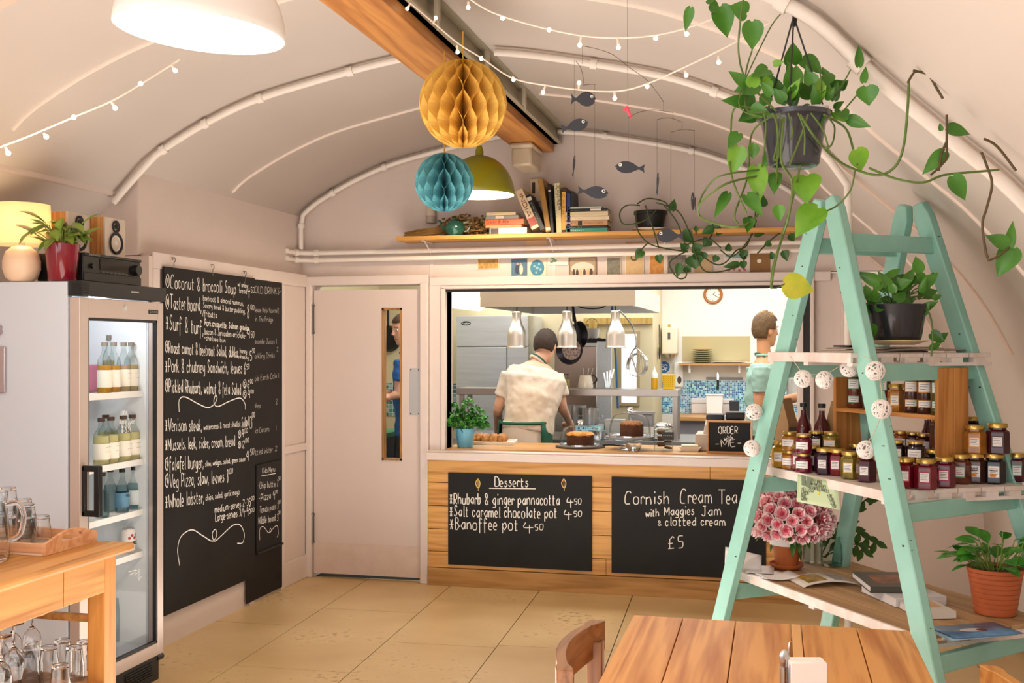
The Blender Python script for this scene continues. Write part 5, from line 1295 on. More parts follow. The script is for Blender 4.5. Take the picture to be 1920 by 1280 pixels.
# sauce bottles
for i, (px, py, h) in enumerate(((1507, 850, .232), (1541, 853, .232))):
    q = onZ(px, py, ZS)
    bottle('sauce_bottle', f'{["left", "right"][i]} one of two dark red sauce bottles with black caps behind the jars', (q.x, q.y, ZS), h, .036, M('red_sauce', '#58101a', .15, coat=.5), bcap, None, .86, 'dark red sauce bottles', neck=.42)
q = onZ(1738, 862, ZS); bottle('sauce_bottle', 'sauce bottle with a red foil top behind the big brown jar', (q.x, q.y, ZS), .215, .030, M('red_sauce'), M('red_foil', '#8c1630', .3, metal=.4), None, .8, None, neck=.5)
q = onZ(1751, 858, ZS); bottle('sauce_bottle', 'black-capped bottle behind the big brown jar, by the crate', (q.x, q.y, ZS), .212, .032, M('red_sauce'), bcap, None, .8, None, neck=.3)

# ---- wooden crate shelf with tall jars
cw = WOOD('crate_wood', '#a9682a', '#cd8f4c', 'z', 1.0, .5)
cwy = WOOD('crate_wood_long', '#a9682a', '#cd8f4c', 'y', 1.0, .5, False)
CR = thing('wooden_crate', 'open wooden crate standing behind the jam jars with tall jars inside', 'crate', tuple(lad(.36, -.23, Z2 + .0022)), LRZ + math.radians(-1.5))
ch = Z3 - .05 - Z2 - .006
for x0 in (0, .072):
    mb = MB(); mb.bx((x0, 0, 0), (x0 + .069, .018, ch)); mb.build('end_board', cw, CR, smooth=False, bevel=.002)
    mb = MB(); mb.bx((x0, .575, 0), (x0 + .069, .593, ch)); mb.build('end_board', cw, CR, smooth=False, bevel=.002)
mb = MB(); mb.bx((.0, .018, .225), (.141, .575, .24)); mb.build('shelf_board', cwy, CR, smooth=False)
mb = MB(); mb.bx((.0, .018, .0), (.141, .575, .012)); mb.build('bottom_board', cwy, CR, smooth=False)
CM = Matrix.Translation(CR.location) @ Matrix.Rotation(LRZ + math.radians(-1.5), 4, 'Z')
def crp(y, x=.05): q = CM @ V((x, y, .2408)); return (q.x, q.y, q.z)
for i, (y, k_, lb, lab) in enumerate(((.055, 'green', 'green', 'tall green jar at the right end of the crate'), (.125, 'marm', 'orange', 'tall marmalade jar second from the right in the crate'), (.195, 'marm', 'orange', 'tall marmalade jar third from the right in the crate'), (.36, 'brown', 'green', 'tall brown jar in the crate, just right of the ladder leg'), (.43, 'brown', 'green', 'tall brown jar in the crate, hidden by the ladder leg'), (.525, 'brown', 'green', 'tall brown jar at the left end of the crate'))):
    jar(lab, crp(y, .055), k_, lb, .155, .031, JR + .3, 'tall jars in the crate', hexa=False, two=True)
jar('short amber jar with a white label in the middle of the crate', crp(.277, .05), 'amber', 'yellow', .105, .033, JR + .3, 'tall jars in the crate')
# kraft bags behind
kraft = M('kraft_paper', '#9c7a52', .7, var=.15, scale=10, bump=.3, bscale=14)
for px, py, h, w_, lab in ((1473, 866, .27, .085, 'brown kraft paper bag at the left end of the jam shelf behind the leg'), (1568, 852, .245, .09, 'brown kraft bag with a blue label behind the right sauce bottle')):
    q = onZ(px, py, ZS); o = thing('paper_bag', lab, 'bag', (q.x, q.y, ZS), LRZ + .5)
    mb = MB(); mb.loft([[V((-w_ / 2, -.03, 0)), V((w_ / 2, -.03, 0)), V((w_ / 2, .03, 0)), V((-w_ / 2, .03, 0))], [V((-w_ / 2, -.032, h * .6)), V((w_ / 2, -.034, h * .6)), V((w_ / 2, .03, h * .6)), V((-w_ / 2, .03, h * .6))], [V((-w_ / 2, -.004, h)), V((w_ / 2, -.006, h)), V((w_ / 2, .004, h)), V((-w_ / 2, .004, h))]])
    mb.build('bag', kraft, o, smooth=False)
    mb = MB(); mb.bx((-w_ * .4, -.0355, h * .12), (w_ * .4, -.033, h * .55)); mb.build('label', M('bag_label', '#5f7d97' if h < .26 else '#403c3c', .6) if h < .26 else M('bag_label_dark', '#47423f', .6), o, smooth=False)

# ---- string of woven balls
GA = thing('ball_garland', 'string of white woven balls draped round the ladder legs', 'garland', tuple(lad(0, 0, 1.4)))
go = V(GA.location); ballm = M('woven_white', '#eee6e2', .7)
_b = MB(); rn = random.Random(2)
for i in range(26):
    ax = V((rn.gauss(0, 1), rn.gauss(0, 1), rn.gauss(0, 1))).normalized(); a, b_ = frame_from(ax); off = rn.uniform(-.5, .5); rr = .0305 * math.sqrt(1 - off * off)
    _b.tube([ax * (off * .0305) + a * (math.cos(t * PI / 8) * rr) + b_ * (math.sin(t * PI / 8) * rr) for t in range(16)], .0026, 5, closed=True)
bmesh_ = _b.mesh('ball', ballm)
bl = [(1410, 840, 4.25), (1414, 772, 4.3), (1506, 710, 4.0), (1546, 712, 3.95), (1592, 690, 3.93), (1641, 695, 3.62), (1653, 767, 3.60), (1624, 843, 3.75)]
for px, py, t_ in bl: o = link('ball', bmesh_, GA); o.location = atT(px, py, t_) - go; o.rotation_euler = (px, py, t_)
mb = MB()
for pl in ([(1482, 668, 4.05), (1495, 686, 4.02), (1506, 700, 4.0), (1525, 702, 3.98), (1546, 701, 3.95), (1568, 690, 3.93), (1590, 672, 3.92)], [(1620, 668, 3.7), (1641, 683, 3.64), (1653, 735, 3.6), (1648, 790, 3.64), (1624, 835, 3.74)], [(1414, 760, 4.3), (1408, 800, 4.27), (1410, 830, 4.25)]):
    mb.tube(smooth_path([atT(*p) - go for p in pl], 4), .0013, 5)
mb.build('string', M('twine', '#cbb79c', .8), GA)

# ---- green price card on the shelf edge
c0 = onZ(1496, 889, Z2 - .002); Tq = 4.16
A_, B_, C__, D_ = atT(1496, 888, Tq), atT(1571, 906, Tq - .15), atT(1576, 956, Tq - .17), atT(1494, 940, Tq - .02)
PS = thing('price_card', 'pale green handwritten price card hanging from the jam shelf edge', 'sign', tuple(A_))
pn = (B_ - A_).cross(D_ - A_).normalized()
if pn.y > 0: pn = -pn
mb = MB(); mb.grid(lambda i, j: (A_ + (B_ - A_) * i) * (1 - j) + (D_ + (C__ - D_) * i) * j - A_ + pn * (.006 * math.sin(PI * i) * j), 6, 6); mb.build('card', M('card_green', '#b9cba3', .6), PS, normals=False, solid=.0015)
def cp(u, v): return (A_ + (B_ - A_) * u) * (1 - v) + (D_ + (C__ - D_) * u) * v - A_ + pn * (.0035 + .006 * math.sin(PI * u) * v)
mb = MB()
for tx, u0, u1, v in (('JELLY BAGS', .36, .62, .16), ('JAM PRESERVES', .30, .72, .3), ('ASSORTED PRICES', .30, .78, .44), ('YELLOW', .12, .42, .56), ('GREEN', .12, .3, .68), ('BLUE', .12, .24, .8), ('WHITE', .12, .28, .92), ('4.00', .74, .84, .6), ('4.00', .77, .88, .72), ('3.50', .8, .9, .84), ('3.00', .82, .92, .95)):
    a, b_ = cp(u0, v), cp(u1, v); write(mb, tx, a, b_, .011, .0016, pn, up=(D_ - A_).normalized() * -1)
mb.build('ink_lettering', inkm, PS, normals=False)
mb = MB(); mb.lathe([(0, 0), (.006, 0)], tuple(cp(.54, .53)), 12, pn.to_track_quat('Z', 'Y').to_matrix().to_4x4()); mb.build('yellow_spot', M('ink_yellow', '#dcc33a', .6), PS, normals=False)
mb = MB()
for u, v in ((.16, .1), (.30, .12), (.17, .25), (.28, .28)): mb.grid(lambda i, j: cp(u - .05 + .1 * i, v - .1 + .22 * j) + pn * .0004, 2, 2)
mb.build('grey_tape', M('tape_grey', '#6d7a66', .6), PS, normals=False, smooth=False)

# ---- things on the lowest shelf
ZB = Z1 + .0022
terra = M('terracotta', '#b5622f', .7, var=.12, scale=14); terra2 = M('terracotta_orange', '#c1653a', .55, var=.08, scale=10)
q = onZ(1475, 1064, ZB + .002)
AZ = thing('azalea', 'pink azalea in full bloom in a white-rimmed terracotta pot', 'plant', (q.x, q.y, ZB + .0015))
mb = MB(); mb.lathe([(0, 0), (.055, 0), (.07, .012), (.073, .022), (.069, .022), (.064, .012), (0, .008)], n=28); mb.build('saucer', terra, AZ)
mb = MB(); mb.lathe([(0, .009), (.045, .009), (.062, .098), (.070, .1), (.074, .132), (.069, .133), (.066, .115), (0, .112)], n=28); pot = mb.build('pot', terra, AZ)
mb = MB(); mb.lathe([(.0708, .1005), (.0748, .1325), (.0690, .1345), (.0685, .1335), (.0738, .132), (.0702, .1005)], n=28); mb.build('rim_band', M('white_rim', '#e6dfda', .5), pot)
rn = random.Random(21); fm = MB(); lf = MB()
cen = V((.012, 0, .20))
pts = []
for i in range(7000):
    v = V((rn.gauss(0, 1), rn.gauss(0, 1), rn.gauss(0, 1))).normalized()
    if v.z < -.55: continue
    if all((v - u).length > .27 for u in pts): pts.append(v)
for v in pts:
    c = cen + V((v.x * .165, v.y * .135, v.z * (.11 if v.z > 0 else .085)))
    if v.z > .5: c.z += .012 * (1 if v.x < .2 else -1)
    a, b_ = frame_from(v); r = rn.uniform(.026, .032)
    for ring, (n, rr, lift) in enumerate(((6, 1.05, .35), (5, .75, .9))):
        for k in range(n):
            t0 = 2 * PI * (k + rn.uniform(-.15, .15)) / n + ring * .5
            def PT(u, w_, t0=t0, rr=rr, lift=lift):
                ang = t0 + (w_ - .5) * (1.1 if u > .1 else .5) ; rad = r * rr * u
                ruf = .3 * math.sin(w_ * 11 + t0 * 3) * u * u
                return c + (a * math.cos(ang) + b_ * math.sin(ang)) * rad + v * (r * (lift * u * u + ruf * .6))
            us = [.08, .45, .8, 1.0]; ws = [0, .33, .66, 1]
            o0 = len(fm.v); fm.v += [tuple(PT(u, w_)) for u in us for w_ in ws]
            for i in range(3):
                for j in range(3): fm.f.append(tuple(o0 + x for x in (i * 4 + j, (i + 1) * 4 + j, (i + 1) * 4 + j + 1, i * 4 + j + 1))); fm.m.append((0, 1, 2)[i])
for i in range(46):
    v = V((rn.gauss(0, 1), rn.gauss(0, 1), rn.gauss(0, .7))).normalized(); c = cen + V((v.x * .125, v.y * .1, v.z * .08 - .02))
    leaf(lf, c, c + v * rn.uniform(.04, .06) + V((0, 0, -.01)), .022, V((0, 0, 1)), .2, .2, False)
fm.build('blossoms', [M('petal_deep', '#cf4a62', .5, sss=.1), M('petal_pink', '#e58a95', .5, sss=.1), M('petal_edge', '#f6dcdc', .5)], AZ, normals=False, angle=2.0)
lf.ball(tuple(cen), .1, 14, 9, (1.1, .9, .6)); lf.build('foliage', leafd, AZ, normals=False)
mb = MB(); mb.tube([V((0, 0, .11)), V((.01, 0, .2))], .02, 8); mb.build('stem', M('bark', '#4c3a28', .8), AZ)
def mason(px, py, lab, h=.128, r=.045):
    q = onZ(px, py, ZB); o = thing('glass_jar', lab, 'jar', (q.x, q.y, ZB))
    mb = MB(); t = .003; pr = [(0, 0), (r * .93, 0), (r, .008), (r, h * .68), (r * .84, h * .8), (r * .80, h * .84), (r * .86, h * .86), (r * .80, h * .9), (r * .86, h * .93), (r * .82, h), (r * .76, h), (r * .76, h * .82), (r - t, h * .68), (r - t, .012), (0, .009)]
    mb.lathe(pr, n=28); mb.build('glass_body', GLASS('jar_glass', '#e6ece8', .15), o); return o
mason(1559, 1060, 'empty square-shouldered glass jar beside the azalea')
mason(1524, 1054, 'grey glass jar half hidden behind the azalea pot', .135, .042)
# sprigs behind the jars
SPR = thing('leaf_sprig', 'dark leafy sprigs standing behind the glass jars', 'plant', tuple(atT(1585, 1050, 4.85)))
so = V(SPR.location); lf = MB(); st = MB()
for stem in ([(1540, 1040), (1570, 985), (1605, 950), (1640, 925)], [(1545, 1045), (1590, 995), (1615, 1000), (1640, 1015)], [(1548, 1045), (1610, 940), (1640, 900), (1672, 880)], [(1540, 1045), (1600, 1020), (1618, 1030)]):
    P = smooth_path([atT(x, y, 4.85) - so for x, y in stem], 5); st.tube(P, .003, 5)
    for k in range(3, len(P), 3):
        d = (P[k] - P[k - 1]).normalized()
        for s_ in (-1, 1):
            tp_ = P[k] + (d * .5 + V((s_ * .6, 0, -.5 + .3 * s_))).normalized() * .065; leaf(lf, P[k], tp_, .03, V((.2, -1, .4)), .2, .15, False)
lf.build('foliage', leafd, SPR, normals=False); st.build('stems', M('stem_dark', '#4a4a26', .6), SPR)
# right terracotta pot
q = onZ(1866, 1149, ZB)
TPt = thing('potted_plant', 'bright green leafy plant in a ribbed orange terracotta pot at far right', 'plant', (q.x, q.y, ZB))
rp = [(0, 0), (.067, 0), (.07, .004)]
for i in range(8): z = .01 + i * .0175; r = .071 + .0026 * i; rp += [(r, z), (r + .002, z + .013), (r - .0012, z + .0165)]
rp += [(.094, .150), (.096, .162), (.089, .163), (.085, .15), (0, .145)]
mb = MB(); mb.lathe(rp, n=32); mb.build('pot', terra2, TPt)
mb = MB(); mb.lathe([(0, .152), (.086, .15)], n=20); mb.build('soil', M('soil'), TPt)
lf = MB(); st = MB(); rn = random.Random(9)
for i in range(52):
    a = rn.uniform(0, 2 * PI); e = rn.uniform(.25, 1.35); ln = rn.uniform(.05, .14)
    b0 = V((math.cos(a) * rn.uniform(0, .06), math.sin(a) * rn.uniform(0, .06), .15)); m_ = b0 + V((math.cos(a) * math.cos(e) * .7, math.sin(a) * math.cos(e) * .7, math.sin(e))) * ln
    tp_ = m_ + V((math.cos(a), math.sin(a), rn.uniform(-.3, .9))).normalized() * rn.uniform(.06, .10)
    st.tube([b0, m_], .002, 5); leaf(lf, m_, tp_, rn.uniform(.032, .05), V((rn.uniform(-.2, .2), rn.uniform(-.6, .0), 1)), .22, .25, False)
lf.build('foliage', M('leaf_bright', '#4e9a2e', .3, var=.4, scale=12, hex2='#3a7a26'), TPt, normals=False); st.build('stems', M('stem_green'), TPt)
# paper, books and magazines
paperm = M('paper_white', '#efecec', .6); 
rn = random.Random(4)
for i, (px, py, rz_, lab) in enumerate(((1440, 1078, .3, 'white sheet of paper lying lowest under the azalea saucer side'), (1425, 1072, .9, 'second white sheet on the loose papers at the left of the shelf'), (1455, 1084, -.2, 'white sheet jutting over the shelf edge by the far ladder leg'))):
    q = onZ(px, py, ZB); o = MB(); o.grid(lambda u, v: V(((u - .5) * .16, (v - .5) * .11, .001 + .006 * (abs(u - .5) * 2) ** 2 * (i + .3))), 6, 4)
    o = o.build('paper_sheet', paperm, None, normals=False, solid=.0008); o.location = (q.x, q.y, ZB + .001 + i * .0016); o.rotation_euler = (0, 0, LRZ + rz_); tag(o, lab, 'paper')
q = onZ(1393, 1070, ZB); mb = MB(); mb.grid(lambda u, v: V(((u - .5) * .15, .05 * v * v, .004 + .085 * v * (1 - .35 * u))), 8, 6)
o = mb.build('paper_sheet', paperm, None, normals=False, solid=.0008); o.location = (q.x, q.y, ZB); o.rotation_euler = (0, 0, YAW - .25); tag(o, 'curled white sheet standing up behind the far ladder leg', 'paper')
q = onZ(1545, 1092, ZB)
MG = thing('magazine', 'open magazine with a yellow field photograph beside the dark book', 'magazine', (q.x, q.y, ZB), LRZ - .25)
mb = MB(); mb.grid(lambda u, v: V(((u - .5) * .24, (v - .5) * .16, .002 + .02 * math.sin(PI * min(1, u * 1.02)) ** .6 * (1 - .3 * abs(u - .5)))), 12, 2); mb.build('pages', M('magazine_paper', '#d9d2cc', .4), MG, normals=False, solid=.004)
for nm, x0, x1, col, c2 in (('photo', -.09, -.01, '#c79a2a', '#5c5226'), ('text_block', .02, .1, '#b5aaa5', '#8d8580')):
    mb = MB(); mb.grid(lambda u, v: V((x0 + (x1 - x0) * u, -.06 + .12 * v, .0045 + .02 * math.sin(PI * min(1, ((x0 + (x1 - x0) * u) / .24 + .5) * 1.02)) ** .6 * (1 - .3 * abs((x0 + (x1 - x0) * u) / .24)))), 8, 2)
    mb.build(nm, M('mag_' + nm, col, .4, hex2=c2, scale=40), MG, normals=False)
def flatbook(lab, px, py, w_, d, th, col, rz_, z, pic=None):
    q = onZ(px, py, z); b = thing('book', lab, 'book', (q.x, q.y, z), rz_)
    cm = M('cover_' + col.strip('#'), col, .35, var=.05, scale=20); c_ = .003
    mb = MB(); mb.bx((-w_ / 2, -d / 2, 0), (w_ / 2, d / 2, c_)); mb.bx((-w_ / 2, -d / 2, th - c_), (w_ / 2, d / 2, th)); mb.bx((-w_ / 2, -d / 2, c_), (-w_ / 2 + .003, d / 2, th - c_)); mb.build('cover', cm, b, bevel=.001)
    mb = MB(); mb.bx((-w_ / 2 + .003, -d / 2 + .003, c_), (w_ / 2 - .004, d / 2 - .003, th - c_)); mb.build('pages', M('pages_white', '#eceaec', .7), b, smooth=False)
    if pic:
        mb = MB(); x0, x1, y0, y1 = pic[0]; mb.bx((x0 * w_, y0 * d, th), (x1 * w_, y1 * d, th + .0006)); mb.build('cover_picture', M('pic_' + pic[1].strip('#'), pic[1], .35, hex2=pic[2], scale=22), b, smooth=False)
    return b
flatbook('thick white book under the dark one on the lowest shelf', 1692, 1121, .26, .20, .032, '#e4e2e6', LRZ + 1.35, ZB)
flatbook('dark green book with a brown animal picture on its cover', 1664, 1100 - 3, .27, .20, .024, '#4a4a42', LRZ + 1.12, ZB + .0328, ((-.3, .25, -.3, .3), '#a8643c', '#3d2b20'))
flatbook('cream paperback with a peach picture behind the near ladder leg, nearest on the shelf', 1738, 1149, .17, .13, .026, '#e0d9d2', LRZ + 1.25, ZB, ((-.15, .45, -.35, .3), '#dcb98a', '#c99a66'))
q = onZ(1828, 1185, ZB)
for i, (dx, dy, r_, c1, c2, lab) in enumerate(((-.02, -.012, .05, '#a9c4d6', '#8fb3cc', 'pale blue leaflet under the top one at the near end of the shelf'), (0, 0, 0, '#6f9cc4', '#3f5f8c', 'blue brochure with a white hand picture at the near end of the shelf'))):
    B2 = thing('brochure', lab, 'leaflet', (q.x + dx, q.y + dy, ZB + .0012 + i * .004), YAW + .22 + r_)
    mb = MB(); mb.grid(lambda u, v: V(((u - .5) * .25, (v - .5) * .15, .001 + .006 * (abs(u - .4)) ** 2)), 8, 2); mb.build('paper', M('brochure_' + str(i), c1, .3, hex2=c2, scale=9), B2, normals=False, solid=.002)
    if i:
        mb = MB(); mb.lathe([(0, 0), (1, 0)], (-.01, 0, .0034), 20, Matrix.Diagonal(V((.045, .02, 1, 1)))); mb.build('printed_hand', M('brochure_white', '#e6dfe2', .4), B2, normals=False)
        mb = MB(); mb.lathe([(0, 0), (1, 0)], (.022, -.004, .0037), 16, Matrix.Diagonal(V((.02, .014, 1, 1)))); mb.build('printed_shadow', M('brochure_brown', '#6a4440', .4), B2, normals=False)
        mb = MB(); write(mb, '-----', (.02, .035, .0045), (.08, .035, .0045), .014, .0016, (0, 0, 1)); mb.build('printed_words', M('brochure_white'), B2, normals=False)

# ---- plant and papers on the uppermost shelf
ZT = Z3 + .0022
q = lad(.33, -.02, ZT)
NP = thing('newspapers', 'folded newspapers lying under the plant on the uppermost shelf', 'newspaper', tuple(q), LRZ + .1)
for i, (x, y, r_) in enumerate(((-.06, .04, .2), (.05, -.02, -.15), (-.02, .01, .05))):
    mb = MB(); R_ = Matrix.Rotation(r_, 4, 'Z'); mb.grid(lambda u, v: R_ @ V((x + (u - .5) * .34, y + (v - .5) * .26, .002 + i * .006 + -.004 * (2 * abs(u - .5)) ** 3 + .004)), 8, 4)
    mb.build('sheet', M('newsprint', '#c9b7a8', .8, hex2='#a89688', scale=30), NP, normals=False, solid=.005)
mb = MB(); mb.bx((-.19, .02, .02), (-.11, .1, .026)); mb.build('black_photo', M('newsprint_black', '#26211f', .7), NP, smooth=False)
q = atT(1681, 652, 3.93); pz = ZT + .0275
PLT = thing('saucer_plate', 'cream china plate under the black plant bowl', 'plate', (q.x, q.y, pz - .001))
mb = MB(); mb.lathe([(0, 0), (.06, 0), (.108, .014), (.107, .017), (.06, .004), (0, .004)], n=36); mb.build('plate', M('cream_china', '#d9c39a', .25, coat=.3), PLT)
TPn = thing('potted_plant', 'trailing green pothos in a black bowl on the uppermost ladder shelf', 'plant', (q.x, q.y, pz + .0035))
potb = M('black_pot', '#22232a', .22, coat=.3)
mb = MB(); mb.lathe([(0, 0), (.076, 0), (.085, .02), (.1, .11), (.105, .14), (.1, .141), (.095, .12), (0, .115)], n=32); mb.build('pot', potb, TPn)
mb = MB(); mb.lathe([(0, .128), (.094, .122)], n=20); mb.build('soil', M('soil'), TPn)
po = V(TPn.location); lf = MB(); st = MB()
pm = M('pothos_leaf', '#4f8a2a', .3, var=.45, scale=9, hex2='#37691f'); pml = M('pothos_leaf_lime', '#86b63a', .3, hex2='#5f9a2c', scale=10, var=.2); pmy = M('pothos_leaf_yellow', '#d3c93f', .35, hex2='#8fb53a', scale=12)
vine = M('vine_stem', '#5f7a34', .5, var=.3, scale=20); vineb = M('vine_bark', '#5a4a2c', .6, var=.3, scale=20)
T0 = 3.93
rn = random.Random(50); xtra = []
for k in range(24):
    x, y = rn.uniform(1625, 1735), rn.uniform(520, 590); a = rn.uniform(-2.9, -.2); q_ = rn.uniform(22, 34); xtra.append((x, y, x + q_ * math.cos(a), y + q_ * math.sin(a) * .8, rn.uniform(18, 26)))
def pxleaf(mb, bx_, by_, tx_, ty_, w_, t_, org, dt=0, face=(0, 0), fold=.25, curl=.15):
    a = atT(bx_, by_, t_); b_ = atT(tx_, ty_, t_ + dt); vd = -(a - ORG).normalized()
    leaf(mb, a - org, b_ - org, w_ * t_ / FOC, vd + V((face[0], 0, face[1])), fold, curl)
for l_ in [(1650, 530, 1605, 510, 26), (1610, 545, 1580, 530, 24), (1650, 560, 1605, 545, 22), (1620, 575, 1590, 600, 30), (1672, 540, 1645, 508, 20), (1665, 520, 1690, 500, 18), (1690, 545, 1720, 512, 22), (1700, 560, 1680, 530, 26), (1640, 570, 1620, 535, 24), (1725, 510, 1716, 478, 24), (1735, 535, 1758, 508, 26), (1728, 548, 1735, 520, 16),
           (1690, 580, 1708, 555, 30), (1660, 585, 1672, 610, 26), (1620, 585, 1648, 562, 24), (1712, 575, 1722, 600, 18), (1750, 560, 1766, 552, 14), (1640, 600, 1612, 575, 26), (1625, 610, 1640, 640, 34), (1600, 555, 1575, 545, 20), (1680, 565, 1700, 545, 24), (1655, 545, 1672, 525, 22), (1700, 530, 1712, 500, 22), (1745, 625, 1772, 640, 24), (1755, 640, 1778, 622, 20), (1745, 655, 1765, 640, 16)] + xtra:
    rn = random.Random(int(l_[0] * 3 + l_[1])); pxleaf(lf, l_[0], l_[1], l_[2], l_[3], l_[4] * .95, T0 + rn.uniform(-.07, .07), po, rn.uniform(-.04, .04), (rn.uniform(-.4, .4), rn.uniform(0, .6)))
    if l_[1] < 600: st.tube(smooth_path([atT(1680 + (l_[0] - 1680) * .35, 592, T0) - po, atT((l_[0] + 1680) / 2, (l_[1] + 575) / 2 - 6, T0) - po, atT(l_[0], l_[1], T0) - po], 4), .0022, 5)
st.tube(smooth_path([atT(x, y, T0 - .06) - po for x, y in ((1725, 578), (1738, 580), (1746, 600), (1749, 630), (1746, 668))], 5), .0032, 6)
lf.build('foliage', pm, TPn, normals=False); st.build('stems', vine, TPn)

# ---- hanging basket of pothos
HT = 3.2
def hT(x): return HT - max(0, min(.22, (x - 1560) / 144 * .22))
HS = Matrix.Scale(.935, 4)
c = atT(1488, 312, HT)
HB = thing('hanging_plant', 'pothos with long vines in a black hanging pot in front of the ladder top', 'plant', tuple(c)); ho = V(HB.location)
mb = MB(); mb.X = HS; mb.lathe([(0, 0), (.072, 0), (.078, .006), (.098, .13), (.108, .145), (.116, .15), (.117, .165), (.109, .166), (.1, .14), (0, .135)], n=36); mb.build('pot', M('hanging_pot_black', '#3a3c44', .22, coat=.4), HB)
mb = MB(); mb.X = HS; mb.lathe([(0, -.004), (.06, -.004), (.075, .004)], n=30); mb.build('pot_base', potb, HB)
mb = MB(); mb.X = HS; mb.lathe([(0, .155), (.1, .15)], n=24); mb.build('soil', M('soil'), HB)
for k in range(3):
    a = 2 * PI * k / 3 + .4; mb = MB(); mb.X = HS; mb.tube([V((.11 * math.cos(a), .11 * math.sin(a), .16)), V((.0, .0, .47))], .0028, 6); mb.build('hanger_strand', M('hanger_black', '#2a2826', .5), HB)
mb = MB(); mb.tube([V((0, 0, .435)), V((0, 0, max(.45, vz(c.x) - c.z - .005)))], .004, 8); mb.tube(smooth_path([V((.0, 0, .41)), V((.005, 0, .43)), V((0, 0, .445))], 4), .006, 6); mb.build('hook', M('hanger_black'), HB)
q = atT(1530, 207, HT - .03) - ho; mb = MB(); mb.lathe([(0, 0), (.03, 0), (.036, .03), (.033, .03), (.028, .003), (0, .003)], tuple(q + V((0, 0, -.02))), 20); mb.build('plastic_saucer', M('milky_plastic', '#e9e6e0', .35), HB)
lf = MB(); ll = MB(); ly = MB(); st = MB()
vines = [  # (points px,py,t offset) , radius
 ([(1455, 208), (1400, 150), (1385, 100), (1388, 40), (1395, -10)], .0030), ([(1440, 215), (1380, 200), (1370, 260), (1372, 330), (1400, 400)], .003), ([(1435, 210), (1400, 205), (1398, 140), (1410, 95)], .0025),
 ([(1430, 220), (1385, 190), (1440, 60), (1470, 20)], .002), ([(1450, 215), (1410, 250), (1402, 330), (1378, 400), (1385, 420)], .003),
 ([(1420, 330), (1360, 345), (1315, 380), (1312, 405), (1345, 420), (1385, 425), (1415, 410), (1425, 385), (1418, 360)], .0034), ([(1425, 318), (1350, 330), (1320, 360), (1310, 385)], .0028),
 ([(1470, 220), (1465, 300), (1485, 340), (1480, 400), (1465, 450), (1450, 500), (1446, 540)], .0040), ([(1500, 312), (1490, 360), (1470, 430), (1452, 500), (1447, 535)], .0032), ([(1455, 215), (1460, 290), (1450, 300)], .003),
 ([(1500, 215), (1530, 260), (1570, 300), (1610, 320), (1650, 328), (1680, 310), (1695, 270), (1702, 200), (1704, 155)], .0038), ([(1545, 215), (1585, 240), (1600, 280), (1607, 310)], .0034), ([(1555, 222), (1565, 240), (1560, 270), (1545, 280)], .0026),
 ([(1630, 315), (1680, 335), (1730, 342), (1770, 328), (1830, 322), (1873, 318)], .0036), ([(1603, 320), (1595, 355), (1570, 385), (1538, 400)], .0026), ([(1515, 215), (1500, 260), (1480, 310)], .003),
 ([(1575, 215), (1605, 180), (1620, 160)], .0022), ([(1560, 190), (1590, 140), (1612, 90)], .0022), ([(1540, 190), (1540, 150), (1535, 130)], .002),
]
dark = [(1350, 12, 1366, 70, 44), (1410, 40, 1412, 94, 42), (1295, 14, 1284, 60, 20), (1330, 10, 1352, 18, 26), (1325, 0, 1350, -12, 24), (1400, 25, 1370, 10, 38), (1455, -5, 1470, 22, 26), (1425, 160, 1375, 168, 40), (1405, 195, 1355, 185, 30), (1440, 130, 1412, 140, 30), (1485, 120, 1488, 80, 36), (1490, 170, 1478, 120, 36), (1505, 110, 1543, 135, 34), (1500, 178, 1540, 158, 34), (1460, 175, 1445, 140, 28),
 (1610, 125, 1612, 82, 18), (1620, 155, 1622, 122, 16), (1625, 162, 1630, 198, 42), (1575, 165, 1590, 150, 20), (1440, 180, 1425, 200, 26), (1470, 190, 1450, 165, 24), (1445, 285, 1432, 316, 24), (1415, 270, 1410, 300, 22), (1590, 222, 1632, 238, 24), (1565, 205, 1580, 190, 18), (1455, 325, 1450, 362, 28), (1365, 362, 1340, 405, 22), (1460, 385, 1462, 416, 24), (1400, 365, 1430, 402, 30), (1385, 250, 1365, 275, 26), (1520, 160, 1560, 175, 26), (1475, 195, 1470, 160, 26), (1405, 410, 1402, 432, 24)]
lime = [(1385, 275, 1372, 328, 38), (1418, 312, 1425, 376, 40), (1512, 330, 1512, 378, 56), (1535, 390, 1490, 440, 58), (1605, 280, 1618, 322, 40), (1450, 120, 1470, 115, 14), (1445, 150, 1425, 165, 26)]
yel = [(1470, 532, 1530, 545, 50)]; vines.append(([(1447, 540), (1456, 540), (1471, 532)], .0022))
rn = random.Random(77)
for k in range(34):
    x, y = rn.uniform(1395, 1580), rn.uniform(150, 215); a = rn.uniform(-2.6, -.4); l_ = rn.uniform(24, 44); (dark if k % 5 else lime).append((x, y, x + l_ * math.cos(a), y + l_ * math.sin(a) * (1 if y < 200 else -.6), rn.uniform(18, 32)))
for x0, x1, y1 in ((1432, 1428, 320), (1448, 1456, 345), (1462, 1450, 300), (1496, 1508, 290), (1520, 1555, 285), (1478, 1482, 262)): vines.append(([(x0, 212), ((x0 + x1) / 2 + 6, 245), (x1, y1)], .0026))
for P, r in vines:
    n = len(P); S = smooth_path([atT(x, y, HT + (.14 if i else 0) * math.sin(i * 1.7 + n) * .6 if not (1412 < x < 1565 and 205 < y < 318) and x < 1590 else (HT - .125 if x < 1590 else hT(x) - .01)) - ho for i, (x, y) in enumerate(P)], 6); st.tube(S, r, 6)
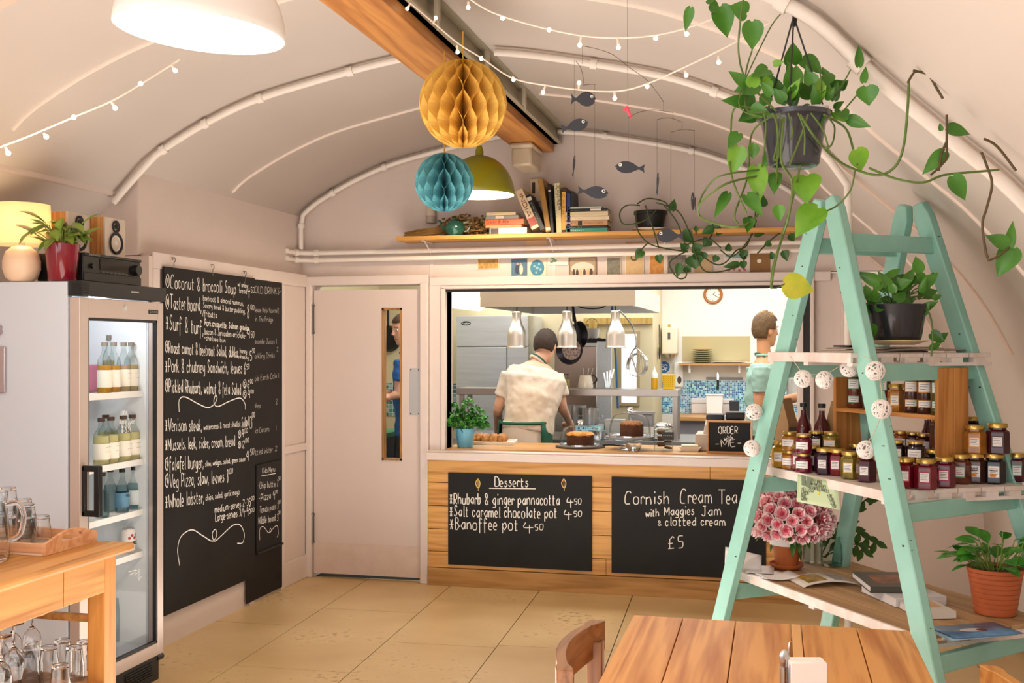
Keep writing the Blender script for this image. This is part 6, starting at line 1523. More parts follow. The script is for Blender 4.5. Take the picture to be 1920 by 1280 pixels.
for src, mbx in ((dark, lf), (lime, ll), (yel, ly)):
    for l_ in src:
        rn = random.Random(int(l_[0] * 7 + l_[1])); pxleaf(mbx, *l_[:4], l_[4], HT + rn.uniform(-.08, .08) if l_[0] < 1590 else hT(l_[0]) - .03, ho, rn.uniform(-.05, .03), (rn.uniform(-.35, .35), rn.uniform(-.1, .5)))
lf.build('foliage', pm, HB, normals=False); ll.build('lime_leaves', pml, HB, normals=False); tag(ly.build('yellowing_leaf', pmy, HB, normals=False), 'yellowing leaf'); st.build('vines', vine, HB)
# vines twined on the near conduit, far right
q = atT(1740, 160, 2.97)
VT = thing('climbing_vine', 'vine twined on the thick white conduit at far right', 'plant', tuple(q)); vo = V(q); st = MB(); lf = MB()
for P in ([(1712, 132), (1740, 140), (1756, 165), (1768, 185)], [(1775, 215), (1775, 260), (1772, 300), (1745, 328)], [(1702, 155), (1715, 135), (1730, 136)], [(1840, 285), (1850, 310), (1860, 345), (1850, 390), (1842, 420), (1848, 470), (1855, 490)], [(1845, 260), (1870, 275), (1905, 320)], [(1775, 265), (1765, 290), (1760, 320)], [(1854, 488), (1872, 480), (1893, 463)]):
    st.tube(smooth_path([atT(x, y, 2.87) - vo for x, y in P], 6), .0034, 6)
for l_ in [(1775, 240, 1822, 250, 26), (1772, 285, 1730, 325, 30), (1786, 330, 1812, 376, 34), (1765, 245, 1762, 230, 10), (1890, 460, 1850, 440, 30), (1892, 465, 1900, 412, 20), (1900, 465, 1870, 518, 44)]:
    pxleaf(lf, *l_[:4], l_[4], 2.88, vo, 0, (.1, .3))
st.build('stems', vineb, VT); lf.build('foliage', pm, VT, normals=False)

# ---- trailing plant on the wall shelf
q = onY(1219, 416, 6.9)
WP = thing('trailing_plant', 'dark trailing pothos in a black pot at the right of the book shelf', 'plant', (q.x, 6.93, SHT + .001)); wo = V(WP.location)
mb = MB(); mb.lathe([(0, .0), (.09, 0), (.118, .014), (.117, .017), (.09, .004), (0, .004)], n=30); mb.build('saucer', M('cream_saucer', '#ddd0bd', .4), WP)
mb = MB(); mb.lathe([(0, .006), (.075, .006), (.098, .105), (.106, .108), (.106, .128), (.098, .128), (0, .115)], n=30); mb.build('pot', M('pot_black_matt', '#171817', .45), WP)
st = MB(); lf = MB(); WT = 6.78
for i, P in enumerate(([(1200, 385), (1175, 385), (1162, 400), (1170, 420), (1205, 415), (1230, 395)], [(1195, 382), (1215, 372), (1245, 378), (1255, 390)], [(1230, 380), (1270, 395), (1290, 430), (1300, 460)], [(1245, 385), (1265, 410), (1275, 430), (1285, 460)], [(1192, 395), (1195, 430), (1215, 455), (1245, 465), (1290, 472)], [(1210, 385), (1225, 430), (1235, 465)],
   [(1285, 460), (1305, 452), (1330, 448), (1352, 465)], [(1300, 465), (1318, 505), (1345, 510), (1385, 500)], [(1310, 475), (1340, 495), (1360, 492), (1380, 470), (1400, 460), (1415, 420)], [(1290, 470), (1270, 480), (1255, 495), (1270, 520), (1285, 520), (1288, 505)], [(1350, 468), (1375, 480), (1410, 440), (1415, 410), (1420, 375)], [(1420, 475), (1445, 450), (1465, 435)], [(1330, 448), (1345, 425), (1352, 430)], [(1395, 470), (1395, 490)], [(1305, 440), (1304, 425)], [(1215, 455), (1195, 475)])):
    st.tube(smooth_path([atT(x, y, WT - .02 * (i % 4)) - wo for x, y in P], 5), .0045, 5)
for l_ in [(1280, 435, 1302, 455, 24), (1260, 395, 1264, 372, 16), (1205, 470, 1190, 485, 20), (1235, 478, 1238, 495, 16), (1300, 480, 1305, 505, 34), (1275, 495, 1270, 520, 16), (1285, 500, 1296, 510, 18), (1330, 450, 1318, 462, 22), (1337, 428, 1315, 437, 18), (1345, 430, 1335, 418, 14), (1305, 432, 1305, 422, 10), (1365, 470, 1367, 455, 14), (1385, 495, 1355, 500, 14), (1395, 468, 1392, 482, 18), (1392, 490, 1395, 505, 16),
           (1412, 408, 1402, 425, 20), (1415, 440, 1436, 436, 12), (1345, 480, 1338, 492, 14), (1310, 470, 1300, 455, 24), (1320, 485, 1312, 470, 20), (1445, 455, 1432, 460, 14), (1470, 470, 1476, 490, 16), (1480, 440, 1490, 452, 16), (1425, 385, 1432, 365, 26), (1300, 475, 1318, 480, 22), (1350, 440, 1345, 430, 14), (1288, 468, 1276, 455, 18), (1450, 485, 1445, 470, 12), (1400, 480, 1385, 475, 18)]:
    rn = random.Random(l_[0] + l_[1]); pxleaf(lf, *l_[:4], l_[4], WT - .03 + rn.uniform(-.04, .04), wo, 0, (rn.uniform(-.3, .3), .2))
st.build('vines', M('vine_dark', '#3f4a26', .6), WP); lf.build('foliage', M('leaf_shade', '#3b6a2c', .35, var=.35, scale=8), WP, normals=False)

# ================================================================ FOREGROUND TABLE AND CHAIRS
tp = WOOD('plank_table', '#b06c30', '#db9d58', 'y', .75, .45, True)
FX0, FX1, FY1, FZ = -.43, .39, 3.42, .75
FT = thing('dining_table', 'plank-topped wooden dining table in the foreground', 'table', (FX0, FY1, 0))
fw = FX1 - FX0; cuts = [0, .155, .315, .478, .508, .668, fw]
rn = random.Random(6)
for i, (a, b_) in enumerate(zip(cuts, cuts[1:])):
    mb = MB(); mb.bx((a + .0015, -1.55, FZ - .03), (b_ - .0015, 0, FZ)); mb.X = None
    o = mb.build('tabletop_plank', tp if i != 3 else WOOD('plank_strip', '#c78b4e', '#e3ad6e', 'y', .7, .45, False), FT, smooth=False, bevel=.002)
mb = MB(); mb.bx((.05, -1.5, FZ - .12), (.075, -.05, FZ - .031)); mb.bx((fw - .075, -1.5, FZ - .12), (fw - .05, -.05, FZ - .031)); mb.bx((.075, -.075, FZ - .12), (fw - .075, -.05, FZ - .031)); mb.build('apron', tp, FT, smooth=False)
for x in (.075, fw - .075):
    for y in (-.075, -1.47):
        mb = MB(); mb.bx((x - .035, y - .035, 0), (x + .035, y + .035, FZ - .031)); mb.build('leg', WOOD('table_leg', '#b06c30', '#d4954f', 'z', 1, .5, False), FT, smooth=False, bevel=.003)
cd = WOOD('chair_dark', '#6a3f22', '#94633a', 'y', 1.2, .35, False); cdz = WOOD('chair_dark_leg', '#6a3f22', '#8f5e36', 'z', 1.2, .35, False)
def chair(label, loc, rz, long_, upright, cat='chair'):
    """faces +x; back rail along y at x=0, origin under the middle of the back"""
    o = thing('dining_chair', label, cat, loc, rz)
    mb = MB(); mb.bx((.02, -.21, .42), (.44, .21, .45)); mb.build('seat', long_, o, bevel=.006)
    for y in (-.215, .215):
        mb = MB(); mb.bx((-.022, y - .022, 0), (.022, y + .022, .745)); mb.build('back_leg', upright, o, bevel=.004)
        mb = MB(); mb.bx((.40, y - .02, 0), (.44, y + .02, .42)); mb.build('front_leg', upright, o, bevel=.004)
    def RL(u, v):
        return None
    rings = []
    for k in range(17):
        u = k / 16; y = -.255 + .51 * u; bow = -.05 * math.sin(PI * u); th = .014 if .12 < u < .88 else .022; hgt = .095 if .1 < u < .9 else .085
        lo = .795 - hgt - (.012 * math.sin(PI * u))
        rings.append([V((bow - th, y, lo)), V((bow + th, y, lo)), V((bow + th, y, .795)), V((bow - th, y, .795))])
    mb = MB(); mb.loft(rings); mb.build('backrest', long_, o, bevel=.003)
    mb = MB(); mb.bx((.0, -.2, .26), (.03, .2, .29)); mb.build('stretcher', long_, o, smooth=False)
    return o
chair('dark wooden chair with a curved back rail at the left side of the foreground table', (-.50, 2.90, 0), 0, cd, cdz)
chair('orange wooden chair whose back post shows at the right of the foreground table', (.52, 2.68, 0), PI, WOOD('chair_pine', '#a8662a', '#cf9450', 'y', 1.2, .45, False), WOOD('chair_pine_leg', '#a8662a', '#c98c48', 'z', 1.2, .45, False))
q = onZ(1500, 1345, FZ)
CP = thing('cutlery_pot', 'square wooden caddy for cutlery and napkins on the foreground table', 'caddy', (q.x, q.y, FZ + .001), YAW)
mb = MB(); s_ = .055; t = .006
for lo, hi in (((-s_, -s_), (s_, -s_ + t)), ((-s_, s_ - t), (s_, s_)), ((-s_, -s_ + t), (-s_ + t, s_ - t)), ((s_ - t, -s_ + t), (s_, s_ - t)), ((-.034, -s_ + t), (-.031, s_ - t))): mb.bx((lo[0], lo[1], 0), (hi[0], hi[1], .055))
mb.bx((-s_, -s_, 0), (s_, s_, .005)); mb.build('box', tp, CP, smooth=False)
NK = thing('napkins', 'stack of folded white paper napkins in the cutlery caddy', 'napkins', (q.x, q.y, FZ + .007), YAW)
for i in range(7):
    mb = MB(); mb.box((.012, -.03 + .0075 * i, .063 + .001 * math.sin(i * 2)), (.08, .0062, .126), Matrix.Rotation(.03 * math.sin(i), 3, 'Z')); mb.build('napkin', M('napkin_white', '#f6f1ea', .8), NK, bevel=.001)
cut = M('cutlery_steel', '#c3c3c6', .18, metal=1.0)
for i, (x, y, h, kind) in enumerate(((-.035, .0, .145, 'spoon'), (-.02, .025, .118, 'fork'), (-.042, -.02, .112, 'fork'), (-.025, -.02, .12, 'knife'), (-.012, .036, .155, 'knife'))):
    p_ = V((q.x, q.y, 0)) + Matrix.Rotation(YAW, 3, 'Z') @ V((x, y, 0))
    o = thing(kind, f'{["steel spoon standing bowl-up in the cutlery caddy", "steel fork beside the spoon in the cutlery caddy", "steel fork at the left corner of the cutlery caddy", "short steel knife in the cutlery caddy", "tall dark knife behind the napkins"][i]}', 'cutlery', (p_.x, p_.y, FZ + .0075), YAW + .2 * i)
    mb = MB()
    if kind == 'spoon': mb.tube([V((0, 0, 0)), V((0, 0, h - .04))], .003, 6); mb.ball((0, 0, h - .02), .02, 14, 10, (.62, .2, 1.15))
    elif kind == 'fork':
        mb.tube([V((0, 0, 0)), V((0, 0, h - .05))], .003, 6); mb.box((0, 0, h - .045), (.02, .003, .02))
        for k in range(4): mb.box((-.0085 + .0057 * k, 0, h - .018), (.003, .0025, .036))
    else: mb.prism([(-.009, 0), (.009, 0), (.009, h * .8), (.004, h), (-.006, h), (-.009, h * .9)], -.0012, .0012, Matrix.Rotation(PI / 2, 4, 'X'))
    mb.build('blade' if kind == 'knife' else kind + '_body', cut, o)
import sys
def ed(f, reps):
    s=open(f).read()
    for a,b in reps:
        if a not in s: print('MISSING',f,a[:70])
        s=s.replace(a,b)
    open(f,'w').write(s)
# ================================================================ ON THE SERVING COUNTER
q = onZ(872, 838, WTZ)
PA = thing('parsley_pot', 'bushy parsley in a sky blue pot at the left end of the counter', 'plant', (q.x, q.y, WTZ))
mb = MB(); mb.lathe([(0, 0), (.052, 0), (.054, .004), (.068, .128), (.064, .129), (.06, .115), (0, .11)], n=10); mb.build('pot', M('blue_pot', '#6db3d0', .35), PA)
lf = MB(); st = MB(); rn = random.Random(31)
for i in range(120):
    a = rn.uniform(0, 2 * PI); r = rn.uniform(.0, 1) ** .6 * .16; z = .14 + .2 * (1 - (r / .18) ** 2) * rn.uniform(.2, 1) + rn.uniform(-.05, .02)
    c = V((r * math.cos(a), r * math.sin(a) * .7, z))
    if i % 3 == 0: st.tube(smooth_path([V((c.x * .15, c.y * .15, .11)), V((c.x * .6, c.y * .6, c.z * .8 + .04)), c], 3), .0016, 4)
    for k in range(4):
        d = V((rn.gauss(0, 1), rn.gauss(0, 1), rn.gauss(0, .6) + .1)).normalized()
        leaf(lf, c, c + d * rn.uniform(.025, .04), rn.uniform(.024, .034), V((rn.gauss(0, .6), rn.gauss(0, .6) - .4, 1)), .35, .3, False)
lf.build('foliage', M('parsley_leaf', '#3b8a24', .45, var=.5, scale=18, hex2='#1f5a18'), PA, normals=False); st.build('stems', vine, PA)
q = onZ(905, 832, WTZ)
TR = thing('serving_board', 'white-edged board of roast meat beside the parsley', 'board', (q.x + .02, q.y + .06, WTZ), .12)
mb = MB(); mb.bx((-.2, -.13, 0), (.2, .13, .012)); mb.bx((-.2, -.13, .012), (.2, -.12, .022)); mb.bx((-.2, .12, .012), (.2, .13, .022)); mb.bx((.19, -.12, .012), (.2, .12, .022)); mb.bx((-.2, -.12, .012), (-.19, .12, .022)); mb.build('board', M('board_white', '#e6ded2', .4), TR, smooth=False, bevel=.002)
rn = random.Random(12)
for i in range(5):
    o = thing('roast_joint', f'browned joint of roast meat on the board, {["nearest the parsley", "second from the parsley", "middle one", "second from the board end", "nearest the chef"][i]}', 'food', tuple(V(TR.location) + V((-.12 + .055 * i, rn.uniform(-.03, .04), .0125))), rn.uniform(0, 3), 'roast meat on the board')
    mb = MB(); pr = [(0, 0), (.03, .002), (.042, .02), (.036, .042), (.018, .056), (0, .058)]; mb.lathe(pr, n=14, sx=1.2, sy=.9)
    mb.v = [(x + rn.uniform(-.004, .004), y + rn.uniform(-.004, .004), max(0, z + rn.uniform(-.004, .004))) for x, y, z in mb.v]; mb.build('joint', M('roast_brown', '#8a5526', .5, hex2='#c58a48', scale=30, bump=.4), o)
cakem = M('cake_sponge', '#5e331b', .8, var=.4, scale=30, bump=.5); icing = M('cake_icing', '#c77a28', .6, hex2='#e0a04a', scale=30, bump=.5, bscale=40); icing2 = M('cake_crumb', '#a5713a', .8, hex2='#7b4a22', scale=40, bump=.6)
clear = GLASS('dome_glass', '#f8fafa', .09)
def dome(px, py, r, h, name, lab, stand=0.0, ic=icing, cr=None):
    q = onZ(px, py, WTZ); B = thing('cake_stand' if stand else 'cake_board', ('clear glass pedestal stand with wooden disc under the taller cake' if stand else 'dark round board under the left cake dome'), 'cake stand', (q.x, q.y, WTZ))
    mb = MB()
    if stand:
        mb.lathe([(0, 0), (.07, 0), (.068, .008), (.03, .03), (.022, .04), (.03, stand - .02), (r * 1.08, stand - .008), (r * 1.12, stand), (0, stand)], n=36); mb.build('pedestal', clear, B)
        mb = MB(); mb.lathe([(0, stand + .0005), (r * 1.16, stand + .0005), (r * 1.17, stand + .012), (0, stand + .012)], n=36); mb.build('wooden_disc', M('disc_wood', '#a5713c', .5, var=.2, scale=20, stretch=(1, 12, 1)), B); zb = stand + .0125
    else:
        mb.lathe([(0, 0), (r * 1.24, 0), (r * 1.25, .008), (0, .008)], n=40); mb.build('board', M('slate_board', '#3a2c20', .45), B)
        mb = MB(); mb.lathe([(0, .0085), (r * 1.12, .0085), (r * 1.12, .014), (0, .014)], n=40); mb.build('wooden_disc', M('disc_wood'), B); zb = .0145
    C2 = thing('cake', lab[1], 'cake', (q.x + (.0 if not stand else .012), q.y, WTZ + zb))
    cr = cr or r * .68; ch = h * .52; mb = MB(); mb.lathe([(0, 0), (cr, 0), (cr * 1.01, ch * .5), (cr, ch), (0, ch)], n=32); mb.build('sponge', cakem, C2)
    mb = MB(); rn = random.Random(px); pr = [(cr * 1.0, ch * .93), (cr * 1.01, ch + .002), (cr * .9, ch + .014), (cr * .5, ch + .02), (0, ch + .019)]; mb.lathe(pr, n=36)
    mb.v = [(x + rn.uniform(-.003, .003), y + rn.uniform(-.003, .003), z + rn.uniform(-.004, .004)) for x, y, z in mb.v]; mb.build('topping', ic, C2)
    D = thing('glass_dome', lab[0], 'cake dome', (q.x, q.y, WTZ + zb + .0005))
    mb = MB(); mb.lathe([(r, 0), (r * 1.0, h * .35), (r * .93, h * .66), (r * .78, h * .86), (r * .45, h * .98), (0, h)], n=40); mb.build('dome', clear, D, normals=False)
    mb = MB(); mb.lathe([(r + .002, .0), (r + .0035, .004), (r + .001, .008), (r - .002, .004), (r + .002, 0)], n=40); mb.build('rim', glass, D)
    mb = MB(); mb.lathe([(0, h), (.016, h), (.012, h + .012), (.02, h + .02), (.022, h + .03), (.012, h + .038), (0, h + .039)], n=20); mb.build('knob', glass, D)
dome(1088, 838, .136, .135, '', ('low glass cake dome with knob over the iced cake', 'round brown cake with orange icing under the left dome'), ic=icing)
dome(1181, 842, .138, .155, '', ('taller glass cake dome on the pedestal stand', 'tall chocolate crumb cake under the right dome'), .075, icing2, .078)
q = onZ(1190, 845, WTZ); DS = thing('glass_dish', 'small clear ribbed glass dish at the counter front', 'dish', (q.x, q.y - .05, WTZ))
mb = MB(); mb.lathe([(0, 0), (.03, 0), (.05, .03), (.054, .052), (.05, .052), (.045, .03), (.028, .006), (0, .006)], n=16); mb.build('dish', glass, DS)
q = onZ(1143, 838, WTZ); o = thing('serving_tongs', 'dark metal cake tongs lying between the two cake domes', 'tongs', (q.x, q.y, WTZ + .001), .5)
for s_ in (-1, 1):
    mb = MB(); mb.tube(smooth_path([V((-.09, 0, .012)), V((0, s_ * .012, .014)), V((.07, s_ * .02, .008))], 4), .005, 6); mb.ball((.085, s_ * .022, .009), .016, 10, 6, (1.4, .7, .35)); mb.build('arm', M('tongs_dark', '#2c2622', .4, metal=.6), o)
q = onZ(1244, 844, WTZ)
CJ = thing('cookie_jar', 'clip-top glass jar of brown cookies with a black tag', 'jar', (q.x, q.y, WTZ))
mb = MB(); r, h = .064, .15; mb.lathe([(0, 0), (r * .95, 0), (r, .008), (r, h * .86), (r * .9, h), (r * .88, h), (r * .96, h * .85), (r * .96, .012), (0, .01)], n=30); mb.build('glass_body', clear, CJ)
mb = MB(); mb.lathe([(0, h + .002), (r * .95, h + .002), (r * 1.0, h + .012), (r * .9, h + .026), (r * .3, h + .034), (0, h + .034)], n=30); mb.build('lid', glass, CJ)
mb = MB(); mb.tube([V((r * 1.02 * math.cos(k * PI / 10), r * 1.02 * math.sin(k * PI / 10), h - .012)) for k in range(20)], .0022, 5, closed=True); mb.build('wire_clip', chrome, CJ)
mb = MB(); mb.bx((-.004, -r - .004, .075), (.074, -r - .001, .125)); mb.build('black_tag', black, CJ, smooth=False)
mb = MB(); write(mb, '-----', (.004, -r - .0045, .095), (.066, -r - .0045, .095), .016, .002, (0, -1, 0)); mb.build('tag_lettering', chalk_dim, CJ, normals=False)
rn = random.Random(40)
for i in range(9):
    o = MB().lathe([(0, 0), (.024, 0), (.027, .006), (.022, .013), (0, .015)], n=14).build('cookie', M('cookie_brown', '#7a4a24', .8, hex2='#4d2c16', scale=60, bump=.5)); a = i * 2.1
    o.location = (q.x + .03 * math.cos(a), q.y + .03 * math.sin(a), WTZ + .012 + .0135 * i); o.rotation_euler = (rn.uniform(-.2, .2), rn.uniform(-.2, .2), 0); tag(o, 'brown cookie stacked inside the clip-top glass jar', 'cookie', 'cookies in the jar')
q = onZ(1293, 846, WTZ); o = thing('butter_dish', 'low white rectangular dish beside the cookie jar', 'dish', (q.x, q.y + .02, WTZ), .1)
mb = MB(); mb.loft([[V((s1 * (.05 + .02 * k), s2 * (.035 + .015 * k), .03 * k)) for s1, s2 in ((-1, -1), (1, -1), (1, 1), (-1, 1))] for k in (0, 1)]); mb.build('dish', M('white_china', '#ece6dc', .25, coat=.3), o, smooth=False)
mb = MB(); mb.bx((-.055, -.035, .031), (.055, .035, .042)); mb.build('butter', M('butter', '#e8d8ae', .5), o, smooth=False, bevel=.004)
# order sign
XS0, XS1 = onY(1325, 820, 7.14).x, onY(1411, 820, 7.14).x; zS1 = onY(1368, 788, 7.14).z
OS = thing('chalkboard_sign', 'small wood-framed chalkboard reading ORDER WITH ME on the counter', 'sign', (XS0, 7.14, WTZ))
wS, hS = XS1 - XS0, zS1 - WTZ
mb = MB(); f = .012
mb.bx((0, -.012, 0), (wS, .006, f)); mb.bx((0, -.012, hS - f), (wS, .006, hS)); mb.bx((0, -.012, f), (f, .006, hS - f)); mb.bx((wS - f, -.012, f), (wS, .006, hS - f)); mb.build('frame', WOOD('sign_frame', '#a5682c', '#c98c48', 'x', 2, .4, False), OS, smooth=False)
mb = MB(); mb.bx((f, -.004, f), (wS - f, .004, hS - f)); mb.build('board', slate, OS, smooth=False)
mb = MB(); sp_ = lambda x, y: onY(x, y, 7.135) - V((XS0, 7.14, WTZ))
for tx, a, b_, h_ in (('ORDER', (1347, 812), (1384, 812), 12), ('with', (1358, 826), (1375, 825), 9), ('-ME-', (1342, 838), (1392, 836), 13)): write(mb, tx, sp_(*a), sp_(*b_), h_ * 7.2 / FOC, .0042, (0, -1, 0))
mb.build('chalk_lettering', chalk, OS, normals=False)
q = onZ(1345, 840, WTZ)
TL = thing('cash_register', 'beige and black cash register behind the order sign', 'till', (onY(1304, 840, 7.28).x, 7.24, WTZ + .0005))
mb = MB(); mb.bx((0, 0, 0), (.34, .3, .11)); mb.build('drawer', M('till_beige', '#b9aa98', .45), TL, bevel=.006)
mb = MB(); mb.loft([[V((.05, .02, .11)), V((.33, .02, .11)), V((.33, .29, .11)), V((.05, .29, .11))], [V((.06, .05, .17)), V((.32, .05, .17)), V((.32, .27, .225)), V((.06, .27, .225))]]); mb.build('body', M('till_beige'), TL, smooth=False, bevel=.006)
mb = MB(); mb.bx((.065, .10, .19), (.18, .25, .235)); mb.bx((.19, .12, .2), (.315, .24, .25)); mb.build('display', M('till_black', '#211f1f', .4), TL, bevel=.01)

# ================================================================ KITCHEN FURNITURE
stl = steel; stl2 = M('steel_bright', '#c9c9c8', .22, metal=.9)
worktop = M('steel_top', '#aeb0b2', .3, metal=.9)
# pass gantry
GY = 8.55; gx0, gx1 = onY(856, 735, GY).x, onY(1272, 735, GY).x; gz = onY(1100, 729, GY).z
GA2 = thing('pass_gantry', 'stainless steel pass shelf on uprights along the cooking line', 'shelf', (gx0, GY, .86))
mb = MB(); mb.bx((0, 0, gz - .86 - .055), (gx1 - gx0, .3, gz - .86)); mb.build('shelf', M('gantry_steel', '#a39a92', .3, metal=.8), GA2, smooth=False, bevel=.003)
for x in (.02, gx1 - gx0 - .045):
    for y in (.01, .25):
        mb = MB(); mb.bx((x, y, 0), (x + .035, y + .035, gz - .86 - .0551)); mb.build('upright', M('gantry_steel'), GA2, smooth=False)
CL = thing('cooking_line', 'steel kitchen counter running beneath the pass shelf', 'counter', (gx0, GY - .1, 0))
mb = MB(); mb.bx((0, 0, .82), (gx1 - gx0 + .15, .8, .859)); mb.build('top', worktop, CL, smooth=False)
mb = MB(); mb.bx((.02, .03, 0), (gx1 - gx0 + .1, .78, .82)); mb.build('base', M('steel_base', '#6f6e70', .4, metal=.7), CL, smooth=False)
LN_ = .8595
# extraction hood
hx0, hx1 = onY(900, 560, 8.28).x, -1.03; hz = onY(1050, 574, 8.28).z
HD = thing('extractor_hood', 'big stainless extractor hood over the cooking line', 'hood', (hx0, 8.28, hz))
mb = MB(); mb.bx((0, 0, 0), (hx1 - hx0, .03, .16)); mb.build('front_panel', M('hood_front', '#a08f78', .4, metal=.5, var=.06, scale=3, stretch=(1, 1, 20)), HD, smooth=False)
mb = MB(); mb.bx((hx1 - hx0 - .02, .03, 0), (hx1 - hx0, 1.9, .16)); mb.bx((0, .03, 0), (.02, 1.9, .16)); mb.bx((.02, 1.87, 0), (hx1 - hx0 - .02, 1.9, .16)); mb.build('side_panels', M('hood_side', '#d9d6d0', .3, metal=.4), HD, smooth=False)
mb = MB(); mb.bx((.02, .03, .08), (hx1 - hx0 - .02, 1.87, .10)); mb.build('filter_deck', M('hood_inside', '#8e8d8a', .35, metal=.8), HD, smooth=False)
mb = MB(); mb.bx((.2, .2, .16), (1.0, 1.7, 2.6 - hz)); mb.build('duct', M('hood_side'), HD, smooth=False)
mb = MB(); mb.tube(smooth_path([V((.72, .15, .02)), V((.8, .15, -.01)), V((.92, .15, -.012)), V((1.0, .15, .02))], 5), .006, 6); mb.build('cable', black, HD)
# heat lamps
lampm = M('heat_lamp_steel', '#cdc3b6', .34, metal=.85)
HLY = 8.297
for i, px in enumerate((969, 1063, 1154)):
    p = onY(px, 652, HLY); o = thing('heat_lamp', f'bottle-shaped steel heat lamp over the pass, {["left", "middle", "right"][i]} one of three', 'lamp', tuple(p), 0, None)
    mb = MB(); mb.lathe([(.081, 0), (.078, .005), (.073, .022), (.073, .097), (.067, .135), (.045, .178), (.036, .205), (.032, .232), (.037, .27), (.041, .283)], n=30); mb.build('shade', lampm, o, normals=False, solid=.0015)
    mb = MB(); mb.cyl((0, 0, .27), (0, 0, hz - p.z - .0005), .005, n=8); mb.build('cord', black, o)
    mb = MB(); mb.ball((0, 0, .06), .035, 14, 9); mb.build('bulb', M('heat_bulb', '#f2d9b0', .3, emit='#ffdca8', estr=1.5), o)
# tall fridge at the back left
FY = 9.95; fx0, fx1 = onY(856, 650, FY).x, onY(991, 650, FY).x; fzt = onY(900, 592, FY).z
KF = thing('steel_fridge', 'tall stainless upright fridge at the back left of the kitchen', 'fridge', (fx0, FY, 0))
fzm = onY(900, 650, FY).z; wF = fx1 - fx0; xg = onY(950.5, 680, FY).x - fx0
fm_ = M('fridge_steel', '#d9dbdb', .3, metal=.45, var=.15, scale=2, stretch=(1, 1, 14))
mb = MB(); mb.bx((0, .03, .1), (wF, .62, fzt)); mb.build('body', fm_, KF, smooth=False)
mb = MB(); mb.bx((0, 0, fzm + .006), (wF, .03, fzt)); tp_ = mb.build('head_panel', fm_, KF, smooth=False, bevel=.004)
for a, b_ in ((0, xg - .006), (xg + .006, wF)):
    mb = MB(); mb.bx((a, 0, .1), (b_, .03, fzm - .004)); mb.build('door', fm_, KF, smooth=False, bevel=.004)
mb = MB(); mb.bx((.0, .028, .0), (wF, .6, .1)); mb.build('plinth', darkm, KF, smooth=False)
c = onY(873.5, 606, FY) - V((fx0, FY, 0)); mb = MB(); mb.lathe([(0, 0), (1, 0), (1, .002), (0, .002)], (c.x, -.0, c.z), 24, Matrix.Rotation(PI / 2, 4, 'X') @ Matrix.Diagonal(V((.048, .02, 1, 1)))); bd = mb.build('oval_badge', black, tp_)
mb = MB(); write(mb, 'Foster', (c.x - .036, -.0028, c.z - .009), (c.x + .036, -.0028, c.z - .009), .02, .0035, (0, -1, 0)); mb.build('badge_lettering', M('badge_white', '#f1efe8', .5), bd, normals=False) if False else mb.build('badge_lettering', M('badge_white', '#f1efe8', .5), tp_, normals=False)
# oven and panel behind the pans
OY = 9.75; ox0, ox1 = onY(1040, 690, OY).x, onY(1118, 690, OY).x; ozt = onY(1090, 643, OY).z
OV = thing('oven', 'tall stainless oven stack behind the hanging pans', 'oven', (ox0, OY, 0))
mb = MB(); mb.bx((0, .02, 0), (ox1 - ox0, .6, ozt)); mb.build('body', stl, OV, smooth=False)
mb = MB(); mb.bx((.0, 0, 1.0), (ox1 - ox0, .02, ozt - .03)); mb.build('door', M('oven_door', '#9c8b80', .25, metal=.8), OV, smooth=False, bevel=.004)
o = thing('roasting_tray', 'black tray of dark roast nuts on top of the oven', 'tray', (onY(1113, 640, OY + .1).x, OY + .2, ozt + .001))
mb = MB(); mb.bx((-.13, -.16, 0), (.15, .16, .006)); mb.bx((-.13, -.16, .006), (.15, -.155, .035)); mb.bx((-.13, .155, .006), (.15, .16, .035)); mb.build('tray', black, o, smooth=False)
mb = MB(); rn = random.Random(2)
for i in range(60): mb.ball((rn.uniform(-.12, .14), rn.uniform(-.14, .14), .02 + rn.uniform(0, .018)), rn.uniform(.009, .014), 6, 4)
tag(mb.build('roasted_nuts', M('nuts_brown', '#5a3218', .7), o), kind='stuff')
o = thing('steel_partition', 'pale perforated steel side panel beside the oven', 'panel', (onY(1118, 690, OY - .05).x + .005, OY - .05, 0)); pw = onY(1146, 690, OY - .05).x - o.location.x
mb = MB(); mb.bx((0, 0, 0), (pw, .04, onY(1130, 640, OY).z)); mb.build('sheet', M('panel_pale', '#d5d9dc', .3, metal=.4, var=.15, scale=60), o, smooth=False)
for i, (px, py, w_, h_) in enumerate(((1100, 633, 30, 26),)):
    p = onY(px, py + 2, OY + .12); o = thing('bucket', 'white plastic bucket with wire handle hung under the hood', 'bucket', (p.x, OY + .42, ozt + .0005))
    mb = MB(); mb.lathe([(0, 0), (.055, 0), (.072, .13), (.075, .13), (.075, .138), (.069, .138), (.054, .008), (0, .006)], n=24); mb.build('pail', whitem, o)
    mb = MB(); mb.tube(smooth_path([V((-.074, 0, .125)), V((-.05, 0, .2)), V((.0, 0, .235)), V((.05, 0, .2)), V((.074, 0, .125))], 5), .0025, 6); mb.build('wire_handle', chrome, o)
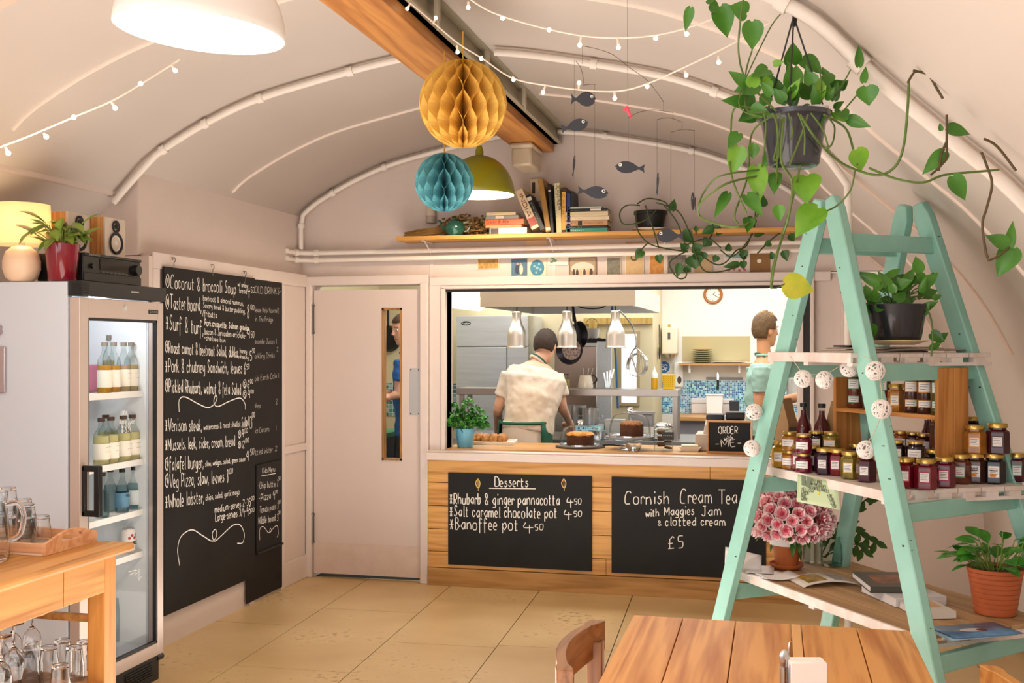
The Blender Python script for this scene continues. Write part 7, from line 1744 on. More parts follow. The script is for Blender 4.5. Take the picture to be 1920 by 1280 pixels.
# wooden door frame and bright window in the partition
PYW = 10.6
mb = MB(); a0, a1 = onY(1096, 600, PYW).x, onY(1224, 600, PYW).x; zt_ = onY(1150, 596, PYW).z
mb.bx((a0, PYW - .04, zt_ - .06), (a1, PYW - .001, zt_)); mb.bx((a0 + .05, PYW - .04, 0), (a0 + .13, PYW - .001, zt_ - .06)); struct(mb, 'trim_8', WOOD('frame_wood', '#a5823c', '#c9a65c', 'z', 1, .5, False), smooth=False)
w0, w1 = onY(1166, 660, PYW).x, onY(1194, 660, PYW).x; wz0, wz1 = 1.05, onY(1180, 626, PYW).z
win = thing('window_1', None, None, (w0, PYW - .03, wz0)); win['kind'] = 'structure'
mb = MB(); mb.bx((0, .012, 0), (w1 - w0, .016, wz1 - wz0)); mb.build('daylit_pane', M('daylight_pane', '#ffffff', .3, emit='#f4f8ff', estr=1.6), win, smooth=False)
mb = MB()
for lo, hi in (((-.03, -.03), (0, wz1 - wz0 + .03)), ((w1 - w0, -.03), (w1 - w0 + .03, wz1 - wz0 + .03)), ((0, -.03), (w1 - w0, 0)), ((0, wz1 - wz0), (w1 - w0, wz1 - wz0 + .03))): mb.bx((lo[0], 0, lo[1]), (hi[0], .025, hi[1]))
mb.build('window_frame', M('frame_beige', '#b7a27c', .5), win, smooth=False)
# strip light and globe
p = atT(862, 563, 8.9); o = thing('strip_light', 'long white fluorescent strip light on the kitchen ceiling at left', 'light', (p.x, p.y, p.z))
mb = MB(); mb.X = Matrix.Rotation(PI / 2, 4, 'X'); mb.lathe([(0, -.6), (.06, -.6), (.07, -.58), (.07, .58), (.06, .6), (0, .6)], n=16); mb.X = None; mb.build('diffuser', M('tube_glow', '#ffffff', .4, emit='#fff3d6', estr=3.0), o)
mb = MB(); mb.bx((-.05, -.58, .05), (.05, .58, .09)); mb.cyl((0, -.3, .09), (0, -.3, 2.6 - p.z), .008, n=8); mb.cyl((0, .3, .09), (0, .3, 2.6 - p.z), .008, n=8); mb.build('housing', whitem, o)
p = atT(1459, 546, 9.6); o = thing('globe_light', 'white glass shade hanging above the second cook', 'light', tuple(p))
mb = MB(); mb.lathe([(0, -.075), (.03, -.07), (.075, -.01), (.085, .05), (.06, .1), (.02, .12), (0, .12)], n=24); mb.build('shade', M('globe_glow', '#ffffff', .4, emit='#fff6e2', estr=2.0), o)
mb = MB(); mb.cyl((0, 0, .12), (0, 0, 2.6 - p.z), .004, n=8); mb.build('cord', whitem, o)
# hanging pans, sieve
panm = M('pan_black', '#1f1d22', .35, metal=.5); pani = M('pan_worn', '#2a2630', .5, hex2='#b59a8a', scale=70)
rail_y = 8.5
p = onY(1072, 655, rail_y); o = thing('frying_pan', 'worn black frying pan hanging from the hood behind the middle heat lamp', 'pan', tuple(p), 0, None, (0, 0, -.3))
Rx = Matrix.Rotation(PI / 2, 4, 'X')
mb = MB(); mb.lathe([(0, .0), (.085, .0), (.116, -.042), (.119, -.042), (.09, -.0 + .003), (0, .003)], (0, 0, 0), 36, Matrix.Rotation(-PI / 2, 4, 'X')); mb.build('pan', panm, o)
mb = MB(); mb.lathe([(0, -.0045), (.084, -.0045)], (0, 0, 0), 36, Matrix.Rotation(PI / 2, 4, 'X') @ Matrix.Diagonal(V((1, 1, -1, 1)))); mb.build('worn_base', pani, o, normals=False)
mb = MB(); mb.tube(smooth_path([V((0, .03, .115)), V((.01, .05, .18)), V((.0, .03, .30)), V((0, .02, .345))], 5), .011, 8); mb.build('handle', panm, o)
p = onY(1079, 628, rail_y + .2); o = thing('frying_pan', 'second black pan hung edge-on beside the worn one', 'pan', tuple(p), 0, None, (0, 0, 1.1))
mb = MB(); mb.lathe([(0, .0), (.085, .0), (.11, -.04), (.113, -.04), (.088, .003), (0, .003)], (0, 0, 0), 32, Matrix.Rotation(-PI / 2, 4, 'X')); mb.tube([V((0, .02, .11)), V((0, .03, .32))], .009, 8); mb.build('pan', panm, o)
p = onY(1195, 684, rail_y); o = thing('strainer', 'steel ring strainer hanging by its long handle in front of the bright window', 'sieve', tuple(p), 0, None, (.35, 0, -.5))
mb = MB(); mb.lathe([(.088, -.02), (.092, -.02), (.092, .022), (.088, .022), (.088, -.02)], (0, 0, 0), 36, Matrix.Rotation(PI / 2 - .5, 4, 'X')); mb.build('ring', stl2, o)
mb = MB()
for k in range(-5, 6):
    x = k * .015; hh = math.sqrt(.086 ** 2 - x * x); Rr = Matrix.Rotation(PI / 2 - .5, 4, 'X'); mb.tube([Rr @ V((x, -hh, .012)), Rr @ V((x, hh, .012))], .002, 5)
mb.build('bars', stl2, o)
mb = MB(); mb.tube(smooth_path([V((0, -.03, -.05)), V((-.03, 0, .09)), V((.01, .03, .16)), V((0.0, .04, .31)), V((.02, -.1, .48))], 5), .006, 8); mb.tube(smooth_path([V((-.085, 0, .0)), V((-.06, .02, .08)), V((0, .03, .125)), V((.06, .02, .08)), V((.085, 0, 0))], 5), .004, 6); mb.build('handle', stl2, o)
o = thing('blue_pipe', 'blue hose hanging down behind the right heat lamp', 'pipe', tuple(onY(1148, 560, 9.4))); mb = MB(); pz_ = [V((0, 0, .35)), V((.0, 0, -.1)), V((.03, 0, -.5)), V((.05, 0, -.95))]; mb.tube(smooth_path(pz_, 5), .01, 8); mb.build('hose', M('hose_blue', '#3f6ea0', .4), o)
# things on the gantry
GZ = gz + .0006
def gp_(px, dy=.12): return (onY(px, 730, GY + dy).x, GY + dy, GZ)
o = thing('jug', 'cream and steel jug with a black handle on the pass shelf', 'jug', gp_(1098))
mb = MB(); mb.lathe([(0, 0), (.058, 0), (.062, .01), (.058, .05), (.045, .105), (.042, .105), (.055, .05), (.058, .012), (0, .01)], n=26); mb.build('body', M('jug_cream', '#dcd3c0', .25, metal=.2), o)
mb = MB(); mb.tube(smooth_path([V((.05, 0, .1)), V((.075, 0, .1)), V((.09, 0, .065)), V((.06, 0, .035))], 4), .006, 6); mb.build('handle', black, o)
for i, (dx, a) in enumerate(((.0, .3), (.015, .5), (-.015, -.1))):
    u = MB().tube([V((0, 0, .0)), V((math.sin(a) * .09, 0, .15))], .004, 6).build('kitchen_spoon', stl2); u.location = V(gp_(1098)) + V((dx, .01 * i, .012)); tag(u, f'spoon handle sticking out of the cream jug, {["middle", "right", "left"][i]} one', 'spoon')
for i, px in enumerate((1058, 1064)):
    bottle('oil_bottle', f'small clear oil bottle on the pass shelf by the cook\'s shoulder, {["left", "right"][i]} one', gp_(px, .1 + .04 * i), .115, .02, M('oil', '#c9b26a', .2), bcap, None, .6, None, neck=.5)
o = thing('spatula_pot', 'glass pot of spatulas on the pass shelf below the right heat lamp', 'pot', gp_(1139, .15)); mb = MB(); mb.lathe([(0, 0), (.03, 0), (.036, .08), (.033, .08), (.028, .004), (0, .004)], n=18); mb.build('pot', clear, o)
for i in range(4):
    u = MB(); u.bar((0, 0, 0), (-.02 + .02 * i, 0, .12 + .01 * i), .012, .003, (0, 1, 0)); u = u.build('spatula', stl2); u.location = V(gp_(1139, .15)) + V((-.008 + .006 * i, .004 * i, .006)); tag(u, f'thin steel spatula in the glass pot on the pass shelf, {["leftmost", "second", "third", "rightmost"][i]}', 'spatula')
o = thing('squeeze_bottle', 'squeeze bottle half full of yellow sauce on the pass shelf', 'bottle', gp_(1227, .14)); mb = MB(); mb.lathe([(0, 0), (.024, 0), (.025, .005), (.025, .085), (0, .085)], n=18); mb.build('sauce', M('mustard_yellow', '#d9a520', .4), o); mb = MB(); mb.lathe([(.025, .0855), (.025, .12), (.018, .13), (.006, .16), (.004, .175), (0, .175)], n=18); mb.build('top', whitem, o)
o = thing('plastic_basket', 'bright yellow perforated plastic basket on the pass shelf', 'basket', gp_(1254, .14)); mb = MB(); s_ = .042
mb.loft([[V((a * s_, b_ * s_ * .8, 0)) for a, b_ in ((-1, -1), (1, -1), (1, 1), (-1, 1))], [V((a * s_ * 1.2, b_ * s_, .115)) for a, b_ in ((-1, -1), (1, -1), (1, 1), (-1, 1))]]); mb.build('basket', M('basket_yellow', '#e2b70f', .4), o, smooth=False)
mb = MB()
for i in range(6):
    for j in range(6): mb.bx((-.04 + .0145 * i - .003, -.0345 - .0012 * j - .003, .02 + .015 * j), (-.04 + .0145 * i + .003, -.034 - .0012 * j, .026 + .015 * j))
tag(mb.build('holes', M('basket_hole', '#a8820a', .6), o, smooth=False), kind='stuff')
# things on the cooking line under the gantry
def lp(px, dy): return (onY(px, 800, GY + dy).x, GY + dy, LN_)
def pot(px, dy, r, h, lab, m_=None):
    o = thing('stock_pot', lab, 'pot', lp(px, dy)); mb = MB(); mb.lathe([(0, 0), (r * .97, 0), (r, .006), (r, h), (r * 1.04, h + .003), (r * 1.04, h + .008), (r * .97, h + .008), (r * .96, .01), (0, .01)], n=28); mb.build('body', m_ or M('aluminium', '#c3c3c3', .3, metal=.8), o)
    for s_ in (-1, 1):
        mb = MB(); mb.tube(smooth_path([V((s_ * r, -.03, h * .75)), V((s_ * (r + .03), -.02, h * .75)), V((s_ * (r + .03), .02, h * .75)), V((s_ * r, .03, h * .75))], 4), .004, 6); mb.build('handle', chrome, o)
pot(1077, .36, .095, .24, 'large aluminium stock pot under the pass shelf by the cook'); pot(1107, .26, .07, .225, 'slimmer aluminium pot right of the large stock pot')
tl = TILES('mosaic_blue', ['#2b6fa8', '#5fb0cf', '#8fd0dc', '#3f8fbf', '#a9dfe2', '#1f5a94', '#6fc3d3', '#c4ebec'], .0185)
o = thing('tiled_ledge', 'low ledge clad in blue mosaic tiles beside the cook', 'ledge', (lp(1078, 0)[0], GY + .02, LN_)); mb = MB(); mb.bx((0, 0, 0), (.2, .2, .10)); mb.build('tiles', tl, o, smooth=False)
def tub(px, dy, w_, d, h, lab, m_=whitem, name='food_container', cat='container', z=None):
    p = lp(px, dy); o = thing(name, lab, cat, (p[0], p[1], z or p[2])); mb = MB()
    mb.loft([[V((a * w_ * .46, b_ * d * .46, 0)) for a, b_ in ((-1, -1), (1, -1), (1, 1), (-1, 1))], [V((a * w_ * .5, b_ * d * .5, h * .9)) for a, b_ in ((-1, -1), (1, -1), (1, 1), (-1, 1))]]); mb.build('tub', m_, o, smooth=False, bevel=.006)
    mb = MB(); mb.bx((-w_ * .52, -d * .52, h * .9), (w_ * .52, d * .52, h)); mb.build('lid', m_, o, smooth=False, bevel=.004); return o
tub(1120, .27, .12, .14, .10, 'white lidded tub beside the aluminium pots'); tub(1154, .32, .16, .14, .14, 'wide white tub under the middle of the pass shelf'); tub(1203, .42, .2, .16, .2, 'square steel container under the right of the pass shelf', M('pan_steel', '#a9a7a6', .35, metal=.7))
tub(1152, .05, .17, .12, .055, 'shallow steel gastronorm pan behind the tall cake dome', stl2)
o = thing('squeeze_bottle', 'white squeeze bottle under the pass shelf', 'bottle', lp(1182, .18)); mb = MB(); mb.lathe([(0, 0), (.028, 0), (.03, .006), (.03, .11), (.02, .125), (.007, .15), (.004, .165), (0, .165)], n=18); mb.build('bottle', whitem, o)
for i in range(6):
    o = MB().lathe([(0, 0), (.06, 0), (.10, .012), (.099, .015), (.06, .004), (0, .004)], n=28).build('plate', M('white_china')); p = lp(1216, .10); o.location = (p[0], p[1], LN_ + .0005 + i * .0065); tag(o, 'white plate in the stack under the pass shelf, behind the cookie jar', 'plate', 'plate stack under the pass shelf')
o = thing('bowl', 'white bowl on the plates behind the cookie jar', 'bowl', (lp(1216, .10)[0], lp(1216, .1)[1], LN_ + .049)); mb = MB(); mb.lathe([(0, 0), (.04, 0), (.085, .045), (.082, .045), (.038, .005), (0, .005)], n=28); mb.build('bowl', M('white_china'), o)
for i, (px, lab) in enumerate(((1100, 'steel bowl behind the left cake dome'), (1122, 'small steel bowl between the cake domes'))):
    o = thing('mixing_bowl', lab, 'bowl', (onY(px, 815, 8.0 + .62 + .05 * i - .1).x, 8.52, LN_ + .0005)); mb = MB(); mb.lathe([(0, 0), (.04, 0), (.075, .07), (.078, .072), (.072, .071), (.038, .004), (0, .004)], n=28); mb.build('bowl', stl2, o)
# back right: wooden worktop, tiles, heater, clock...
BY = 11.5
KW = thing('kitchen_worktop', 'wooden worktop along the tiled back wall of the kitchen', 'worktop', (-.95, BY - .62, 0))
mb = MB(); mb.bx((0, 0, .86), (2.1, .61, .90)); mb.build('top', wt, KW, smooth=False, bevel=.003); mb = MB(); mb.bx((.02, .06, .0), (2.08, .6, .86)); mb.build('base', M('cupboard_grey', '#8d888c', .5), KW, smooth=False)
tz1 = onY(1340, 713, BY).z; mb = MB(); mb.bx((-1.143, BY - .008, .90), (1.249, BY, tz1)); struct(mb, 'wall_kitchen_tiles', tl, smooth=False)
def bw(px, py, d=0.0): return onY(px, py, BY - .001 - d)
p = bw(1337, 552); CKr = .1
CK = thing('wall_clock', 'round wood-rimmed clock high on the kitchen back wall', 'clock', tuple(p))
mb = MB(); mb.lathe([(CKr * .72, .0), (CKr * .98, .0), (CKr, .012), (CKr * .9, .03), (CKr * .76, .026), (CKr * .72, .02)], n=40, mat=Rx); mb.build('rim', M('clock_wood', '#b06a26', .4, var=.15, scale=20), CK)
mb = MB(); mb.lathe([(0, .012), (CKr * .74, .012)], n=40, mat=Rx); fc = mb.build('face', M('clock_face', '#f3ead6', .5), CK, normals=False)
mb = MB()
for k in range(12):
    a = k * PI / 6; mb.box((math.sin(a) * CKr * .6, -.0135, math.cos(a) * CKr * .6), (.004, .001, .011), Matrix.Rotation(a, 3, 'Y'))
mb.build('hour_marks', inkm, fc, smooth=False)
for a, l_, nm in ((math.radians(40), .04, 'hour_hand'), (math.radians(120), .058, 'minute_hand')):
    mb = MB(); mb.bar((0, -.015, 0), (math.sin(a) * l_, -.015, math.cos(a) * l_), .004, .0015, (0, 1, 0)); mb.build(nm, black, CK, smooth=False)
p0, p1 = bw(1240, 664, .2), bw(1270, 613, .2)
WH = thing('water_heater', 'cream wall-hung water boiler left of the kitchen shelf', 'boiler', (p0.x, BY - .2, p0.z))
ww, hh = p1.x - p0.x, p1.z - p0.z; mb = MB(); mb.bx((0, 0, 0), (ww, .199, hh)); mb.build('case', M('heater_cream', '#efe4c8', .35), WH, bevel=.015)
mb = MB(); mb.lathe([(0, -.04), (ww * .3, -.04), (ww * .48, 0)], (ww / 2, .1, 0), 24); mb.build('base_cap', stl2, WH); mb = MB(); mb.bx((ww * .4, -.004, hh * .55), (ww * .56, 0, hh * .8)); mb.build('gauge', M('gauge_grey', '#5a564e', .4), WH, smooth=False)
mb = MB(); mb.bx((ww * .4, .02, hh), (ww * .55, .06, hh + .03)); mb.build('valve', M('brass', '#c9a24a', .3, metal=.8), WH)
p = onX(1235, 640, -1.13); o = thing('ladle', 'long black plastic spoon hanging on the partition end by the boiler', 'spoon', (-1.1305, p.y, p.z)); mb = MB(); mb.bar((0.006, 0, .17), (0.006, 0, -.04), .012, .008, (1, 0, 0)); mb.ball((0.008, .0, -.11), .075, 14, 10, (.12, .45, 1)); mb.build('spoon', black, o)
p = bw(1245, 688); o = thing('safety_sign', 'round blue wash-your-hands sign on the kitchen wall', 'sign', tuple(p)); mb = MB(); mb.lathe([(0, .003), (.06, .003), (.06, 0)], n=32, mat=Rx); fs_ = mb.build('disc', M('sign_blue', '#2a6db5', .4), o)
mb = MB()
for pl in ([(-.04, .02), (-.02, .03), (0, .015), (.015, .028), (.035, .012)], [(-.035, -.005), (-.01, .005), (.01, -.012), (.035, -.005)], [(-.02, -.03), (.005, -.022), (.025, -.034)]): ribbon(mb, smooth_path([V((x, -.0036, z)) for x, z in pl], 4), .009, V((0, -1, 0)))
mb.build('white_hands', M('badge_white'), fs_, normals=False)
p = bw(1272, 705, .09); o = thing('soap_dispenser', 'white wall soap dispenser with a dark oval window', 'dispenser', tuple(p)); mb = MB(); mb.bx((-.05, 0, -.12), (.05, .09, .15)); mb.build('case', whitem, o, bevel=.02); mb = MB(); mb.lathe([(0, .0015), (1, .0015)], (0.01, 0, -.04), 20, Rx @ Matrix.Diagonal(V((.022, .038, 1, 1)))); mb.build('window', M('dispenser_window', '#4a3d38', .3), o, normals=False)
sx0, sx1 = bw(1272, 681, .2).x, bw(1420, 681, .2).x; sz_ = bw(1340, 680.5, .2).z
o = thing('kitchen_shelf', 'wooden wall shelf with plates in the white kitchen', 'shelf', (sx0, BY - .22, sz_)); mb = MB(); mb.bx((0, 0, -.022), (sx1 - sx0, .218, 0)); mb.build('board', wt, o, smooth=False); KS = o
for x in (.1, .6):
    mb = MB(); mb.bx((x, .05, -.10), (x + .02, .218, -.0225)); mb.build('bracket', whitem, KS, smooth=False)
p = bw(1317, 680, .12)
for i in range(7):
    o = MB().lathe([(0, 0), (.06, 0), (.1, .014), (.099, .017), (.06, .004), (0, .004)], n=24).build('plate', M('plate_sage', '#a3a27a', .35) if i != 6 else M('plate_tan', '#c9974f', .4)); o.location = (p.x, BY - .12, sz_ + .0005 + .021 * i); tag(o, 'sage green plate in the stack on the kitchen shelf' if i != 6 else 'tan plate on top of the sage stack on the kitchen shelf', 'plate', 'sage plates on the kitchen shelf' if i != 6 else None)
p = bw(1355, 680, .1); o = MB().lathe([(0, 0), (.12, 0), (.2, .012), (.199, .016), (.12, .004), (0, .004)], n=30, sy=.5).build('platter', M('white_china')); o.location = (p.x + .05, BY - .11, sz_ + .0005); tag(o, 'wide white platter lying beside the sage plates', 'platter')
mb = MB(); b0, b1 = bw(1280, 676), bw(1406, 630); mb.bx((b0.x, BY - .012, b0.z), (b1.x, BY - .001, b1.z)); o = mb.build('wall_panel', M('panel_khaki', '#c2b384', .6), smooth=False); tag(o, 'khaki painted panel on the wall above the kitchen shelf', 'panel')
s0, s1 = bw(1324, 709, .02), bw(1393, 709, .02); o = thing('knife_rack', 'grey magnetic knife strip above the blue tiles', 'knife rack', (s0.x, BY - .02, s0.z)); mb = MB(); mb.bx((0, 0, -.012), (s1.x - s0.x, .0195, .012)); mb.build('strip', M('strip_grey', '#8b867f', .4, metal=.4), o, smooth=False)
p = bw(1346, 710, .026); o = thing('kitchen_knife', 'single knife with a black handle on the magnetic strip', 'knife', (p.x, BY - .0235, p.z)); mb = MB(); mb.prism([(-.011, -.01), (.011, -.01), (.011, .04), (0, .075), (-.011, .05)], 0, .002, Rx); mb.build('blade', chrome, o, smooth=False); mb = MB(); mb.bx((-.011, -.008, -.11), (.011, .002, -.01)); mb.build('handle', black, o, bevel=.003)
def wp(px, dy=.3): q = onY(px, 770, BY - dy); return (q.x, BY - dy, .9006)
def ktub(px, w_, d, h, lab, m_, name, cat):
    o = thing(name, lab, cat, wp(px)); mb = MB(); mb.loft([[V((a * w_ * .44, b_ * d * .44, 0)) for a, b_ in ((-1, -1), (1, -1), (1, 1), (-1, 1))], [V((a * w_ * .5, b_ * d * .5, h)) for a, b_ in ((-1, -1), (1, -1), (1, 1), (-1, 1))]]); mb.build('body', m_, o, smooth=False, bevel=.008); return o
o = ktub(1340, .17, .15, .2, 'bright white square tub on the wooden kitchen worktop', M('tub_bright', '#fbf8f4', .4), 'plastic_tub', 'tub'); mb = MB(); mb.bx((-.09, -.08, .2), (.09, .08, .212)); mb.build('lid', whitem, o, bevel=.003)
o = thing('film_dispenser', 'long white cling film dispenser behind the white tub', 'dispenser', (wp(1312)[0], BY - .12, .9006)); mb = MB(); mb.bx((-.1, 0, 0), (.33, .1, .16)); mb.build('case', M('film_case', '#e3dcd8', .4), o, bevel=.01); mb = MB(); mb.bx((-.09, -.004, .11), (.32, 0, .115)); mb.build('slot', M('strip_grey'), o, smooth=False)
ktub(1377, .10, .1, .15, 'dark grey measuring container on the kitchen worktop', M('dark_container', '#35373b', .3), 'container', 'container')
# shelving rack with boxes at far right
RK = thing('storage_rack', 'wire rack of kitchen goods at the right wall behind the second cook', 'rack', (onY(1478, 700, 9.6).x, 9.5, 0))
for x in (0, .55):
    for y in (0, .35): mb = MB(); mb.cyl((x, y, 0), (x, y, 1.75), .012, n=10); mb.build('post', stl2, RK)
rn = random.Random(17); bc = ['#b8452c', '#e3d9c2', '#5e7f96', '#c99a3f', '#8a5a34', '#d8d3c8']
for z in (.4, .75, 1.1, 1.45):
    mb = MB(); mb.bx((-.01, -.01, z - .012), (.56, .36, z)); mb.build('wire_shelf', stl2, RK, smooth=False)
    for i in range(4):
        col = bc[rn.randrange(6)]; o = MB().bx((-.055, -.07, 0), (.055, .07, rn.uniform(.12, .24))).build('carton', M('carton_' + col.strip('#'), col, .6, var=.15, scale=15), bevel=.003); o.location = V(RK.location) + V((.07 + i * .135, .1, z + .0005))
        tag(o, 'small carton of kitchen goods on the wire rack at the right wall', 'carton', 'cartons on the kitchen rack')
# left end of the kitchen, seen through the door panel
DT = thing('prep_table', 'prep table with a green cutting board seen through the door window', 'table', (-3.35, 8.45, 0)); mb = MB(); mb.bx((-.4, -.3, .86), (.34, .3, .9)); mb.build('top', M('board_green', '#2f8f5a', .4), DT, smooth=False, bevel=.003)
mb = MB(); mb.bx((-.38, -.26, .0), (.32, .28, .858)); mb.build('base', M('dark_base', '#3a3a40', .4, metal=.5), DT, smooth=False)
p = onX(727, 634, -3.7); mb = MB(); q = onY(729, 635, 10.55); o = thing('hanging_pan', 'black pan hanging on the kitchen wall seen through the door window', 'pan', tuple(q)); mb = MB(); mb.lathe([(0, .05), (.11, .05), (.13, .0), (.134, .0), (.115, .055), (0, .055)], n=32, mat=Matrix.Rotation(PI / 2, 4, 'X')); mb.tube([V((0, -.02, .13)), V((0, -.02, .32))], .012, 8); mb.build('pan', panm, o)
mb = MB(); mb.bx((-3.94, 10.592, .88), (-2.75, 10.599, 1.22)); struct(mb, 'wall_kitchen_splashback', TILES('mosaic_green', ['#5f8f86', '#88aaa0', '#4a7a70', '#a7c0b4'], .04), smooth=False)
# ================================================================ PEOPLE
foldtex = bpy.data.textures.new('cloth_folds', 'CLOUDS'); foldtex.noise_scale = .13; foldtex.noise_depth = 2
CR_, CD_ = V((CC, SS, 0)), V((-SS, CC, 0))
def person(label, px, t_, J, face, skin, hair, shirt, trous, apron=None, hstyle='short', fat=1.0, sfat=1.0):
    """J: joints in metres (u right in the picture, d away from the viewer, z up) about the feet point"""
    base = atT(px, HORIZ, t_); base.z = 0
    o = thing('person', label, 'person', tuple(base))
    W = lambda p: CR_ * p[0] + CD_ * p[1] + V((0, 0, p[2]))
    j = {k: W(v) for k, v in J.items()}
    fd_ = W((face[0], face[1], 0)).normalized(); fz = face[2] if len(face) > 2 else 0
    def ell(c, ax, rx, ry, side=None, n=16):
        ax = ax.normalized(); s_ = side if side is not None else CR_
        s_ = (s_ - ax * s_.dot(ax)).normalized(); b_ = ax.cross(s_)
        return [c + s_ * (math.cos(2 * PI * k / n) * rx) + b_ * (math.sin(2 * PI * k / n) * ry) for k in range(n)]
    def limb(mb, pts, rs, n=12):
        P = smooth_path(pts, 4); m = len(P); q = []
        for i in range(m):
            f = i / (m - 1) * (len(rs) - 1); a = int(min(f, len(rs) - 2)); q.append(rs[a] + (rs[a + 1] - rs[a]) * (f - a))
        mb.tube(P, q, n)
    shv = (j['shR'] - j['shL']).normalized()
    spine = (j['neck'] - j['hip'])
    B = MB()
    # torso under the clothes
    def torso(k, extra=0.0, lo=0.0, hi=1.0):
        prof = [(0.0, .155, .115), (.18, .15, .105), (.38, .14, .10), (.6, .165, .112), (.8, .185, .112), (.92, .15, .085), (1.0, .07, .06)]
        rings = []
        for t, a, b_ in prof:
            if lo <= t <= hi:
                c = j['hip'] + spine * t + (CD_ * 0)
                bend = j.get('bend', V((0, 0, 0))); c = c + bend * math.sin(PI * t)
                rings.append(ell(c, spine, a * fat * k + extra, b_ * fat * k + extra, shv))
        return rings
    B.loft(torso(.94))
    hd = j['head']; R = Matrix((fd_.cross(V((0, 0, 1))) * 1.0, fd_, V((0, 0, 1)))).transposed()   # columns right, forward, up
    tilt = Matrix.Rotation(-fz, 3, fd_.cross(V((0, 0, 1))))
    R = tilt @ R
    def H(x, y, z): return hd + R @ V((x, y, z))
    # skull, jaw, face
    rings = []
    for z, rx, ry, oy in ((-.118, .02, .02, .045), (-.108, .038, .045, .035), (-.085, .053, .066, .02), (-.05, .064, .082, .008), (-.01, .072, .092, 0), (.035, .076, .096, -.004), (.075, .068, .084, -.008), (.1, .048, .058, -.01), (.115, .015, .02, -.01)):
        rings.append([H(math.cos(2 * PI * k / 18) * rx, oy + math.sin(2 * PI * k / 18) * ry, z) for k in range(18)])
    B.loft(rings)
    B.tube([j['neck'] - spine.normalized() * .03, (j['neck'] + H(0, -.02, -.08)) / 2, H(0, -.015, -.05)], [.058, .052, .052], 14)
    B.tube([H(0, .088, .02), H(0, .108, -.02), H(0, .092, -.03)], [.009, .014, .008], 8)
    for s_ in (-1, 1): B.ball(tuple(H(s_ * .076, -.005, -.008)), .032, 10, 8, (1, 1, 1), (R @ Matrix.Diagonal(V((.32, .62, 1)))).to_4x4())
    for s_, a in ((-1, 'L'), (1, 'R')):
        sh, el, ha = j['sh' + a], j['el' + a], j['ha' + a]
        limb(B, [sh, sh + (el - sh) * .5, el, el + (ha - el) * .5, ha], [.052 * fat, .046 * fat, .038, .034, .026])
        d = (ha - el).normalized(); pd = j.get('pd' + a, d).normalized() if ('pd' + a) in j else d
        sd = pd.cross(V((0, 0, 1))); sd = sd.normalized() if sd.length > .1 else CR_; up_ = sd.cross(pd)
        palm = ha + pd * .05
        B.tube([ha, ha + pd * .03, ha + pd * .085], [.026, .036, .034], 10)
        for fi in range(4):
            x = (fi - 1.5) * .019; ln = (.062, .075, .07, .055)[fi]
            r0 = ha + pd * .085 + sd * x
            B.tube(smooth_path([r0 - pd * .02, r0 + pd * ln * .5, r0 + pd * ln * .85 - up_ * ln * .35, r0 + pd * ln * .9 - up_ * ln * .75], 3), [.0095] * 4 + [.009] * 3 + [.0078] * 3, 8)
        r0 = ha + pd * .025 + sd * (.028 * s_ * -1)
        B.tube(smooth_path([r0, r0 + pd * .03 + sd * (-.025 * s_), r0 + pd * .06 + sd * (-.018 * s_) - up_ * .02], 3), [.0125] * 3 + [.011] * 3 + [.009], 8)
    for s_ in (-1, 1):
        h0 = j['hip'] + shv * (.085 * s_); kn = h0 * .5 + CD_ * .02 + V((0, 0, 0)); kn.z = .48; an = V((h0.x * 1.0, h0.y * 1.0, .08)) if False else V((kn.x, kn.y, .08))
        limb(B, [h0, (h0 + kn) / 2, kn, (kn + an) / 2, an], [.085 * fat, .075 * fat, .055, .05, .036])
    body = B.build('body', skin, o); 
    k = body.modifiers.new('fuse', 'REMESH'); k.mode = 'VOXEL'; k.voxel_size = .006; k.use_smooth_shade = True
    k = body.modifiers.new('soften', 'SMOOTH'); k.factor = .5; k.iterations = 3
    # clothes
    S = MB(); tr_ = torso(sfat, .018, .1, .95); S.loft(tr_)
    for a in 'LR':
        sh, el = j['sh' + a], j['el' + a]; d = (el - sh)
        limb(S, [sh - d.normalized() * .02, sh + d * .3, sh + d * .62], [.068 * fat, .066 * fat, .064 * fat], 14)
    sm = S.build('shirt', shirt, o)
    k = sm.modifiers.new('fuse', 'REMESH'); k.mode = 'VOXEL'; k.voxel_size = .009; k.use_smooth_shade = True
    k = sm.modifiers.new('soften', 'SMOOTH'); k.factor = .5; k.iterations = 4
    k = sm.modifiers.new('folds', 'DISPLACE'); k.texture = foldtex; k.strength = .035; k.mid_level = .5; k.texture_coords = 'LOCAL'
    mb = MB(); c = j['neck']; nrm = (H(0, 0, -.06) - c).normalized(); mb.tube(ell(c + nrm * .008, nrm, .066, .064, shv, 18), .011, 8, closed=True); mb.build('collar', shirt, o)
    P_ = MB()
    P_.loft([ell(j['hip'] + V((0, 0, .20)), V((0, 0, 1)), .160 * fat, .122 * fat, shv), ell(j['hip'] - V((0, 0, .02)), V((0, 0, 1)), .178 * fat, .135 * fat, shv), ell(j['hip'] - V((0, 0, .12)), V((0, 0, 1)), .17 * fat, .13 * fat, shv)])
    for s_ in (-1, 1):
        h0 = j['hip'] + shv * (.085 * s_); kn = V(h0); kn = h0 * .5 + CD_ * .02; kn.z = .48
        an = V((kn.x, kn.y, .06)); limb(P_, [h0, (h0 + kn) / 2, kn, (kn + an) / 2, an], [.098 * fat, .088 * fat, .072, .066, .062])
    tm_ = P_.build('trousers', trous, o); k = tm_.modifiers.new('fuse', 'REMESH'); k.mode = 'VOXEL'; k.voxel_size = .012; k.use_smooth_shade = True
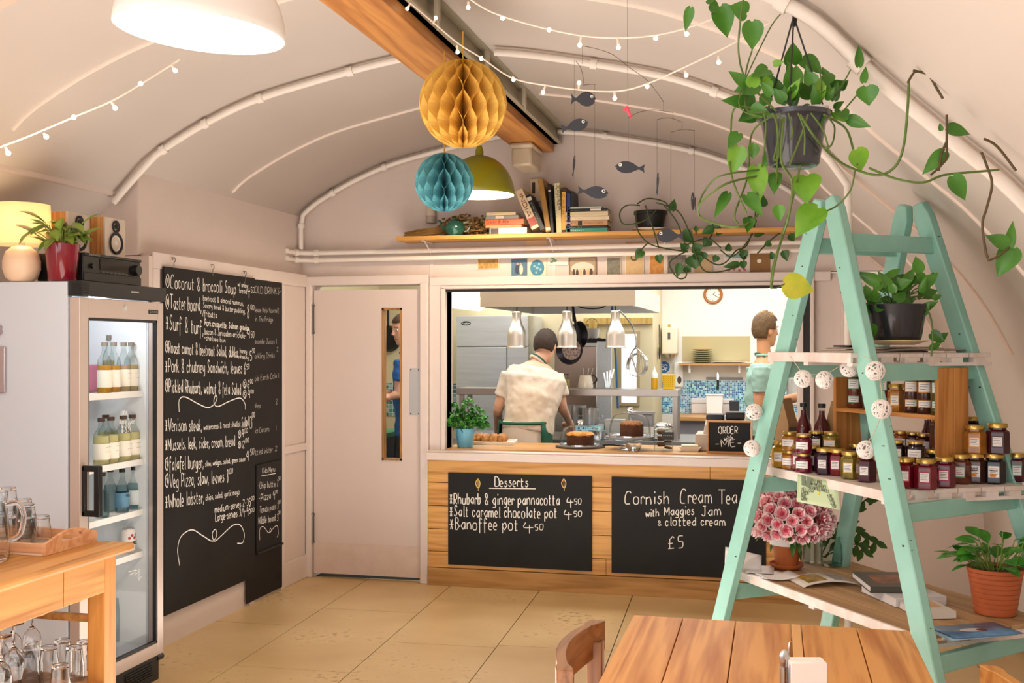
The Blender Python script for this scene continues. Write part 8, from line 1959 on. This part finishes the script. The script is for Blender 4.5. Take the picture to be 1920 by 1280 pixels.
    for s_ in (-1, 1):
        h0 = j['hip'] + shv * (.085 * s_); kn = h0 * .5 + CD_ * .02; mb = MB(); mb.ball((kn.x + fd_.x * .05, kn.y + fd_.y * .05, .042), .05, 14, 8, (1, 1, .84), Matrix(((fd_.x * 2.4, -fd_.y, 0, 0), (fd_.y * 2.4, fd_.x, 0, 0), (0, 0, .84, 0), (0, 0, 0, 1)))); mb.build('shoe', black, o)
    # hair: a shell over the skull leaving the face free
    rn = random.Random(int(px)); hb = MB()
    nu, nv = 26, 18
    def hp(u, v):
        a = 2 * PI * u; th = PI * v; x, y, z = math.sin(th) * math.cos(a), math.sin(th) * math.sin(a), math.cos(th)
        k = 1.0 + rn.uniform(-.02, .035) + (.03 if z > .55 and hstyle == 'quiff' else 0) - (.05 if hstyle == 'quiff' and z < .3 else 0)
        return H(x * .082 * k, y * .103 * k - .006, z * .112 * k + .012 + (.012 if hstyle == 'quiff' and z > .4 else 0)), (x, y, z)
    G = [[hp(i / nu, jv / nv) for jv in range(nv + 1)] for i in range(nu)]
    vs = []; ix = {}
    for i in range(nu):
        for jv in range(nv + 1): ix[(i, jv)] = len(hb.v); hb.v.append(tuple(G[i][jv][0]))
    for i in range(nu):
        for jv in range(nv):
            x, y, z = G[i][jv][1]
            face_zone = y > .30 and z < .52; nape = z < -.42 - .25 * max(0, -y); ear = abs(x) > .7 and z < .14 and y > -.4
            if face_zone or nape or ear: continue
            i2 = (i + 1) % nu; hb.f.append((ix[(i, jv)], ix[(i2, jv)], ix[(i2, jv + 1)], ix[(i, jv + 1)])); hb.m.append(0)
    ho_ = hb.build('hair', hair, o, normals=False); k = ho_.modifiers.new('solid', 'SOLIDIFY'); k.thickness = .008
    mb = MB()
    for i in range(160 if hstyle == 'quiff' else 90):
        a = rn.uniform(0, 2 * PI); th = rn.uniform(0, .95); x, y, z = math.sin(th) * math.cos(a), math.sin(th) * math.sin(a), math.cos(th)
        if y > .5: y *= .6
        p0 = H(x * .082, y * .103 - .006, z * .112 + .014 + (.012 if hstyle == 'quiff' else 0)); d = R @ V((x * .5 + rn.uniform(-.5, .5), y * .5 + rn.uniform(-.3, .6), .8 if hstyle == 'quiff' else .25))
        mb.tube([p0, p0 + d.normalized() * rn.uniform(.012, .026) * (1 if hstyle == 'quiff' else .4)], [.005, .0015], 4)
    mb.build('hair_tufts', M('hair_tips', '#b48c56', .6) if hstyle == 'quiff' else hair, o)
    # eyes, brows, mouth
    for s_ in (-1, 1):
        mb = MB(); mb.ball(tuple(H(s_ * .031, .080, .012)), .0092, 10, 7); e_ = mb.build('eye', M('eye_white', '#ece8e2', .3), o)
        mb = MB(); mb.ball(tuple(H(s_ * .031, .0885, .012)), .005, 8, 6); mb.build('iris', M('eye_iris', '#3b2f26', .3), e_)
        mb = MB(); mb.tube([H(s_ * .016, .093, .034), H(s_ * .032, .092, .039), H(s_ * .048, .08, .033)], .0035, 5); mb.build('eyebrow', hair, o)
    mb = MB(); mb.tube([H(-.022, .084, -.062), H(0, .09, -.06), H(.022, .084, -.062)], [.003, .006, .003], 6); mb.build('mouth', M('lips', '#a8625a', .5), o)
    return o, j, ell, torso, H, W, shv
skin1 = M('skin_fair', '#dba98c', .5, sss=.12, var=.06, scale=20); skin2 = M('skin_tan', '#cf9468', .5, sss=.12, var=.06, scale=20)
t1 = 8.1; u1 = lambda px: (px - 992) / FOC * t1; z1 = lambda py: EYE - (py - HORIZ) / FOC * t1
J1 = dict(hip=(u1(985), -.02, z1(838)), neck=(u1(1008), .10, z1(679)), head=(u1(1024), .15, z1(648)), shL=(u1(956), .08, z1(706)), shR=(u1(1043), .10, z1(708)), elL=(u1(934), .10, z1(768)), haL=(u1(932), .34, z1(806)), elR=(u1(1056), .14, z1(765)), haR=(u1(1072), .40, z1(797)), bend=(0, -.045, 0), pdL=(.1, .8, -.45), pdR=(.1, .8, -.4))
def offsets(J, keys=('bend', 'pdL', 'pdR')): return J
green_ap = M('apron_green', '#15523c', .7, var=.1, scale=12)
o, j, ell, torso, H, W, shv = person('cook in a white shirt and green apron seen from behind at the pass', 992, t1, J1, (.34, .9, .42), skin1, M('hair_dark', '#3b2a1d', .8, var=.5, scale=60), M('shirt_white', '#dccdba', .85, bump=.9, bscale=7, var=.06, spec=.2), M('trousers_white', '#e4d6c6', .8, bump=.3, bscale=10), fat=1.06, sfat=1.13)
mb = MB(); r0 = ell(j['hip'] + V((0, 0, .185)), V((0, 0, 1)), .188, .150, shv, 24); mb.tube(r0, .012, 6, closed=True); mb.build('apron_strings', green_ap, o)
mb = MB(); rr = ell(j['hip'], V((0, 0, 1)), .20, .162, shv, 32)
def apr(a, z, k=1.0): return j['hip'] + shv * (math.cos(a) * .202 * k) + CD_ * (math.sin(a) * .165 * k) + V((0, 0, z))
mb.grid(lambda u, v: apr(-.95 + (PI + 1.1) * u, .20 - .72 * v, .97 + .12 * v), 26, 8); mb.build('apron', green_ap, o, normals=False, solid=.006)
mb = MB(); mb.grid(lambda u, v: apr(.75 + 1.6 * u, .08 + .40 * v, .98 - .12 * v), 10, 6); mb.build('apron_bib', green_ap, o, normals=False, solid=.006)
mb = MB(); nk = j['neck']; nv_ = (H(0, 0, -.06) - nk).normalized(); mb.tube(ell(nk + nv_ * .018, nv_, .070, .068, shv, 20), .010, 6, closed=True); mb.build('apron_neck_strap', green_ap, o)
t2 = 8.35; u2 = lambda px: (px - 1428) / FOC * t2; z2 = lambda py: EYE - (py - HORIZ) / FOC * t2
J2 = dict(hip=(u2(1434), .0, z2(850)), neck=(u2(1435), .03, z2(668)), head=(u2(1437), .035, z2(620)), shL=(u2(1424), .17, z2(690)), shR=(u2(1419), -.14, z2(692)), elL=(u2(1440), .16, z2(762)), haL=(u2(1478), .10, z2(748)), elR=(u2(1416), -.16, z2(762)), haR=(u2(1478), -.06, z2(745)), bend=(-.02, 0, 0), pdL=(1, -.1, .0), pdR=(1, .15, .1))
o, j, ell, torso, H, W, shv = person('cook in a pale green t-shirt standing sideways behind the ladder', 1428, t2, J2, (.93, .36, .06), skin2, M('hair_blond', '#4f3a22', .7, hex2='#6f5330', scale=50), M('shirt_sage', '#9dbfae', .85, bump=.8, bscale=8, var=.06), M('trousers_dark', '#3a3b40', .8), hstyle='quiff', fat=1.0)
mb = MB()
def apr2(a, z, k=1.0): return j['hip'] + shv * (math.cos(a) * .19 * k) + W((1, 0, 0)) * (math.sin(a) * .16 * k) + V((0, 0, z))
mb.grid(lambda u, v: apr2(-.35 + (PI + .7) * u, .18 - .72 * v, .98 + .1 * v), 24, 6); mb.build('apron', green_ap, o, normals=False, solid=.006)
mb = MB(); mb.grid(lambda u, v: apr2(.6 + (PI - 1.2) * u, .09 + .34 * v, 1.0 - .16 * v), 10, 6); mb.build('apron_bib', green_ap, o, normals=False, solid=.006)
mb = MB(); nk = j['neck']; nv_ = V((0, 0, 1)); mb.tube(smooth_path([apr2(1.0, .43, .86), nk + shv * .075 + V((0, 0, -.02)), nk - W((1, 0, 0)) * .07 + V((0, 0, .02)), nk - shv * .075 + V((0, 0, -.02)), apr2(PI - 1.0, .43, .86)], 6), .009, 6); mb.build('apron_neck_strap', green_ap, o)
t3 = 8.75; u3 = lambda px: (px - 768) / FOC * t3; z3 = lambda py: EYE - (py - HORIZ) / FOC * t3
J3 = dict(hip=(u3(770), .0, z3(850)), neck=(u3(766), -.02, z3(660)), head=(u3(758), -.05, z3(618)), shL=(u3(750), .12, z3(680)), shR=(u3(758), -.15, z3(680)), elL=(u3(748), .14, z3(745)), haL=(u3(736), -.02, z3(738)), elR=(u3(752), -.18, z3(735)), haR=(u3(738), -.2, z3(742)), bend=(0, 0, 0), pdL=(-1, -.1, -.1), pdR=(-1, .1, -.15))
person('cook in a blue t-shirt seen through the narrow door window', 768, t3, J3, (-.75, -.62, .2), skin1, M('hair_brown', '#4a3526', .7), M('shirt_blue', '#2c63b0', .8, var=.08, bump=.3, bscale=9), M('trousers_dark'), fat=1.0)
